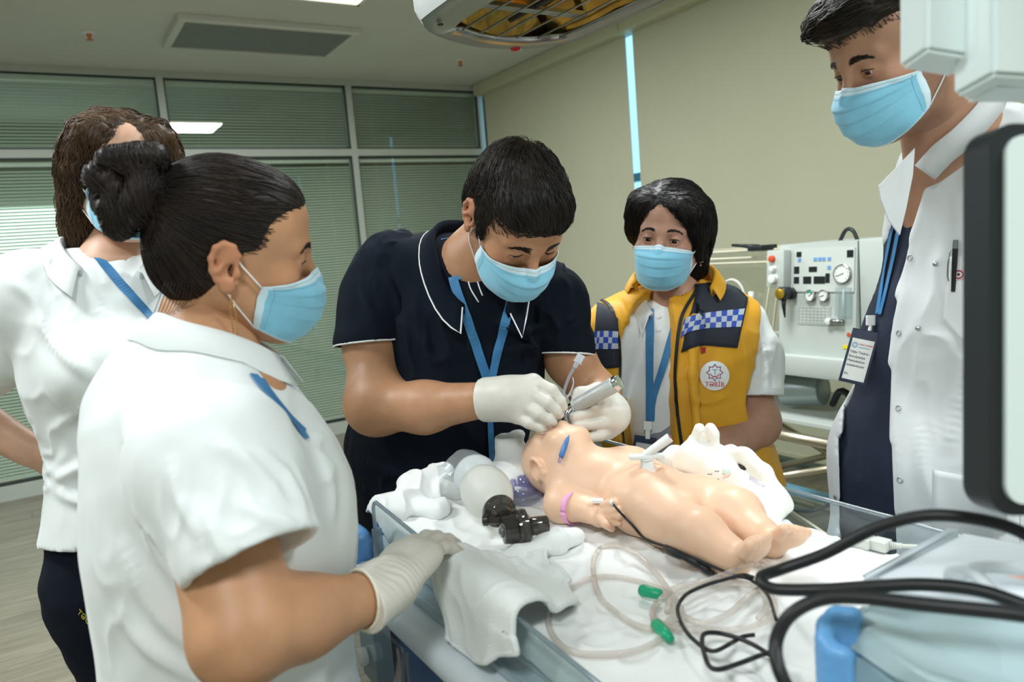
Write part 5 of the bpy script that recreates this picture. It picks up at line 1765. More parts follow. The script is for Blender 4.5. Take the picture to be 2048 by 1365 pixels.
    op_ = [J(1850, 250, 1.36), J(1838, 330, 1.36), J(1797, 480, 1.37), J(1762, 600, 1.38), J(1736, 750, 1.39), J(1730, 900, 1.40), J(1735, 1040, 1.40), J(1738, 1500, 1.40)]
    ow = [0.016, 0.017, 0.018, 0.025, 0.037, 0.045, 0.048, 0.050]
    for i in range(7):
        a_, b_ = op_[i], op_[i+1]
        up_ = unit(b_-a_)
        fx = unit(np.cross(up_, unit((a_+b_)/2-CC)))
        fz = np.cross(fx, up_)
        L_ = np.linalg.norm(b_-a_)/2
        wm = (ow[i]+ow[i+1])/2
        C_.append(rbox((a_+b_)/2, (wm, L_+0.01, 0.19), np.stack([fx, up_, fz], 1), 0.003, 0.004, op='s'))
    C_ += [cone(H.w((0, -0.04, -0.10)), nb, 0.064, 0.068, 0.004, op='s')]
    o2, v2, q2, t2 = cloth('white_coat', C_, M_coat, root, 0.0050, amp=0.010, fs=(15, 15, 6), seed=45, smooth=4,
                           creases=[([(1960, 640), (1932, 770), (1900, 890)], 0.008, 0.016), ([(1950, 330), (1925, 420), (1935, 520)], 0.006, 0.014), ([(1840, 850), (1850, 950), (1880, 1040)], 0.006, 0.014)])
    # stand-up collar and the turned-out lapel of the other front
    bv, bq = solid(P, 0.007)
    bt = bvh(bv, bq)
    cp = [hit(bt, x, y, 0.007) for x, y in spline([(2010, 160), (1968, 222), (1925, 270), (1884, 306), (1856, 338)], 6)]
    cn_ = np.array([n_ for p_, n_ in cp])
    for _ in range(4):
        cn_[1:-1] = 0.5*cn_[1:-1]+0.25*(cn_[:-2]+cn_[2:])
    MB().ribbon([p_ for p_, n_ in cp], cn_, 0.042, 0.004).build('collar', M_coat, root, True)
    lp = [J(1830, 296, 1.318), J(1806, 322, 1.322), J(1758, 372, 1.330), J(1762, 398, 1.332), J(1778, 440, 1.335), J(1800, 470, 1.335), J(1812, 420, 1.328), J(1826, 350, 1.322)]
    k_ = len(lp)
    MB().add(list(lp)+[p_+CF*0.004 for p_ in lp], [tuple(range(k_-1, -1, -1)), tuple(range(k_, 2*k_))]+[(i, (i+1) % k_, k_+(i+1) % k_, k_+i) for i in range(k_)]).build('lapel', M_coat, root)
    # snap buttons, pocket, pen, tag
    sn = mat('snap_steel', 'aeb4b6', 0.3, metal=0.9)
    for x, y in ((1852, 368), (1820, 516), (1798, 667), (1797, 817), (1800, 961)):
        c, n = hit(t2, x, y, 0.0008)
        u = unit(np.cross(n, A(0, 0, 1)))
        w = np.cross(n, u)
        MB().tube([c+0.0048*(u*math.cos(a)+w*math.sin(a)) for a in np.linspace(0, 2*math.pi, 21)], 0.0011, 6, caps=False).build('snap_button', sn, root, True)
    for x, y in ((1782, 360), (1757, 497), (1719, 629), (1682, 873), (1675, 995)):
        c, n = hit(t2, x-3, y, 0.001)
        disc(c, n, 0.0045, 0.002, 14).build('snap_button', sn, root, 'auto')
    V, F, M = patch(t2, [[(1901, 514), (1950, 512), (1990, 507)], [(1886, 640), (1935, 690), (1990, 686)]], 14, 16, 0.0022, 0.0006)
    pk = wmesh('breast_pocket', V, F, M_coat, root, smooth=True)
    V, F, M = patch(t2, [[(1868, 940), (1960, 958), (2040, 975)], [(1862, 1120), (1960, 1130), (2040, 1140)]], 14, 14, 0.0022, 0.0006)
    wmesh('side_pocket', V, F, M_coat, root, smooth=True)
    c, n = hit(t2, 1912, 516, 0.006)
    up = cdir(0.02, 1, 0.05)
    pen = MB().lathe(c-up*0.06, up, [(0, 0.0035), (0.06, 0.0045), (0.075, 0.0046), (0.0751, 0.0044), (0.090, 0.0042), (0.0905, 0.003)], 16, 0)
    pen.m = [1 if (i//16) >= 3 else 0 for i in range(len(pen.m))]
    pen.build('pen', [mat('pen_black', '15181b', 0.35), mat('pen_grey', '7d8486', 0.3, metal=0.7)], root, 'auto')
    MB().tube([c+n*0.003-CR*0.007+up*0.012, c+n*0.007-CR*0.008-up*0.004, c+n*0.006-CR*0.009-up*0.030, c+n*0.002-CR*0.008-up*0.042], [0.0012, 0.0016, 0.0016, 0.001], 6, sub=5).build('pen_clip', mat('pen_grey', '7d8486'), root, True)
    c, n = hit(t2, 1918, 550, 0.0036)
    ux = unit(cdir(1, 0.02, 0)-n*(cdir(1, 0.02, 0)@n))
    uy = unit(np.cross(n, ux))
    R = np.stack([ux, uy, n], 1)
    tg = MB().box(c, (0.0125, 0.0088, 0.0004), R).build('woven_tag', mat('tag_pink', 'dcc3c4', 0.7), root)
    tm = MB()
    oc = c+n*0.0007
    tm.tube([oc+ux*0.0068*math.cos(a)+uy*0.0066*math.sin(a) for a in np.linspace(0, 2*math.pi, 25)], [0.0007, 0.0012, 0.0007, 0.0012, 0.0007], 5, caps=False)
    tm.build('tag_ring', mat('tag_maroon', '8e1f3e', 0.7), tg)
    MB().lathe(oc, n, [(0, 0.0022), (0.0005, 0.0022)], 14).build('tag_dot', mat('tag_black', '16181a', 0.7), tg)
    # lanyard with card holder
    lanyard(root, t, [(1826, 330), (1800, 400), (1782, 480), (1768, 560), (1757, 628)], 0.012)
    lanyard(root, t, [(1830, 360), (1806, 430), (1788, 520), (1772, 590), (1762, 630)], 0.010)
    c0, n0 = hit(t, 1752, 645, 0.012)
    R = np.stack([CR, -CU, CF], 1)
    MB().box(c0, (0.008, 0.010, 0.004), R, bev=0.0015).build('clip', M_white, root)
    MB().tube([c0-CU*0.010, c0-CU*0.018-CF*0.006-CR*0.004, c0-CU*0.028-CR*0.006], 0.0035, 8).build('clip_strap', M_white, root, True)
    dn = cdir(-0.28, -1, 0)
    rt = cdir(0.85, -0.22, 0.5)
    b, pc, r_, d_, n_ = badge(root, c0+dn*0.020-CF*0.004-CR*0.004, rt, dn, 0.050, 0.108, mat('card_white', 'e4e6e4', 0.4), mat('badge_navy', '1c2b44', 0.3))
    ink, red, blu = mat('ink_grey', '3c4046', 0.6), mat('ink_red', 'c4454a', 0.6), mat('ink_teal', '3f8fb0', 0.6)
    L0 = pc-r_*0.019
    for k, s_ in enumerate(('Tibbi Tədris-', 'Simulyasiya', 'Mərkəzinin', 'mütəxəssisi')):
        text_mesh('card_lettering', s_, 0.0068, L0+d_*(-0.012+0.0088*k), r_, -d_, ink, b)
    text_mesh('card_lettering', 'Dr.', 0.0068, L0+d_*0.032, r_, -d_, ink, b)
    text_mesh('card_lettering', 'YENİ KLİNİKA', 0.0042, L0+r_*0.013-d_*0.029, r_, -d_, red, b)
    mb = MB()
    mb.tube([L0+r_*0.006-d_*0.028+0.0055*(r_*math.cos(a)+d_*math.sin(a)) for a in np.linspace(0, 2*math.pi, 17)], 0.0005, 4, caps=False)
    mb.tube([L0+r_*0.006-d_*0.028+0.003*(r_*math.cos(a)+d_*math.sin(a)) for a in np.linspace(0, 2*math.pi, 17)], 0.0005, 4, caps=False)
    mb.tube([L0+r_*0.014-d_*0.0245, L0+r_*0.034-d_*0.0245], 0.0006, 4)
    mb.build('card_emblem', blu, b)
    legs(root, A(pel[0], pel[1], 0.82), f, (pel[:2]+sd[:2]*0.11, pel[:2]-sd[:2]*0.11), M_scrub, M_shoe, hipr=0.135)
    return root
M2 = man_coat()
# ------------------------------------------------------------------ infant warmer (bed, column, heater hood)
M_bedw = mat('bed_white_plastic', 'dfe8ee', 0.35, noise=0.02, nscale=6)
M_bedb = mat('bed_slate_blue', '4a70a8', 0.45, noise=0.04, nscale=6)
M_lblue = mat('handle_light_blue', '5f96cf', 0.4, noise=0.03, nscale=6)
M_acr = clear_mat('clear_acrylic', (0.90, 0.95, 0.96), 0.03, 1.6, 0.05)
M_acre = clear_mat('acrylic_edge', (0.55, 0.64, 0.68), 0.08, 1.5, 0.12, 0.35, (0.55, 0.62, 0.66))
M_chrome = mat('brushed_chrome', 'a9acab', 0.28, metal=1.0)
M_gold = mat('gold_reflector', 'c9a04a', 0.22, metal=1.0, noise=0.25, nscale=18, bump=0.5, bscale=30)
M_greyp = mat('grey_plastic', '9fb3b8', 0.4)
M_dark = mat('dark_grey', '20262a', 0.4)
def warmer():
    t = thing('infant_warmer', (0.75, 0.75, 0), 'white and blue infant warmer bed with clear side panels and heater hood', 'medical bed')
    # deck with a rounded rim
    v, q = solid([rbox((0.745, 0.73, 0.930), (0.345, 0.66, 0.024), None, 0.022, 0)], 0.006)
    wmesh('deck', v, q, M_bedw, t)
    MB().b2((0.44, 0.10, 0.62), (1.05, 1.33, 0.912), bev=0.03).build('base_panel', M_bedb, t, 'auto')
    MB().b2((0.60, 0.45, 0.16), (0.90, 1.00, 0.63), bev=0.02).build('pedestal', M_bedw, t, 'auto')
    for sx in (0.42, 1.02):
        MB().b2((sx-0.035, 0.05, 0.10), (sx+0.035, 1.30, 0.17), bev=0.015).build('base_leg', M_bedw, t, 'auto')
        for y in (0.10, 1.25):
            MB().lathe((sx-0.02, y, 0.055), (1, 0, 0), [(0, 0.045), (0.004, 0.055), (0.036, 0.055), (0.04, 0.045)], 20).build('castor', M_dark, t, 'auto')
            MB().b2((sx-0.012, y-0.012, 0.05), (sx+0.012, y+0.012, 0.11)).build('castor_fork', M_greyp, t)
    MB().b2((0.42, 0.42, 0.11), (1.02, 0.98, 0.16), bev=0.01).build('base_cross', M_bedw, t, 'auto')
    # side panels
    for x, y0, y1, z1, nm in ((0.452, 0.42, 1.255, 1.082, 'near'), (1.062, 0.30, 1.40, 1.045, 'far')):
        drop = 0.065 if nm == 'near' else 0.0
        R = 0.022
        pts = [(y0, 0.952), (y1, 0.952)]+[(y1-R+R*math.cos(a), z1-R+R*math.sin(a)) for a in np.linspace(0, math.pi/2, 6)]+[(y0+R+R*math.cos(a), z1-R+R*math.sin(a)) for a in np.linspace(math.pi/2, math.pi, 6)]
        pts = [(yy, zz-drop*max(0, min(1, (y1-yy)/(y1-y0))) if zz > 0.96 else zz) for yy, zz in pts]
        pn = MB().prism(pts, (x, 0, 0), (0, 1, 0), (0, 0, 1), -0.003, 0.003).build('side_panel', M_acr, t)
        edge = [(x, yy, zz) for yy, zz in pts[1:]]
        MB().tube(edge, 0.0036, 6).build('panel_edge', M_acre, pn, True)
        MB().b2((x-0.010, y0, 0.948), (x-0.0035, y1, 0.964), bev=0.001).build('panel_rail', mat('rail_grey', '9fb0b8', 0.3), pn)
        for yy in (y0+0.02, y1-0.006):
            MB().b2((x-0.008, yy-0.006, 0.950), (x+0.008, yy+0.006, 1.03), bev=0.002).build('panel_post', M_acre, pn)
    # folded-down panel hanging below the head corner
    pf = MB().b2((0.392, 1.02, 0.60), (0.398, 1.335, 0.915), bev=0.0015).build('folded_panel', M_acr, t)
    MB().tube([(0.395, 1.02, 0.915), (0.395, 1.02, 0.60), (0.395, 1.335, 0.60), (0.395, 1.335, 0.915)], 0.003, 6).build('panel_edge', M_acre, pf, True)
    MB().lathe((0.392, 1.20, 0.835), (-1, 0, 0), [(0, 0.014), (0.008, 0.016), (0.014, 0.014), (0.015, 0.009)], 20).build('panel_knob', M_white, pf, 'auto')
    MB().b2((0.398, 1.17, 0.78), (0.43, 1.245, 0.93), bev=0.006).build('panel_hinge', M_bedw, t, 'auto')
    # corner bumpers at the head end
    for x0, x1 in ((0.402, 0.468), (1.068, 1.116)):
        P = [rbox(((x0+x1)/2, 1.345, 0.945), ((x1-x0)/2, 0.045, 0.068), None, 0.026, 0), ell(((x0+x1)/2-0.03, 1.30, 0.955), (0.014, 0.020, 0.034), k=0.006, op='s'), ell(((x0+x1)/2+0.005, 1.292, 0.95), (0.010, 0.016, 0.040), k=0.006, op='s')]
        v, q = solid(P, 0.004)
        wmesh('corner_bumper', v, q, M_lblue, t)
    # column and arm that carry the hood, at the foot end
    cx, cy = 0.905, 0.30
    MB().b2((cx-0.085, cy-0.10, 0.17), (cx+0.085, cy+0.06, 1.62), bev=0.02).build('column', mat('column_white', 'dfeceb', 0.4), t, 'auto')
    MB().b2((cx-0.075, cy-0.09, 1.60), (cx+0.075, cy+0.05, 2.10), bev=0.02).build('column_head', mat('column_white', 'dfeceb'), t, 'auto')
    MB().b2((cx-0.06, cy-0.02, 1.97), (cx+0.06, 0.86, 2.09), bev=0.02).build('hood_arm', mat('column_white', 'dfeceb'), t, 'auto')
    # heater hood
    zb = 1.945
    def out(s=1.0, dy=0.0):
        pts = [(0.685, 0.80), (0.685, 1.30), (0.70, 1.38), (0.745, 1.435), (0.82, 1.48), (0.90, 1.505), (0.98, 1.50), (1.045, 1.465), (1.085, 1.40), (1.09, 1.30), (1.09, 0.80)]
        P = spline(np.array(pts), 5)
        c = np.array([0.888, 1.15])
        return [tuple(c+(p-c)*s) for p in P]
    sh = MB()
    o1, o2, o3 = out(1.0), out(1.04), out(0.93)
    n = len(o1)
    lev = [(o1, zb), (o2, zb+0.02), (o2, zb+0.07), (o3, zb+0.13)]
    V = [(p[0], p[1], z) for o, z in lev for p in o]
    F = [(k*n+i, (k+1)*n+i, (k+1)*n+(i+1) % n, k*n+(i+1) % n) for k in range(3) for i in range(n)]+[tuple(3*n+i for i in range(n))]
    sh.add(V, F)
    sh.build('hood_shell', mat('hood_white', 'e6ecec', 0.3), t, 'auto')
    # polished underside with a window onto the reflector
    ox0, ox1, oy0, oy1 = 0.775, 1.055, 1.00, 1.455
    win = [(ox0, oy0), (ox0, 1.37), (0.82, 1.42), (0.90, 1.452), (0.98, 1.445), (1.03, 1.41), (ox1, 1.36), (ox1, oy0)]
    W_ = spline(np.array(win), 6)
    ring = np.array(o1)
    # bridge ring between outline and window
    ang = lambda P: np.unwrap(np.arctan2(P[:, 1]-1.22, P[:, 0]-0.905))
    th = np.linspace(0, 2*math.pi, 120, endpoint=False)
    def radial(P):
        a = np.arctan2(P[:, 1]-1.22, P[:, 0]-0.905)
        out_ = []
        Q = np.vstack([P, P[:1]])
        for tt in th:
            d = np.array([math.cos(tt), math.sin(tt)])
            best = None
            for i in range(len(Q)-1):
                p, e = Q[i]-A(0.905, 1.22), Q[i+1]-Q[i]
                den = d[0]*e[1]-d[1]*e[0]
                if abs(den) < 1e-12:
                    continue
                r = (p[0]*e[1]-p[1]*e[0])/den
                s_ = (p[0]*d[1]-p[1]*d[0])/den
                if r > 0 and -1e-9 <= s_ <= 1+1e-9:
                    best = r if best is None else max(best, r)
            out_.append(np.array([0.905, 1.22])+d*(best or 0.1))
        return np.array(out_)
    ro, ri = radial(ring), radial(W_)
    m = len(th)
    V = [(p[0], p[1], zb-0.001) for p in ro]+[(p[0], p[1], zb+0.003) for p in ri]+[(p[0], p[1], zb+0.012) for p in ri]
    F = [(i, (i+1) % m, m+(i+1) % m, m+i) for i in range(m)]+[(m+i, m+(i+1) % m, 2*m+(i+1) % m, 2*m+i) for i in range(m)]
    MB().add(V, F).build('hood_plate', M_chrome, t, True)
    # folded gold reflector: trough faces inside
    rf = MB()
    xs = [ox0, 0.84, 0.915, 0.99, ox1]
    zs = [zb+0.010, zb+0.055, zb+0.062, zb+0.055, zb+0.010]
    ys = np.linspace(oy0, oy1, 7)
    for i in range(4):
        for j in range(6):
            dz = 0.004*((i+j) % 2)
            a = (xs[i], ys[j], zs[i]+dz)
            rf.add([a, (xs[i], ys[j+1], zs[i]+0.004-dz), (xs[i+1], ys[j+1], zs[i+1]+dz), (xs[i+1], ys[j], zs[i+1]+0.004-dz)], [(0, 1, 2, 3)])
    rf.add([(ox0, oy1, zb+0.01), (ox1, oy1, zb+0.01), (ox1, oy1-0.04, zb+0.065), (ox0, oy1-0.04, zb+0.065)], [(0, 1, 2, 3)])
    rf.build('reflector', M_gold, t)
    MB().tube([(0.915, 1.0, zb+0.030), (0.915, 1.40, zb+0.030)], 0.007, 10).build('heater_element', mat('heater_dark', '2a211a', 0.5), t, True)
    MB().b2((ox0, 1.30, zb+0.020), (ox1, 1.325, zb+0.028)).build('heater_bracket', M_chrome, t)
    for x in np.linspace(ox0+0.03, ox1-0.012, 6):
        MB().tube([(x, oy0, zb+0.004), (x, 1.44-abs(x-0.915)*0.25, zb+0.004)], 0.0022, 6).build('guard_rod', M_chrome, t, True)
    c = A(0.985, 1.495, zb+0.004)
    MB().lathe(c, (0, 0, -1), [(0, 0.014), (0.004, 0.014), (0.009, 0.010), (0.011, 0.004)], 18).build('alarm_lamp', mat('red_lens', 'b51020', 0.2, coat=0.5), t, 'auto')
    MB().lathe((0.735, 1.375, zb-0.001), (0, 0, -1), [(0, 0.006), (0.002, 0.006)], 12).build('plate_screw', M_dark, t)
    return t
WARMER = warmer()

M_sheet = mat('sheet_white', 'eef1f0', 0.85, noise=0.02, nscale=6, bump=0.2, bscale=700)
M_towel = mat('towel_white', 'edf3f2', 0.95, noise=0.02, nscale=8, bump=0.7, bscale=420, sheen=0.4)
tag(MB().b2((0.475, 0.47, 0.9545), (1.045, 1.335, 0.985), bev=0.012).build('mattress', mat('mattress_blue_grey', 'c9d3d8', 0.6), smooth='auto'), 'thin pale mattress under the white sheet of the warmer', 'mattress')
def sheet():
    nx, ny = 150, 230
    X, Y = np.meshgrid(np.linspace(0.472, 1.049, nx), np.linspace(0.455, 1.352, ny), indexing='ij')
    P = np.stack([X.ravel(), Y.ravel(), 0*X.ravel()], 1)
    w = vnoise(P, 6)[:, None]*0.08
    r1 = 1-2.4*np.abs(vnoise((P+w)*A(1.0, 0.45, 1), 17))
    r2 = 1-2.4*np.abs(vnoise((P-w)*A(0.5, 1.1, 1)+3, 28))
    z = 0.996+0.010*np.maximum(r1, 0)**2+0.006*np.maximum(r2, 0)**2+0.004*vnoise(P, 12)
    # heaped up at the head end
    hd = np.clip((P[:, 1]-1.12)/0.2, 0, 1)*np.clip(1.15-(P[:, 0]-0.47)/0.42, 0, 1)
    z = z+hd*(0.030+0.030*np.maximum(1-2.2*np.abs(vnoise((P+w)*A(1.3, 0.8, 1)+9, 16)), 0))
    z = z+np.clip((P[:, 1]-1.22)/0.1, 0, 1)*0.03*np.clip((P[:, 0]-0.66)/0.1, 0, 1)*np.clip((0.98-P[:, 0])/0.1, 0, 1)
    ed = np.minimum(np.minimum(P[:, 0]-0.472, 1.049-P[:, 0]), np.minimum(P[:, 1]-0.455, 1.352-P[:, 1]))
    z = z-0.030*np.clip(1-ed/0.020, 0, 1)**2
    P[:, 2] = z
    i, j = np.meshgrid(np.arange(nx-1), np.arange(ny-1), indexing='ij')
    a = (i*ny+j).ravel()
    Q = np.stack([a, a+ny, a+ny+1, a+1], 1)
    V2 = P.copy()
    V2[:, 2] -= 0.004
    n = len(P)
    rim = list(range(ny))+[k*ny+ny-1 for k in range(1, nx)]+[(nx-1)*ny+k for k in range(ny-2, -1, -1)]+[k*ny for k in range(nx-2, 0, -1)]
    R_ = np.array([(rim[k], rim[(k+1) % len(rim)], n+rim[(k+1) % len(rim)], n+rim[k]) for k in range(len(rim))])
    Q = np.vstack([Q, Q[:, ::-1]+n, R_])
    o = mesh_obj('bed_sheet', np.vstack([P, V2]), Q, M_sheet)
    tag(o, 'crumpled white sheet spread over the warmer mattress', 'sheet')
    return bvh(P, Q[:len(a)]), o
SHEET, SHEET_OB = sheet()
def on_sheet(x, y, up=0.0):
    """where the line of sight of a pixel meets the sheet"""
    d = unit(ray(x, y))
    h_, n, i, ds = SHEET.ray_cast(Vector(CC), Vector(d))
    p = np.array(h_) if h_ is not None else onz(x, y, 1.0)
    return p+A(0, 0, up)
def tree_of(o):
    '''surface of a thing or part in world space'''
    off = np.zeros(3)
    r = o
    while r is not None:
        off += np.array(r.location[:])
        r = r.parent
    return BVHTree.FromPolygons([Vector(np.array(x.co[:])+off) for x in o.data.vertices], [tuple(p.vertices) for p in o.data.polygons])
def push_out(v, trees, gap=0.0005, reach=0.06):
    '''vertices that lie inside one of the surfaces are moved onto it'''
    v = v.copy()
    for t in trees:
        for k in range(len(v)):
            h_, n, i, d = t.find_nearest(Vector(v[k]), reach)
            if h_ is not None:
                w = np.array(h_)
                if (v[k]-w)@np.array(n) < gap:
                    v[k] = w+np.array(n)*gap
    return v
def bed_down(v):
    '''cloth lies on the sheet, not through it'''
    v = v.copy()
    for k in range(len(v)):
        h_, n, i, d = SHEET.ray_cast(Vector((v[k][0], v[k][1], 1.3)), Vector((0, 0, -1)))
        if h_ is not None and v[k][2] < h_[2]+0.0004:
            v[k][2] = h_[2]+0.0004
    return v
def rag(name, prims, m, label, cat, amp=0.006, h=0.004, fs=(20, 20, 20), seed=0, off=(), fit=None):
    v, q = solid(prims, h, smooth=2)
    n = normals(v, q)
    w = vnoise(v+seed, 11)[:, None]*0.06
    d = np.maximum(1-2.4*np.abs(vnoise((v+w+seed)*A(*fs)/20, 26)), 0)**2+0.5*vnoise(v+seed, 40)
    v = v+n*(amp*d)[:, None]
    if fit is not None:
        v = fit(v)
    v = bed_down(v)
    if off:
        v = push_out(v, off)
    return tag(mesh_obj(name, v, q, m), label, cat), v, q
# ------------------------------------------------------------------ baby manikin on the warmer
M_vinyl = mat('manikin_vinyl', 'e6bfa2', 0.42, noise=0.05, nscale=9, bump=0.08, bscale=260, sss=0.2)
def manikin():
    J = onz
    root = thing('baby_manikin', (0.78, 1.05, 1.0), 'peach vinyl baby manikin lying on its back on the white sheet', 'manikin')
    ax = unit(J(1400, 1045, 1.05)-J(1200, 960, 1.05))      # head to feet
    zz = A(0, 0, 1)
    sd = unit(np.cross(ax, zz))                             # towards the near side
    if sd@A(-1, 0, 0) < 0:
        sd = -sd
    hc = J(1118, 925, 1.088)
    R = np.stack([sd, -ax, zz], 1)
    P = [ell(hc-ax*0.012, (0.064, 0.072, 0.066), R, k=0.02), ell(hc+ax*0.036+zz*0.016, (0.050, 0.048, 0.050), R, k=0.03),
         ell(hc+ax*0.062+zz*0.018, (0.034, 0.028, 0.032), R, k=0.03),
         cone(hc+ax*0.012+zz*0.064, hc+ax*0.024+zz*0.076, 0.006, 0.010, 0.010),
         ell(hc-ax*0.006+zz*0.052, (0.044, 0.020, 0.016), R, k=0.02), ell(hc+ax*0.042+zz*0.058+sd*0.020, (0.020, 0.022, 0.016), R, k=0.02), ell(hc+ax*0.042+zz*0.058-sd*0.020, (0.020, 0.022, 0.016), R, k=0.02),
         ell(hc+ax*0.008+zz*0.070+sd*0.022, (0.014, 0.008, 0.007), R, k=0.010, op='s'), ell(hc+ax*0.008+zz*0.070-sd*0.022, (0.014, 0.008, 0.007), R, k=0.010, op='s')]
    # ear on the near side
    ec = hc+ax*0.030+sd*0.056+zz*0.006
    er = [ec+sd*(0.009+0.004*math.sin(a))+(-ax*math.cos(a-0.7)*0.017)+(zz*math.sin(a-0.7)*0.021) for a in np.linspace(-0.6, 4.4, 11)]
    P += chain(er, [0.0042]*11, 0.003)
    P += [ell(ec+sd*0.004, (0.006, 0.014, 0.018), R, k=0.006), ell(ec+sd*0.012+ax*0.002, (0.008, 0.009, 0.012), R, k=0.003, op='s')]
    # trunk
    nk = hc+ax*0.075-zz*0.030
    ch, be, pe = J(1232, 972, 1.050), J(1302, 1002, 1.052), J(1362, 1024, 1.044)
    P += [cone(hc+ax*0.03-zz*0.012, nk, 0.040, 0.040, 0.03), cone(nk, ch, 0.042, 0.052, 0.04, n=sd, flat=1.25), cone(ch, be, 0.052, 0.053, 0.04, n=sd, flat=1.25),
          cone(be, pe, 0.053, 0.046, 0.04, n=sd, flat=1.22), cone(ch+sd*0.050-ax*0.015, ch-sd*0.055-ax*0.015, 0.040, 0.040, 0.04)]
    for s_ in (1, -1):
        P += [ell(ch+sd*s_*0.036+zz*0.044, (0.030, 0.034, 0.016), R, k=0.03)]
    P += [ell(be+zz*0.060+ax*0.012, (0.008, 0.008, 0.008), R, k=0.010, op='s')]
    # far arm, lying along the other side
    s2 = ch-sd*0.075-ax*0.03
    e2 = s2-sd*0.03+ax*0.09-zz*0.02
    w2 = e2+ax*0.075+sd*0.005
    P += [cone(s2, e2, 0.035, 0.030, 0.02), cone(e2, w2, 0.029, 0.020, 0.015), cone(w2, w2+ax*0.03, 0.019, 0.018, 0.01)]
    for k in range(4):
        P += [cone(w2+ax*0.03+sd*(0.012-0.008*k), w2+ax*0.055+sd*(0.016-0.011*k)-zz*0.006, 0.0078, 0.006, 0.003)]
    # legs
    def leg(h, k, a, hl, t, wid):
        Q = [cone(h, k, 0.045, 0.038, 0.03), cone(k, a, 0.038, 0.026, 0.025), cone(a, hl, 0.024, 0.020, 0.02)]
        fd = unit(t-hl)
        nn = unit((a-k)-fd*((a-k)@fd))
        sx = unit(np.cross(fd, nn))
        L_ = np.linalg.norm(t-hl)
        Q += [cone(hl, hl+fd*L_*0.66, 0.021, 0.027, 0.014, n=nn, flat=0.62)]
        base = hl+fd*L_*0.74
        for i in range(5):
            o = sx*(i-2)*0.0112*wid
            ln = (0.019, 0.018, 0.016, 0.013, 0.009)[i]
            Q += [cone(base+o-fd*0.002*i, base+o+fd*ln-nn*0.003, 0.0098 if i == 0 else 0.0078, 0.0088 if i == 0 else 0.0068, 0.002)]
        return Q
    P += leg(J(1338, 1042, 1.042), J(1398, 1074, 1.046), J(1452, 1108, 1.034), J(1472, 1126, 1.022), J(1526, 1084, 1.072), 1)
    P += leg(J(1408, 1004, 1.042), J(1474, 1030, 1.044), J(1522, 1074, 1.034), J(1540, 1092, 1.020), J(1598, 1064, 1.064), 1)
    P += [ell(J(1376, 1002, 1.074), (0.010, 0.014, 0.009), R, k=0.015)]
    # near arm and hand, resting against the flank
    pv, pq = solid(P, 0.005, smooth=1)
    PT = bvh(pv, pq)
    def fl(x, y, off, z):
        d = unit(ray(x, y))
        h_, n_, i_, ds = PT.ray_cast(Vector(CC), Vector(d))
        g = onz(x, y, z)
        if h_ is not None:
            h_ = np.array(h_)-d*off
            if (h_-CC)@d < (g-CC)@d:
                return h_
        return g
    sh, el, wr = J(1148, 968, 1.052), J(1124, 1010, 1.040), fl(1176, 1022, 0.020, 1.036)
    P += [cone(sh, el, 0.036, 0.031, 0.02), cone(el, wr, 0.030, 0.020, 0.015)]
    kn = fl(1198, 1032, 0.014, 1.034)
    P += [cone(wr, kn, 0.019, 0.021, 0.010, n=cdir(0.2, 0.6, 0.8), flat=0.7)]
    for tip, mid in (((1234, 1020), (1217, 1023)), ((1240, 1033), (1221, 1032)), ((1237, 1046), (1219, 1041)), ((1224, 1058), (1211, 1049))):
        P += chain([kn, fl(*mid, 0.013, 1.036), fl(*tip, 0.007, 1.022)], [0.0095, 0.0078, 0.0062], 0.001)
    P += chain([wr, fl(1206, 1014, 0.012, 1.04), fl(1226, 1006, 0.008, 1.04)], [0.012, 0.0088, 0.0068], 0.002)
    v, q = solid(P, 0.0024, smooth=1)
    # moulding creases on the flank
    wmesh('body', v, q, M_vinyl, root)
    tr = bvh(v, q)
    # pink wrist band
    c = el*0.62+wr*0.38
    d = unit(wr-el)
    u = unit(np.cross(d, zz))
    w = np.cross(d, u)
    pts, nn = [], []
    for a in np.linspace(0, 2*math.pi, 30):
        r_ = u*math.cos(a)+w*math.sin(a)
        pts.append(c+r_*0.0290)
        nn.append(r_)
    MB().ribbon(pts, nn, 0.015, 0.0014).build('wrist_band', mat('band_pink', 'eba7d6', 0.45), root, True)
    # umbilical stub with winged holder and slanted tube
    b, n = hit(tr, 1294, 934)
    um = MB().lathe(b-zz*0.008, zz, [(0, 0.013), (0.012, 0.011), (0.020, 0.010), (0.022, 0.013)], 20).build('umbilical_stub', mat('stub_clear_white', 'e9eef2', 0.3), root, 'auto')
    R2 = np.stack([unit(CR+0.05*CU), unit(np.cross(zz, CR)), zz], 1)
    MB().box(b+zz*0.018, (0.030, 0.008, 0.004), R2, bev=0.003).build('stub_wing', M_white, um, 'auto')
    a0, a1 = b+zz*0.020-CR*0.002, b+zz*0.020+cdir(0.75, 0.62, 0.2)*0.052
    tb = MB().lathe(a0, a1-a0, [(0, 0.007), (0.048, 0.0082), (0.052, 0.0082), (0.052, 0.0060), (0.046, 0.0058)], 18).build('stub_tube', M_white, um, 'auto')
    for k, cc in enumerate(('3a5cc0', '3a5cc0', 'd84a52')):
        MB().lathe(a0+unit(a1-a0)*0.042+CU*(0.002-0.0028*(k == 0))+CR*(0.002*(k-1)), a1-a0, [(0, 0.0021), (0.0095, 0.0021)], 10).build('stub_lumen', mat('lumen_'+cc, cc, 0.4), um)
    return root, tr
MANIKIN, MAN_T = manikin()

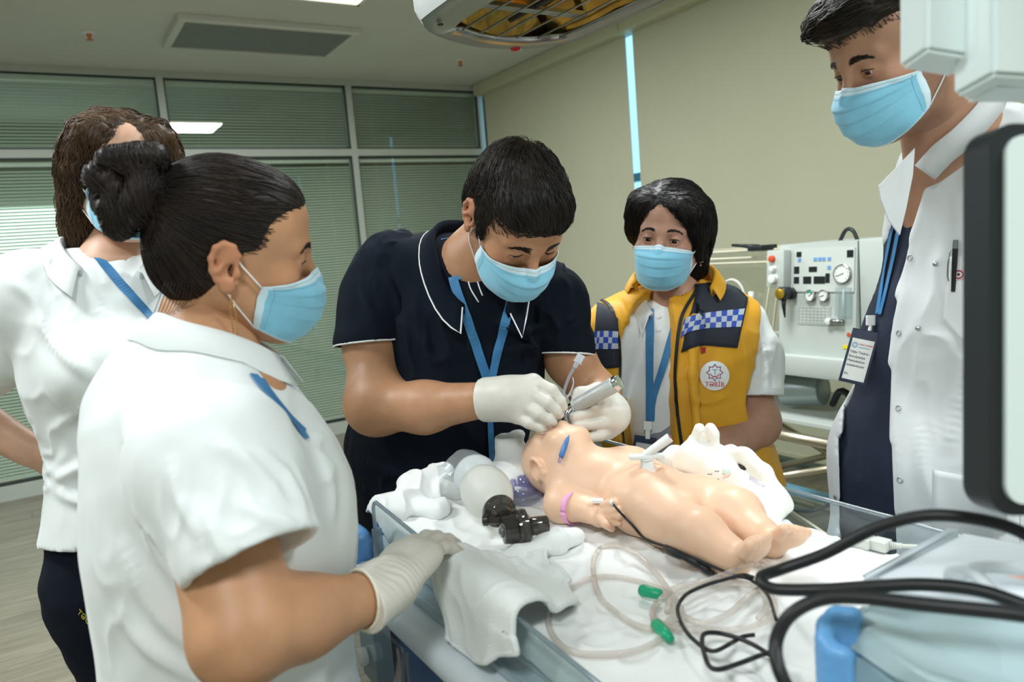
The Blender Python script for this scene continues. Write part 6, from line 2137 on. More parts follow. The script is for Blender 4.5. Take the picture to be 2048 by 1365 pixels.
def dent_sheet():
    """the sheet gives way under the manikin"""
    me = SHEET_OB.data
    n = len(me.vertices)
    co = np.zeros(n*3)
    me.vertices.foreach_get('co', co)
    co = co.reshape(-1, 3)
    h = n//2
    for k in range(h):
        p = co[k]
        hit_, nn, i, d = MAN_T.ray_cast(Vector((p[0], p[1], 0.93)), Vector((0, 0, 1)))
        if hit_ is not None and hit_[2] < p[2]:
            z = max(hit_[2]-0.0003, 0.9875)
            co[k, 2] = z
            co[k+h, 2] = z-0.002
    me.vertices.foreach_set('co', co.ravel())
    me.update()
dent_sheet()
# ------------------------------------------------------------------ things on the bed
M_tube = clear_mat('clear_tubing', (0.97, 0.95, 0.93), 0.15, 1.45, 0.04, 0.30, (0.80, 0.74, 0.70))
M_black = mat('cable_black', '1b1e20', 0.45)
M_green = mat('connector_green', '12a578', 0.35, sss=0.1)
zz = A(0, 0, 1)
# folded towel draped over the near panel
def towel():
    nu, nv = 90, 70
    P = np.zeros((nu, nv, 3))
    for j in range(nv):
        v = j/(nv-1)
        y = 0.995-0.215*v
        zt = 1.082-0.065*(1.255-y)/0.835
        zs = 1.004
        xin = 0.665-0.10*v+0.012*math.sin(9*v)
        zb = 0.992-0.030*math.sin(math.pi*min(1, v*1.15+0.05))+0.022*max(0, v-0.75)/0.25+0.03*max(0, 0.12-v)/0.12
        c = np.array([(xin, y+0.055, zs+0.016), (0.58-0.02*v, y+0.030, zs+0.014), (0.505, y+0.006, zt-0.016), (0.474, y, zt+0.010), (0.449, y-0.004, zt+0.011), (0.437, y-0.008, zt-0.016), (0.4345, y-0.014, (zt+zb)/2), (0.434, y-0.020, zb)])
        Q = spline(c, 16)
        L_ = np.r_[0, np.cumsum(np.linalg.norm(np.diff(Q, axis=0), axis=1))]
        for d in range(3):
            P[:, j, d] = np.interp(np.linspace(0, L_[-1], nu), L_, Q[:, d])
    P = P.reshape(-1, 3)
    i, j = np.meshgrid(np.arange(nu-1), np.arange(nv-1), indexing='ij')
    a = (i*nv+j).ravel()
    Q = np.stack([a, a+1, a+nv+1, a+nv], 1)
    n = normals(P, Q)
    if n[(nu//2)*nv+nv//2][2] < 0:
        n, Q = -n, Q[:, ::-1]
    w = vnoise(P, 9)[:, None]*0.10
    d = 0.012*np.maximum(1-2.3*np.abs(vnoise((P+w)*A(0.35, 1.5, 0.35), 16)), 0)**2+0.006*np.maximum(1-2.3*np.abs(vnoise((P+w)*A(1.2, 0.8, 0.6)+5, 24)), 0)**2+0.004*vnoise(P, 30)
    P = P+n*d[:, None]
    N0 = len(P)
    V2 = P-n*0.007
    rim = list(range(nv))+[k*nv+nv-1 for k in range(1, nu)]+[(nu-1)*nv+k for k in range(nv-2, -1, -1)]+[k*nv for k in range(nu-2, 0, -1)]
    R_ = np.array([(rim[k], N0+rim[k], N0+rim[(k+1) % len(rim)], rim[(k+1) % len(rim)]) for k in range(len(rim))])
    o = thing('towel', (0.5, 0.9, 1.0), 'thick white towel draped over the clear bed panel by the gloved hand', 'towel')
    wmesh('terry_cloth', np.vstack([P, V2]), np.vstack([Q, Q[:, ::-1]+N0, R_]), M_towel, o)
    MB().tube([P[k]-n[k]*0.0035 for k in rim+rim[:1]], 0.0048, 8, caps=False).build('hem', M_towel, o, True)
    rl = [on_sheet(1150, 1090, 0.014), on_sheet(1100, 1106, 0.016), on_sheet(1045, 1130, 0.014), on_sheet(985, 1148, 0.012)]
    v, q = solid(chain(rl, [0.018, 0.018, 0.013, 0.009], 0.02, n=A(0, 0, 1), flat=0.8), 0.0035)
    nn = normals(v, q)
    v = v+nn*(0.006*np.maximum(1-2.4*np.abs(vnoise(v*A(2, 0.6, 0.6), 18)), 0)**2)[:, None]
    v = bed_down(v)
    wmesh('rolled_edge', v, q, M_towel, o)
# crumpled cloth under and beside the manikin's head
c0 = on_sheet(1030, 935)
rag('head_cloth', [cone(on_sheet(1030, 960, 0.0), on_sheet(1015, 945, 0.055), 0.030, 0.020, 0.02), cone(on_sheet(1045, 950, 0.02), on_sheet(1040, 945, 0.070), 0.026, 0.012, 0.02), cone(on_sheet(985, 965, 0.005), on_sheet(1040, 968, 0.010), 0.024, 0.032, 0.02), cone(on_sheet(1040, 968, 0.010), on_sheet(1030, 950, 0.03), 0.03, 0.03, 0.02),
                   cone(on_sheet(1018, 945, 0.050), on_sheet(1000, 935, 0.064), 0.016, 0.004, 0.01)], M_sheet, 'crumpled white cloth pad behind the manikin head', 'cloth', 0.010, 0.0035, (10, 10, 30), 7, off=[MAN_T], fit=lambda v: v*A(1, 0, 1)+A(0, 1, 0)*np.minimum(v[:, 1], 1.352+0.02*np.tanh((v[:, 1]-1.352)/0.05))[:, None])
FOLD, fv_, fq_ = rag('folded_sheet', [cone(on_sheet(815, 1005, 0.006), on_sheet(905, 990, 0.010), 0.020, 0.026, 0.02, n=zz, flat=0.7), cone(on_sheet(825, 985, 0.014), on_sheet(885, 972, 0.018), 0.018, 0.022, 0.02, n=zz, flat=0.8), cone(on_sheet(800, 1022, 0.006), on_sheet(870, 1028, 0.006), 0.016, 0.020, 0.02, n=zz, flat=0.7),
                     cone(on_sheet(795, 1025, 0.0), on_sheet(815, 985, 0.020), 0.012, 0.010, 0.02)], M_sheet, 'folded white sheet heaped at the head corner behind the clear panel', 'sheet', 0.013, 0.003, (16, 16, 24), 5)
# printed baby cloth on the far side
def printed():
    def S_(x, y, up=0.0):
        '''a point of the cloth; beyond the panel it leans up against the panel's inner face'''
        p = on_sheet(x, y, up)
        d = p-CC
        return CC+d*min(1.0, 1.022/d[0])
    P = [cone(S_(1350, 945, 0.020), S_(1400, 950, 0.028), 0.030, 0.034, 0.02), cone(S_(1400, 945, 0.030), S_(1470, 980, 0.030), 0.036, 0.038, 0.02), cone(S_(1470, 985, 0.025), S_(1550, 1020, 0.012), 0.036, 0.026, 0.03),
         cone(S_(1395, 925, 0.045), S_(1402, 900, 0.050), 0.010, 0.009, 0.008)]
    P += chain([S_(1412, 962, 0.050), S_(1416, 935, 0.064), S_(1424, 918, 0.070), S_(1432, 925, 0.064), S_(1433, 950, 0.050)], [0.008]*5, 0.006)
    P += chain([S_(1458, 985, 0.052), S_(1462, 970, 0.062), S_(1490, 972, 0.060), S_(1530, 995, 0.044), S_(1575, 1030, 0.016)], [0.010, 0.011, 0.011, 0.010, 0.008], 0.010)
    P += [ell(S_(1488, 990, 0.052), (0.020, 0.022, 0.016), k=0.006, op='s')]
    P += [cone(S_(1500, 1010, 0.016), S_(1540, 1060, 0.004), 0.028, 0.018, 0.03)]
    o, v, q = rag('printed_cloth', P, mat('printed_cotton', 'eef0ea', 0.9, noise=0.02, nscale=8, bump=0.3, bscale=500), 'white baby cloth with a small animal print bunched at the far panel', 'cloth', 0.006, 0.0035, (16, 16, 16), 8, off=[MAN_T], fit=lambda v: v*A(0, 1, 1)+A(1, 0, 0)*np.where(v[:, 0] > 1.035, 1.035+0.022*np.tanh((v[:, 0]-1.035)/0.022), v[:, 0])[:, None])
    t = bvh(v, q)
    o['label'] = 'white baby cloth with small printed animal faces bunched by the far panel'
    ink, pnk, mint = mat('print_ink', '4a5258', 0.8), mat('print_pink', 'f0cdbf', 0.8), mat('print_mint', 'c9e0d8', 0.8)
    mb = MB()
    for x, y in ((1434, 942), (1434, 958), (1436, 966), (1420, 948)):
        for dx in (-2.4, 2.4):
            pts = [hit(t, x+dx+1.6*math.cos(a), y+1.6*math.sin(a), 0.0006)[0] for a in np.linspace(0.2, 2.9, 6)]
            mb.tube(pts, 0.0006, 5)
    k = mb.build('print_marks', ink, o, True)
    for (tx, bx, m) in (([(1445, 936), (1460, 938)], [(1445, 950), (1460, 952)], mint), ([(1450, 950), (1464, 946)], [(1444, 958), (1458, 954)], pnk), ([(1500, 952), (1530, 972)], [(1498, 958), (1526, 976)], mat('print_lilac', 'd5d3e2', 0.8))):
        V, F, M = patch(t, [tx, bx], 5, 4, 0.0004, 0.0002)
        wmesh('print_patch', V, F, m, o)
printed()

# self-inflating bag
def bag():
    global BAG
    root = BAG = thing('resuscitator_bag', on_sheet(965, 1020), 'milky hand resuscitator bag with smoke-black valve lying on the sheet', 'resuscitator')
    a = at(938, 938, 1.62)
    g, v0 = on_sheet(940, 960, 0.050), on_sheet(990, 1035, 0.030)
    g = A(g[0], g[1], 1.075)
    v0 = onz(998, 1022, 1.062)
    g = onz(940, 936, 1.095)
    d = unit(v0-g)
    L = np.linalg.norm(v0-g)
    milk = clear_mat('milky_silicone', (0.96, 0.97, 0.98), 0.4, 1.35, 0.0, 0.86, (0.88, 0.92, 0.95))
    prof = []
    for t in np.linspace(0, 1, 22):
        r = 0.046*math.sin(math.pi*min(1, 0.10+0.80*t))**0.55
        prof.append((L*t, r))
    prof = [(0, 0.018)]+[(L*(0.02+0.46*t), 0.041*math.sin(math.pi*(0.14+0.80*t))**0.6) for t in np.linspace(0, 1, 14)][:-2]
    f2 = [(L*(0.34+0.60*t), 0.046*math.sin(math.pi*(0.20+0.70*t))**0.6) for t in np.linspace(0, 1, 14)]
    MB().lathe(g, d, prof+[(L*0.46, 0.030)], 32).build('rear_bulb', milk, root, True)
    MB().lathe(g, d, f2+[(L*0.97, 0.024)], 32).build('front_bulb', clear_mat('milky_silicone_warm', (0.96, 0.96, 0.94), 0.4, 1.35, 0.0, 0.9, (0.92, 0.93, 0.88)), root, True)
    MB().lathe(g-d*0.012, d, [(0, 0.016), (0.002, 0.018), (0.012, 0.018), (0.016, 0.015)], 24).build('inlet_ring', M_green, root, 'auto')
    smoke = clear_mat('smoke_plastic', (0.40, 0.38, 0.36), 0.08, 1.55, 0.08, 0.55, (0.07, 0.065, 0.06))
    MB().lathe(v0-d*0.004, d, [(-0.004, 0.026), (0.002, 0.029), (0.011, 0.028), (0.015, 0.020), (0.032, 0.017)], 28).build('bag_neck', smoke, root, 'auto')
    vb = v0+d*0.030
    e = cdir(0.98, 0.02, 0.10)
    e = unit(e*A(1, 1, 0.2))
    MB().lathe(vb-e*0.016, e, [(-0.022, 0.006), (-0.020, 0.010), (-0.012, 0.010), (-0.010, 0.0075), (0.012, 0.0085), (0.016, 0.0085)], 18).build('pressure_valve', smoke, root, 'auto')
    MB().lathe(vb-e*0.006, e, [(0, 0.0092), (0.0016, 0.0092)], 18).build('red_ring', mat('valve_red', 'b3263a', 0.4), root)
    vc = onz(1036, 1058, 1.050)
    MB().tube([vb-e*0.002, (vb+vc)/2, vc], 0.011, 12, sub=3).build('valve_link', smoke, root, True)
    e2 = cdir(0.97, 0.10, -0.22)
    MB().lathe(vc-e2*0.016, e2, [(-0.010, 0.015), (-0.009, 0.021), (0.006, 0.023), (0.012, 0.024), (0.014, 0.030), (0.018, 0.031), (0.021, 0.029), (0.024, 0.031), (0.030, 0.030), (0.032, 0.025), (0.038, 0.016)], 30).build('valve_body', smoke, root, 'auto')
    MB().lathe(vc-e2*0.028, -e2, [(-0.004, 0.011), (0.001, 0.010), (0.0015, 0.006), (0.004, 0.004)], 20).build('valve_port', mat('port_grey', '6d706e', 0.3), root, 'auto')
    MB().lathe(vc+e2*0.020, e2, [(0, 0.015), (0.028, 0.0145), (0.030, 0.0130)], 20).build('patient_port', smoke, root, 'auto')
    # limp clear reservoir bag behind
    p = [at(873, 966, 1.62), at(905, 930, 1.65), at(935, 918, 1.67), at(962, 922, 1.67), at(960, 950, 1.64), at(935, 955, 1.62)]
    rb = [cone(onz(885, 960, 1.07), onz(928, 932, 1.09), 0.018, 0.024, 0.02, n=cdir(0, 0.5, 0.8), flat=0.5), cone(onz(928, 932, 1.09), onz(955, 932, 1.09), 0.024, 0.022, 0.02, n=cdir(0, 0.5, 0.8), flat=0.5)]
    v, q = solid(rb, 0.003)
    v = v+normals(v, q)*(0.004*vnoise(v, 60))[:, None]
    v = push_out(v, [bvh(fv_, fq_)])
    wmesh('reservoir_bag', v, q, clear_mat('clear_film', (0.93, 0.95, 0.96), 0.12, 1.5, 0.08, 0.22, (0.85, 0.9, 0.93)), root)
bag()
towel()
# small clear mask
def cmask():
    b = on_sheet(1050, 1002, 0.005)
    root = thing('resuscitation_mask', b, 'small clear lilac-tinted resuscitation mask beside the manikin shoulder', 'mask')
    lil = clear_mat('clear_lilac', (0.78, 0.78, 0.93), 0.05, 1.5, 0.06, 0.16, (0.62, 0.62, 0.86))
    MB().lathe(b, zz, [(0, 0.032), (0.006, 0.034), (0.011, 0.031)], 28).build('cushion', clear_mat('clear_cushion', (0.93, 0.94, 0.97), 0.1, 1.45, 0.05, 0.25, (0.85, 0.88, 0.95)), root, True)
    MB().lathe(b+zz*0.008, zz, [(0, 0.029), (0.010, 0.026), (0.018, 0.016), (0.020, 0.012)], 28).build('dome', lil, root, True)
    p = b+zz*0.024+CR*0.001-CF*0.006
    MB().lathe(p, zz, [(0, 0.012), (0.020, 0.0125), (0.020, 0.0105), (0.002, 0.010)], 20, caps=False).build('port', lil, root, True)
    MB().lathe(b+zz*0.012-CR*0.020, zz, [(0, 0.006), (0.024, 0.0055), (0.026, 0.003)], 14).build('side_port', lil, root, True)
    MB().box(b+zz*0.022-CR*0.006-CF*0.012, (0.012, 0.004, 0.003), np.stack([CR, unit(np.cross(zz, CR)), zz], 1), bev=0.001).build('port_bridge', M_white, root)
cmask()
# laryngoscope in the left hand
def scope():
    a, b = at(1150, 813, 1.505), at(1239, 764, 1.455)
    d = unit(b-a)
    L = np.linalg.norm(b-a)
    root = thing('laryngoscope', a, 'silver laryngoscope with ribbed handle held in the gloved fist', 'laryngoscope')
    alu = mat('satin_aluminium', 'c3c8c8', 0.42, metal=0.35)
    MB().lathe(a, d, [(-0.004, 0.010), (0.0, 0.0135), (L-0.012, 0.0150), (L-0.011, 0.0142)], 30).build('handle', alu, root, 'auto')
    MB().lathe(a, d, [(L-0.010, 0.0152), (L-0.002, 0.0156), (L, 0.0146), (L+0.0008, 0.010)], 30).build('end_cap', mat('bright_steel', 'd7dada', 0.15, metal=1.0), root, 'auto')
    u = unit(np.cross(d, CF))
    w = np.cross(d, u)
    for k in range(30):
        t = 2*math.pi*k/30
        r = u*math.cos(t)+w*math.sin(t)
        MB().tube([a+r*0.0136+d*0.004, a+r*0.0149+d*(L-0.014)], 0.0007, 4).build('rib', alu, root)
    bl = [at(1148, 812, 1.505), at(1136, 826, 1.500), at(1131, 846, 1.495), at(1139, 866, 1.495)]
    MB().ribbon(spline(np.array(bl), 6), [cdir(-0.5, 0.15, 0.85)]*19, np.linspace(0.020, 0.007, 19), 0.004).build('blade', mat('mirror_steel', 'b0b2b2', 0.12, metal=1.0), root, True)
    MB().box(a-d*0.004, (0.008, 0.010, 0.009), np.stack([u, w, d], 1), bev=0.002).build('blade_hook', mat('bright_steel', 'd7dada'), root)
scope()
def ett():
    root = thing('endotracheal_tube', at(1138, 868, 1.49), 'clear breathing tube with white connector going into the manikin mouth', 'tube')
    pts = [at(1139, 868, 1.495), at(1134, 845, 1.485), at(1126, 815, 1.475), at(1128, 785, 1.47), at(1138, 755, 1.47), at(1152, 730, 1.47)]
    MB().tube(pts, 0.0030, 10, sub=6).build('tube', clear_mat('clear_pvc', (0.85, 0.88, 0.93), 0.08, 1.45, 0.06, 0.35, (0.62, 0.66, 0.74)), root, True)
    d = unit(pts[-1]-pts[-2])
    cw = clear_mat('frosted_connector', (0.93, 0.95, 0.97), 0.2, 1.45, 0.06, 0.6, (0.80, 0.84, 0.88))
    MB().lathe(pts[-1]-d*0.006, d, [(0, 0.0042), (0.010, 0.0048), (0.0105, 0.0095), (0.0125, 0.0095), (0.013, 0.0078), (0.028, 0.0084), (0.028, 0.0070), (0.016, 0.0066)], 24, caps=False).build('connector', cw, root, 'auto')
    thin = [at(1129, 800, 1.468), at(1140, 790, 1.462), at(1147, 770, 1.460), at(1145, 755, 1.462), at(1147, 765, 1.458), at(1140, 785, 1.456), at(1132, 795, 1.460), at(1142, 790, 1.456), at(1146, 815, 1.470), at(1143, 850, 1.482), at(1136, 872, 1.482)]
    MB().tube(thin, 0.0010, 6, sub=6).build('pilot_line', clear_mat('clear_line', (0.95, 0.96, 0.98), 0.1, 1.45, 0.08, 0.45, (0.85, 0.88, 0.9)), root, True)
    a, b = hit(MAN_T, 1136, 874, 0.006)[0], hit(MAN_T, 1120, 928, 0.006)[0]
    dd = unit(b-a)
    MB().lathe(a, dd, [(0, 0.001), (0.010, 0.0035), (0.024, 0.0048), (0.042, 0.0048), (0.044, 0.0036)], 16).build('pilot_balloon', mat('pilot_blue', '4a7fc0', 0.3, sss=0.1), root, True)
    MB().lathe(a+dd*0.043, dd, [(0, 0.0034), (0.008, 0.0032), (0.009, 0.0024), (0.012, 0.0024)], 12).build('pilot_valve', clear_mat('clear_lilac', ()), root, True)
ett()
# clear suction tubing with green connectors
def crop2(pts):
    return [(1080+x*0.27344, 1060+y*0.27344) for x, y in pts]
def lay(pts, up=0.006, man=True):
    out = []
    if len(pts) > 3:
        n0 = len(pts)
        pts = spline(np.array(pts, float), 4)
        if np.ndim(up):
            up = np.interp(np.linspace(0, n0-1, len(pts)), np.arange(n0), up)
    for k, (x, y) in enumerate(pts):
        p = on_sheet(x, y)
        z_ = up if np.ndim(up) == 0 else up[k]
        d = unit(ray(x, y))
        p = p-d*(z_/abs(d[2]))
        h_, n_, i_, ds = MAN_T.ray_cast(Vector(CC), Vector(d))
        if man and h_ is not None and (np.array(h_)-CC)@d-0.004 < (p-CC)@d:
            p = np.array(h_)-d*0.007
        out.append(p)
    return out
LA = crop2([(960, 470), (880, 360), (800, 270), (700, 180), (560, 115), (460, 130), (400, 200), (390, 300), (410, 420), (460, 520), (560, 610), (680, 690), (800, 725), (900, 700), (970, 640), (985, 570), (950, 500), (890, 470)])
LB = crop2([(1000, 520), (900, 445), (700, 375), (500, 345), (330, 370), (180, 460), (80, 570), (60, 680), (90, 770), (160, 850), (280, 905), (450, 915), (620, 905), (780, 860), (900, 780), (1000, 690)])
LC = crop2([(830, 660), (840, 580), (900, 490), (1000, 425), (1200, 385), (1400, 390), (1560, 415), (1680, 480), (1720, 570), (1670, 650), (1560, 705), (1400, 735), (1200, 735), (1000, 720), (870, 680), (820, 620), (850, 540)])
LD = crop2([(930, 600), (960, 510), (1080, 430), (1350, 330), (1500, 265), (1620, 240), (1690, 280)])
LE = crop2([(1030, 570), (1060, 640), (1180, 685), (1300, 655), (1420, 585), (1600, 440), (1660, 560), (1600, 650)])
root = thing('suction_tubing', on_sheet(1330, 1230), 'coiled clear suction tubing with green ends on the sheet', 'tubing')
for nm, L_, u in (('tube_loop', LA, 0.010), ('tube_loop', LB, 0.006), ('tube_loop', LC, 0.014), ('tube_loop', LD, 0.020), ('tube_loop', LE, 0.016)):
    MB().tube(lay(L_, u), 0.0042, 10, sub=2).build(nm, M_tube, root, True)
for a, b in (((730, 440), (890, 478)), ((845, 690), (955, 800))):
    p, q_ = lay(crop2([a, b]), 0.012)
    d = unit(q_-p)
    MB().lathe(p, d, [(0, 0.0065), (0.004, 0.0085), (0.030, 0.0072), (np.linalg.norm(q_-p), 0.0050)], 18).build('green_connector', M_green, root, True)
# black probe lead
root = thing('probe_lead', on_sheet(1400, 1110), 'thin black probe lead running from the manikin hand past its leg', 'cable')
pl = lay([(1224, 1006), (1240, 1025), (1262, 1048), (1290, 1078), (1330, 1094), (1340, 1096), (1440, 1140), (1470, 1152), (1500, 1160), (1535, 1190), (1552, 1240)], [0.03, 0.028, 0.022, 0.012, 0.008, 0.008, 0.008, 0.012, 0.02, 0.03, 0.04])
MB().tube(pl, 0.0022, 8, sub=2).build('lead', M_black, root, True)
cx_ = np.array(lay([(1334, 1096), (1358, 1108), (1382, 1119), (1406, 1131), (1430, 1143)], 0.009))
for k in range(len(cx_)):
    h_, n_, i_, ds = MAN_T.find_nearest(Vector(cx_[k]))
    h_, n_ = np.array(h_), np.array(n_)
    if (cx_[k]-h_)@n_ < 0.0062:
        cx_[k] = h_+n_*0.0062
MB().tube(cx_, [0.0030, 0.0056, 0.0060, 0.0060, 0.0048, 0.0060, 0.0061, 0.0060, 0.0048, 0.0058, 0.0052, 0.0030], 14, sub=2).build('lead_connector', M_black, root, 'auto')
tip = lay([(1220, 1003), (1226, 1010)], 0.032)
MB().tube(tip, 0.003, 8).build('lead_tip', M_white, root, True)
wl = hit(MAN_T, 1198, 1006, 0.004)[0]
tag(MB().box(wl, (0.010, 0.006, 0.003), np.stack([CR, unit(np.cross(zz, CR)), zz], 1), bev=0.001).build('sensor_clip', M_white), 'little white sensor clip on the manikin flank by its hand', 'sensor')
# two thinner black leads by the tubing
C1 = crop2([(1400, 355), (1470, 335), (1540, 345), (1600, 400), (1680, 560), (1740, 690), (1790, 800)])
C2 = crop2([(1560, 350), (1480, 332), (1350, 365), (1200, 410), (1070, 475), (1010, 560), (1020, 650), (1080, 760), (1190, 860), (1280, 888), (1400, 830), (1480, 785), (1570, 770)])
C3 = crop2([(1750, 970), (1600, 865), (1450, 795), (1300, 757), (1205, 762), (1185, 820), (1205, 920), (1245, 1005), (1320, 1022), (1450, 982), (1600, 925), (1700, 890)])
tag(MB().tube(lay(C2, 0.026), 0.0026, 8, sub=2).build('sensor_cable', M_black, smooth=True), 'looped black sensor cable over the clear tubing', 'cable')
tag(MB().tube(lay(C3, 0.028), 0.0028, 8, sub=2).build('sensor_cable', M_black, smooth=True), 'black sensor cable bent into a narrow square loop at the bed foot', 'cable')
# pale line and grey connector near the far panel
tag(MB().tube(lay([(1525, 1050), (1560, 1056), (1600, 1066), (1650, 1080), (1700, 1088)], 0.004, False), 0.0016, 6, sub=2).build('pale_line', mat('line_pale_blue', 'cfe2ea', 0.4), smooth=True), 'thin pale blue line running from the manikin foot to the grey plug', 'tube')
rt = thing('grey_plug', on_sheet(1760, 1085), 'grey two-part cable plug with ribbed strain relief on the sheet', 'plug')
M_gp = mat('plug_grey', 'c3c8c2', 0.45)
a, b, c, e = [lay([p_], 0.010)[0] for p_ in ((1705, 1078), (1745, 1088), (1780, 1092), (1840, 1092))]
e = onx(1836, 1094, 1.046)
R = np.stack([unit(b-a), unit(np.cross(zz, b-a)), zz], 1)
MB().box((a+b)/2, (np.linalg.norm(b-a)/2, 0.014, 0.008), R, bev=0.003).build('plug_body', M_gp, rt, 'auto')
MB().box((b+c)/2, (np.linalg.norm(c-b)/2, 0.012, 0.008), R, bev=0.003).build('plug_socket', M_gp, rt, 'auto')
dd = unit(e-c)
Lc = np.linalg.norm(e-c)
MB().lathe(c, dd, [x for k in range(7) for x in ((Lc*0.45*k/7, 0.0065-0.0004*k), (Lc*0.45*(k+0.55)/7, 0.0065-0.0004*k), (Lc*0.45*(k+0.56)/7, 0.0042), (Lc*0.45*(k+0.99)/7, 0.0042))]+[(Lc*0.46, 0.003), (Lc, 0.003)], 14).build('strain_relief', M_gp, rt, 'auto')

# ------------------------------------------------------------------ equipment close to the camera
J = at
def cable(name, pts, r, label):
    return tag(MB().tube(pts, r, 10, sub=8).build(name, M_black, smooth=True), label, 'cable')
cable('power_cable', [J(2110, 1120, 0.66), J(2048, 1068, 0.68), J(1960, 1040, 0.70), J(1850, 1032, 0.72), J(1750, 1058, 0.74), J(1650, 1108, 0.76), J(1560, 1140, 0.77), J(1522, 1156, 0.76), J(1545, 1178, 0.745), J(1640, 1180, 0.73), J(1740, 1174, 0.71), J(1850, 1170, 0.69), J(1960, 1182, 0.67), J(2060, 1215, 0.65)], 0.0060, 'thick black cable in a long hairpin loop over the bed foot')
cable('power_cable', [J(2110, 1240, 0.575), J(2000, 1225, 0.595), J(1850, 1210, 0.62), J(1720, 1196, 0.645), J(1640, 1200, 0.66), J(1580, 1232, 0.665), J(1552, 1285, 0.665), J(1560, 1345, 0.65), J(1600, 1420, 0.64)], 0.0062, 'thick black cable curving down beside the blue handle')
def console():
    t = WARMER
    gt = mat('console_teal_grey', 'a9c1c6', 0.4)
    # tilted top plate and housing
    a, b, c, d = J(1735, 1158, 0.80), J(1925, 1062, 0.84), J(2200, 1110, 0.72), J(2100, 1230, 0.66)
    def slab(pts, th, nm, m):
        p = np.array(pts)
        n = unit(np.cross(p[1]-p[0], p[-1]-p[0]))
        if n[2] < 0:
            n = -n
        k = len(p)
        V = list(p)+list(p-n*th)
        F = [tuple(range(k)), tuple(range(2*k-1, k-1, -1))]+[(i, k+i, k+(i+1) % k, (i+1) % k) for i in range(k)]
        bm = bmesh.new()
        vs = [bm.verts.new(x) for x in V]
        for f_ in F:
            bm.faces.new([vs[i] for i in f_])
        bmesh.ops.recalc_face_normals(bm, faces=list(bm.faces))
        bmesh.ops.bevel(bm, geom=list(bm.edges), offset=min(0.006, th*0.35), segments=3, affect='EDGES')
        bm.verts.index_update()
        V = [v.co[:] for v in bm.verts]
        F = [[v.index for v in f_.verts] for f_ in bm.faces]
        bm.free()
        return MB().add(V, F).build(nm, m, t, 'auto')
    slab([a, b, c, d], 0.020, 'top_plate', M_bedw)
    slab([J(1722, 1150, 0.795), J(1912, 1048, 0.835), J(1930, 1060, 0.836), J(1745, 1166, 0.79)], 0.014, 'edge_bar', M_bedw)
    slab([J(1712, 1228, 0.70), J(1740, 1205, 0.735), J(2150, 1235, 0.62), J(2180, 1460, 0.58), J(1850, 1345, 0.645), J(1735, 1268, 0.69)], 0.030, 'front_panel', gt)
    slab([J(1700, 1295, 0.70), J(1850, 1345, 0.66), J(2100, 1500, 0.60), J(1950, 1600, 0.60), J(1690, 1420, 0.68)], 0.03, 'lower_tray', mat('console_steel_blue', '7fa2ae', 0.4))
    hp = [J(1706, 1232, 0.70), J(1672, 1232, 0.705), J(1652, 1252, 0.70), J(1650, 1282, 0.69), J(1666, 1305, 0.68), J(1690, 1312, 0.675)]
    V = [cone(p, q_, 0.0088, 0.0088, 0.003) for p, q_ in zip(hp[:-1], hp[1:])]
    V2 = []
    for p, q_ in zip(hp[:-1], hp[1:]):
        for k in range(1, 6):
            V2.append(cone(p-zz*0.011*k, q_-zz*0.011*k, 0.0088, 0.0088, 0.003))
    v, q_ = solid(V+V2, 0.004)
    wmesh('curved_handle', v, q_, mat('handle_sky_blue', '6aa9e2', 0.4), t)
    MB().tube([J(1990, 1190, 0.70), J(1950, 1150, 0.72), J(1910, 1138, 0.735), J(1905, 1160, 0.735), J(1960, 1135, 0.72), J(2060, 1140, 0.69)], 0.006, 10, sub=6).build('white_hose', M_bedw, t, True)
    tape = mat('salmon_tape', 'f0b9a4', 0.5)
    slab([J(1915, 1110, 0.80), J(1970, 1108, 0.79), J(2000, 1128, 0.77), J(1940, 1130, 0.785)], 0.004, 'salmon_label', tape)
    slab([J(1990, 1150, 0.74), J(2060, 1150, 0.72), J(2080, 1180, 0.70), J(2010, 1180, 0.72)], 0.004, 'salmon_label', tape)
    MB().b2((0.74, 0.36, 0.93), (0.90, 0.44, 1.03), bev=0.015).build('console_post', M_bedw, t, 'auto')
console()
def monitor():
    c = J(2135, 640, 0.62)
    t = thing('monitor', c, 'white monitor with rounded black bezel at the right edge', 'monitor')
    x = unit(CR+0.10*CF)
    y = unit(CU+0.02*CR)
    y = unit(y-x*(x@y))
    n = np.cross(x, y)
    w, h_ = 0.0685, 0.158
    def rr(w, h, r):
        out = []
        for sx, sy, a0 in ((1, 1, 0), (-1, 1, 90), (-1, -1, 180), (1, -1, 270)):
            for a in np.linspace(a0, a0+90, 7):
                out.append((sx*(w-r)+r*math.cos(math.radians(a)), sy*(h-r)+r*math.sin(math.radians(a))))
        return out
    MB().prism(rr(w, h_, 0.022), c, x, y, -0.030, 0.0).build('bezel', M_dark, t, 'auto')
    MB().prism(rr(w-0.0125, h_-0.010, 0.016), c, x, y, -0.005, 0.004).build('face_plate', mat('monitor_white', 'e3f2f0', 0.35), t, 'auto')
    MB().tube([c-n*0.03, c-n*0.06+CR*0.02, c-n*0.07+CR*0.05-CU*0.05, A(0.826, 0.29, 1.35)], 0.014, 12, sub=4).build('bracket_arm', M_greyp, t, True)
monitor()
tb = WARMER
x, y = CR, unit(CU-0.03*CR)
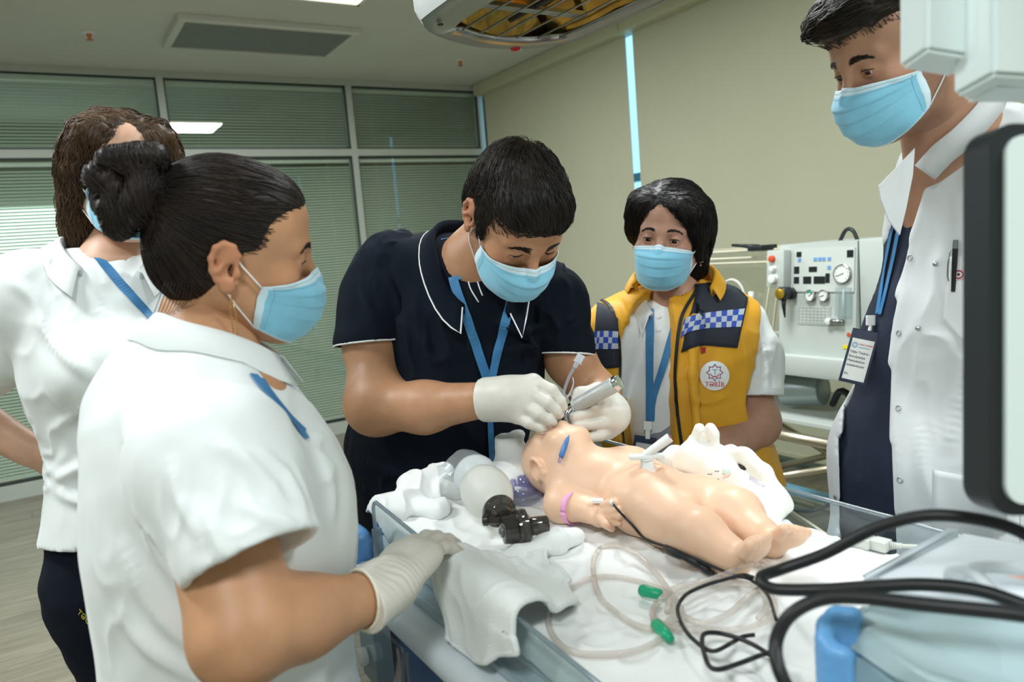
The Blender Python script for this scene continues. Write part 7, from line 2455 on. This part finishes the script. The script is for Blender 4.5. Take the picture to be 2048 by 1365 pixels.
def obox(cx0, cy0, cx1, cy1, D, th, m, nm, skew=0.0):
    P = np.array([J(cx0, cy0, D), J(cx1, cy0, D), J(cx1, cy1+skew, D), J(cx0, cy1, D)])
    V = list(P)+list(P+CF*th)
    bm = bmesh.new()
    vs = [bm.verts.new(p) for p in V]
    for f_ in ((0, 1, 2, 3), (7, 6, 5, 4), (0, 4, 5, 1), (1, 5, 6, 2), (2, 6, 7, 3), (3, 7, 4, 0)):
        bm.faces.new([vs[i] for i in f_])
    bmesh.ops.recalc_face_normals(bm, faces=list(bm.faces))
    bmesh.ops.bevel(bm, geom=list(bm.edges), offset=0.004, segments=2, affect='EDGES')
    bm.verts.index_update()
    MB().add([v.co[:] for v in bm.verts], [[v.index for v in f_.verts] for f_ in bm.faces]).build(nm, m, tb, 'auto')
    bm.free()
obox(1852, -180, 1962, 100, 0.70, 0.05, mat('bracket_white', 'e8f6f6', 0.4), 'box_front', 18)
obox(1958, -180, 1992, 118, 0.715, 0.05, mat('bracket_white', 'e8f6f6'), 'box_side', 4)
obox(1985, -180, 2150, 150, 0.66, 0.06, mat('bracket_white', 'e8f6f6'), 'upper_housing', 10)
obox(1990, 148, 2150, 172, 0.68, 0.05, mat('bracket_white', 'e8f6f6'), 'housing_rim', 0)
# ------------------------------------------------------------------ transport incubator on its cart, against the window wall
def incubator():
    t = thing('transport_incubator', (2.75, 2.1, 0), 'grey-white transport incubator with gauge panel on a steel cart', 'incubator')
    body_ = mat('incubator_grey', 'c0c9c4', 0.45, noise=0.03, nscale=5)
    steel = mat('cart_steel', 'b9b39e', 0.3, metal=0.9)
    x0 = 2.55
    # deck
    MB().b2((x0-0.03, 1.55, 0.90), (x0+0.55, 3.0, 0.985), bev=0.015).build('deck', body_, t, 'auto')
    # control cabinet: front leans back a little
    y0, y1, z0, z1 = 1.74, 2.085, 0.985, 1.425
    pr = [(x0+0.0, z0), (x0+0.035, z1), (x0+0.42, z1), (x0+0.42, z0)]
    MB().prism([(-y, 0) for y in (0,)] if False else [(p[0], p[1]) for p in pr], (0, 0, 0), (1, 0, 0), (0, 0, 1), -y1, -y0).build('cabinet', body_, t)
    MB().b2((x0+0.03, 1.45, 1.0), (x0+0.5, 1.735, 1.43), bev=0.012).build('rear_cabinet', body_, t, 'auto')
    up = unit(A(0.035, 0, z1-z0))
    ry = A(0, -1, 0)
    n = unit(np.cross(ry, up))
    if n[0] > 0:
        n = -n
    def F(u, v):
        """u: metres right from the left edge, v: metres up from the cabinet base"""
        return A(x0, y1, z0)+ry*u+up*v+n*0.001
    R = np.stack([ry, up, n], 1)
    def plate(u, v, w, h, m, nm, th=0.003, par=t, bev=0.0):
        return MB().box(F(u, v)+n*th/2, (w/2, h/2, th/2), R, bev=bev).build(nm, m, par, 'auto' if bev else False)
    lg = mat('panel_light', 'ccd4ce', 0.4)
    dk = mat('display_dark', '22272a', 0.2)
    fp = plate(0.205, 0.335, 0.265, 0.165, lg, 'display_panel', 0.004)
    for u, v, w, h in ((0.095, 0.400, 0.022, 0.020), (0.085, 0.338, 0.024, 0.028), (0.085, 0.298, 0.024, 0.026), (0.160, 0.340, 0.036, 0.020), (0.135, 0.298, 0.036, 0.028), (0.190, 0.298, 0.050, 0.028), (0.226, 0.305, 0.018, 0.036), (0.320, 0.395, 0.026, 0.026)):
        plate(u, v, w, h, dk, 'readout', 0.006, fp)
    for u, v in ((0.098, 0.378), (0.170, 0.378), (0.190, 0.378), (0.208, 0.378), (0.232, 0.378), (0.232, 0.345)):
        plate(u, v, 0.014, 0.014, mat('key_blue', '6f9fd6', 0.4), 'key', 0.006, fp)
    def gauge(u, v, r, par=t, green=False):
        c = F(u, v)
        g = MB().lathe(c, n, [(0, r), (0.014, r), (0.016, r*0.92), (0.012, r*0.88)], 28).build('gauge', M_chrome, par, 'auto')
        MB().lathe(c, n, [(0.010, r*0.87), (0.0125, r*0.87)], 28).build('dial', mat('dial_white', 'e9ecea', 0.4), g)
        nd = MB()
        a = math.radians(200 if not green else 40)
        d = ry*math.cos(a)+up*math.sin(a)
        nd.tube([c+n*0.0135-d*r*0.2, c+n*0.0135+d*r*0.7], 0.0011, 5)
        for k in range(10):
            b = math.radians(225-30*k)
            e = ry*math.cos(b)+up*math.sin(b)
            nd.tube([c+n*0.013+e*r*0.66, c+n*0.013+e*r*0.78], 0.0007, 4)
        nd.build('needle', M_dark, g)
        if green:
            pts = [c+n*0.0131+(ry*math.cos(math.radians(b))+up*math.sin(math.radians(b)))*r*0.62 for b in np.linspace(40, 140, 8)]
            MB().ribbon(pts, [n]*8, r*0.3, 0.0006).build('green_arc', M_green, g)
    gauge(0.292, 0.320, 0.037)
    gauge(0.152, 0.238, 0.023, green=True)
    gauge(0.212, 0.238, 0.023)
    # regulator knob in black and gold
    c = F(0.062, 0.245)
    k = MB().lathe(c, n, [(0, 0.024), (0.02, 0.024), (0.022, 0.018), (0.040, 0.018), (0.042, 0.026), (0.070, 0.026), (0.074, 0.022)], 24).build('regulator', M_dark, t, 'auto')
    MB().lathe(c+n*0.074, n, [(0, 0.021), (0.006, 0.020), (0.008, 0.012)], 24).build('regulator_cap', mat('brass', 'c79f3a', 0.3, metal=0.8), k, 'auto')
    MB().tube([c+n*0.05-up*0.02, c+n*0.05-up*0.05, c+n*0.045-up*0.095+ry*0.002], [0.010, 0.008, 0.003], 8).build('regulator_lever', M_dark, k, True)
    # side box with red button
    sb = plate(0.012, 0.345, 0.085, 0.150, body_, 'switch_box', 0.045, bev=0.006)
    MB().lathe(F(0.0, 0.385)+n*0.045, n, [(0, 0.014), (0.012, 0.013), (0.014, 0.008)], 16).build('red_button', mat('button_red', 'd2522f', 0.4), sb, 'auto')
    for u, v, r in ((0.008, 0.345, 0.012), (0.010, 0.305, 0.019)):
        MB().lathe(F(u, v)+n*0.045, n, [(0, r), (0.012, r*0.9), (0.020, r*0.9), (0.021, r*0.5)], 18).build('knob', M_white, sb, 'auto')
    # flow meter
    fm = plate(0.300, 0.215, 0.058, 0.110, clear_mat('flow_glass', (0.85, 0.92, 0.93), 0.05, 1.5, 0.08, 0.25, (0.75, 0.8, 0.8)), 'flow_meter', 0.020)
    MB().tube([F(0.300, 0.165)+n*0.012, F(0.300, 0.262)+n*0.012], 0.003, 8).build('flow_tube', M_white, fm, True)
    MB().lathe(F(0.240, 0.140)+n*0.002, n, [(0, 0.012), (0.018, 0.013), (0.020, 0.009)], 18).build('flow_knob', M_white, t, 'auto')
    MB().tube([F(0.245, 0.140)+n*0.012, F(0.300, 0.140)+n*0.012], 0.010, 12).build('flow_valve', M_chrome, t, True)
    # printed table and marks
    tb_ = plate(0.165, 0.160, 0.150, 0.075, mat('label_grey', 'bdc6c0', 0.5), 'printed_table', 0.0012)
    gl = MB()
    for k in range(6):
        gl.box(F(0.165, 0.128+0.012*k)+n*0.0016, (0.072, 0.0005, 0.0003), R)
    for k in range(9):
        gl.box(F(0.097+0.017*k, 0.158)+n*0.0016, (0.0005, 0.032, 0.0003), R)
    gl.build('table_lines', mat('line_grey', '8b948f', 0.6), tb_)
    plate(0.315, 0.045, 0.040, 0.014, mat('label_yellow', 'e9d81f', 0.5), 'yellow_label', 0.0014)
    MB().lathe(F(0.318, 0.092), n, [(0, 0.008), (0.0016, 0.008)], 16).build('orange_dot', mat('dot_orange', 'cf5429', 0.5), t)
    # hose over the top
    MB().tube([(x0+0.2, 1.85, 1.42), (x0+0.2, 1.87, 1.46), (x0+0.2, 1.90, 1.465), (x0+0.2, 1.93, 1.42)], 0.008, 8, sub=5).build('top_hose', M_dark, t, True)
    # canopy of clear panels
    acr = clear_mat('canopy_acrylic', (0.94, 0.95, 0.93), 0.05, 1.5, 0.08)
    ya, yb = 2.13, 2.95
    lo, hi = 0.985, 1.405
    cp = [(x0+0.0, lo), (x0+0.10, hi-0.03), (x0+0.14, hi), (x0+0.46, hi), (x0+0.50, lo)]
    can = MB()
    for (a, b) in zip(cp[:-1], cp[1:]):
        can.add([(a[0], ya, a[1]), (b[0], ya, b[1]), (b[0], yb, b[1]), (a[0], yb, a[1])], [(0, 1, 2, 3)])
    for y in (ya, yb):
        can.add([(p[0], y, p[1]) for p in cp], [(0, 1, 2, 3, 4)])
    cn = can.build('canopy', acr, t)
    ed = MB()
    for y in (ya, yb):
        ed.tube([(p[0], y, p[1]) for p in cp], 0.006, 6)
    for p in cp:
        ed.tube([(p[0], ya, p[1]), (p[0], yb, p[1])], 0.006, 6)
    ed.build('canopy_edge', mat('canopy_edge_cream', 'd8d3bd', 0.3), cn, True)
    # front door with handle
    def Q(y, v):
        s_ = v/(hi-lo-0.03)
        return A(x0+0.10*s_-0.008, y, lo+v)
    MB().tube([Q(2.17, 0.06), Q(2.17, 0.34), Q(2.20, 0.37), Q(2.62, 0.37), Q(2.65, 0.34), Q(2.65, 0.06), Q(2.17, 0.06)], 0.005, 6).build('door_frame', mat('canopy_edge_cream', 'd8d3bd'), cn, True)
    MB().add([Q(2.19, 0.08)-A(0.002, 0, 0), Q(2.19, 0.35)-A(0.002, 0, 0), Q(2.63, 0.35)-A(0.002, 0, 0), Q(2.63, 0.08)-A(0.002, 0, 0)], [(0, 1, 2, 3)]).build('door_pane', acr, cn)
    for y in (2.36, 2.55):
        pts = [Q(y, 0.22)+A(-0.004, 0.07*math.cos(a), 0.08*math.sin(a)) for a in np.linspace(0, 2*math.pi, 25)]
        MB().tube(pts, 0.006, 6, caps=False).build('hand_port', mat('port_white', 'dcdfd6', 0.4), cn, True)
    MB().tube([Q(2.24, 0.22)+A(-0.02, 0, -0.03), Q(2.24, 0.22)+A(-0.02, 0, 0.03)], 0.012, 10).build('door_latch', M_white, cn, True)
    MB().b2((x0-0.045, 2.12, 0.985), (x0+0.0, 2.42, 1.085), bev=0.008).build('front_tray', mat('tray_white', 'd9ddd6', 0.4), t, 'auto')
    MB().b2((x0+0.06, 2.20, hi), (x0+0.16, 2.28, hi+0.022), bev=0.006).build('top_catch', M_dark, t, 'auto')
    MB().tube([(x0+0.10, 2.25, hi+0.015), (x0+0.08, 2.38, hi+0.03)], [0.012, 0.006], 8).build('top_lever', M_dark, t, True)
    # shelf with equipment below the deck
    MB().b2((x0-0.02, 1.58, 0.70), (x0+0.52, 2.95, 0.72), bev=0.004).build('shelf', body_, t)
    for y in (1.60, 2.93):
        MB().b2((x0+0.02, y-0.02, 0.70), (x0+0.5, y+0.02, 0.90)).build('shelf_side', body_, t)
    MB().add([(x0-0.02, 2.32, 0.90), (x0-0.02, 2.62, 0.90), (x0-0.02, 2.62, 0.72), (x0-0.02, 2.42, 0.72)], [(0, 1, 2, 3)]).build('side_gusset', body_, t)
    MB().lathe((x0+0.12, 2.16, 0.80), (0.2, -1, 0.1), [(0, 0.065), (0.006, 0.067), (0.17, 0.067), (0.175, 0.06)], 24).build('gas_cylinder', mat('cylinder_grey', '98a5a6', 0.35, metal=0.4), t, 'auto')
    MB().tube([(x0+0.15, 1.95, 0.76), (x0+0.12, 1.88, 0.83), (x0+0.15, 1.80, 0.76), (x0+0.2, 1.72, 0.82)], 0.014, 8, sub=5).build('shelf_hose', M_dark, t, True)
    MB().b2((x0+0.06, 1.66, 0.72), (x0+0.25, 1.80, 0.80), bev=0.01).build('shelf_pouch', M_dark, t, 'auto')
    # steel cart
    MB().tube([(x0-0.05, 1.50, 0.655), (x0-0.05, 2.95, 0.655)], 0.022, 14).build('cart_rail', steel, t, True)
    MB().tube([(x0+0.5, 1.50, 0.655), (x0+0.5, 2.95, 0.655)], 0.022, 14).build('cart_rail', steel, t, True)
    for y in (1.55, 2.90):
        MB().tube([(x0-0.05, y, 0.655), (x0+0.5, y, 0.655)], 0.018, 12).build('cart_cross', steel, t, True)
        MB().b2((x0-0.04, y-0.03, 0.655), (x0+0.50, y+0.03, 0.70)).build('cart_saddle', M_dark, t)
    yc, zc = 2.22, 0.42
    for dx in (-0.05, 0.5):
        MB().tube([(x0+dx, 1.55, 0.655), (x0+dx, yc, zc), (x0+dx, 2.85, 0.17)], 0.016, 10).build('cart_strut', steel, t, True)
        MB().tube([(x0+dx, 2.85, 0.655), (x0+dx, yc, zc), (x0+dx, 1.55, 0.17)], 0.016, 10).build('cart_strut', steel, t, True)
        MB().tube([(x0+dx, 1.45, 0.15), (x0+dx, 2.95, 0.15)], 0.02, 12).build('cart_foot', steel, t, True)
        for y in (1.50, 2.90):
            MB().lathe((x0+dx-0.02, y, 0.062), (1, 0, 0), [(0, 0.05), (0.004, 0.062), (0.036, 0.062), (0.04, 0.05)], 20).build('castor', M_dark, t, 'auto')
            MB().b2((x0+dx-0.012, y-0.012, 0.06), (x0+dx+0.012, y+0.012, 0.15)).build('castor_fork', steel, t)
    MB().lathe((x0-0.07, yc, zc), (1, 0, 0), [(0, 0.022), (0.03, 0.022)], 14).build('strut_hub', steel, t, 'auto')
    MB().tube([(x0-0.03, 2.18, 0.44), (x0-0.06, 2.0, 0.36), (x0-0.06, 1.85, 0.40), (x0-0.03, 1.70, 0.55), (x0, 1.6, 0.70)], 0.008, 8, sub=6).build('drooping_hose', M_dark, t, True)
    MB().box((x0-0.05, 2.42, 0.615), (0.004, 0.012, 0.012)).build('yellow_tag', mat('label_yellow', 'e9d81f'), t)
incubator()
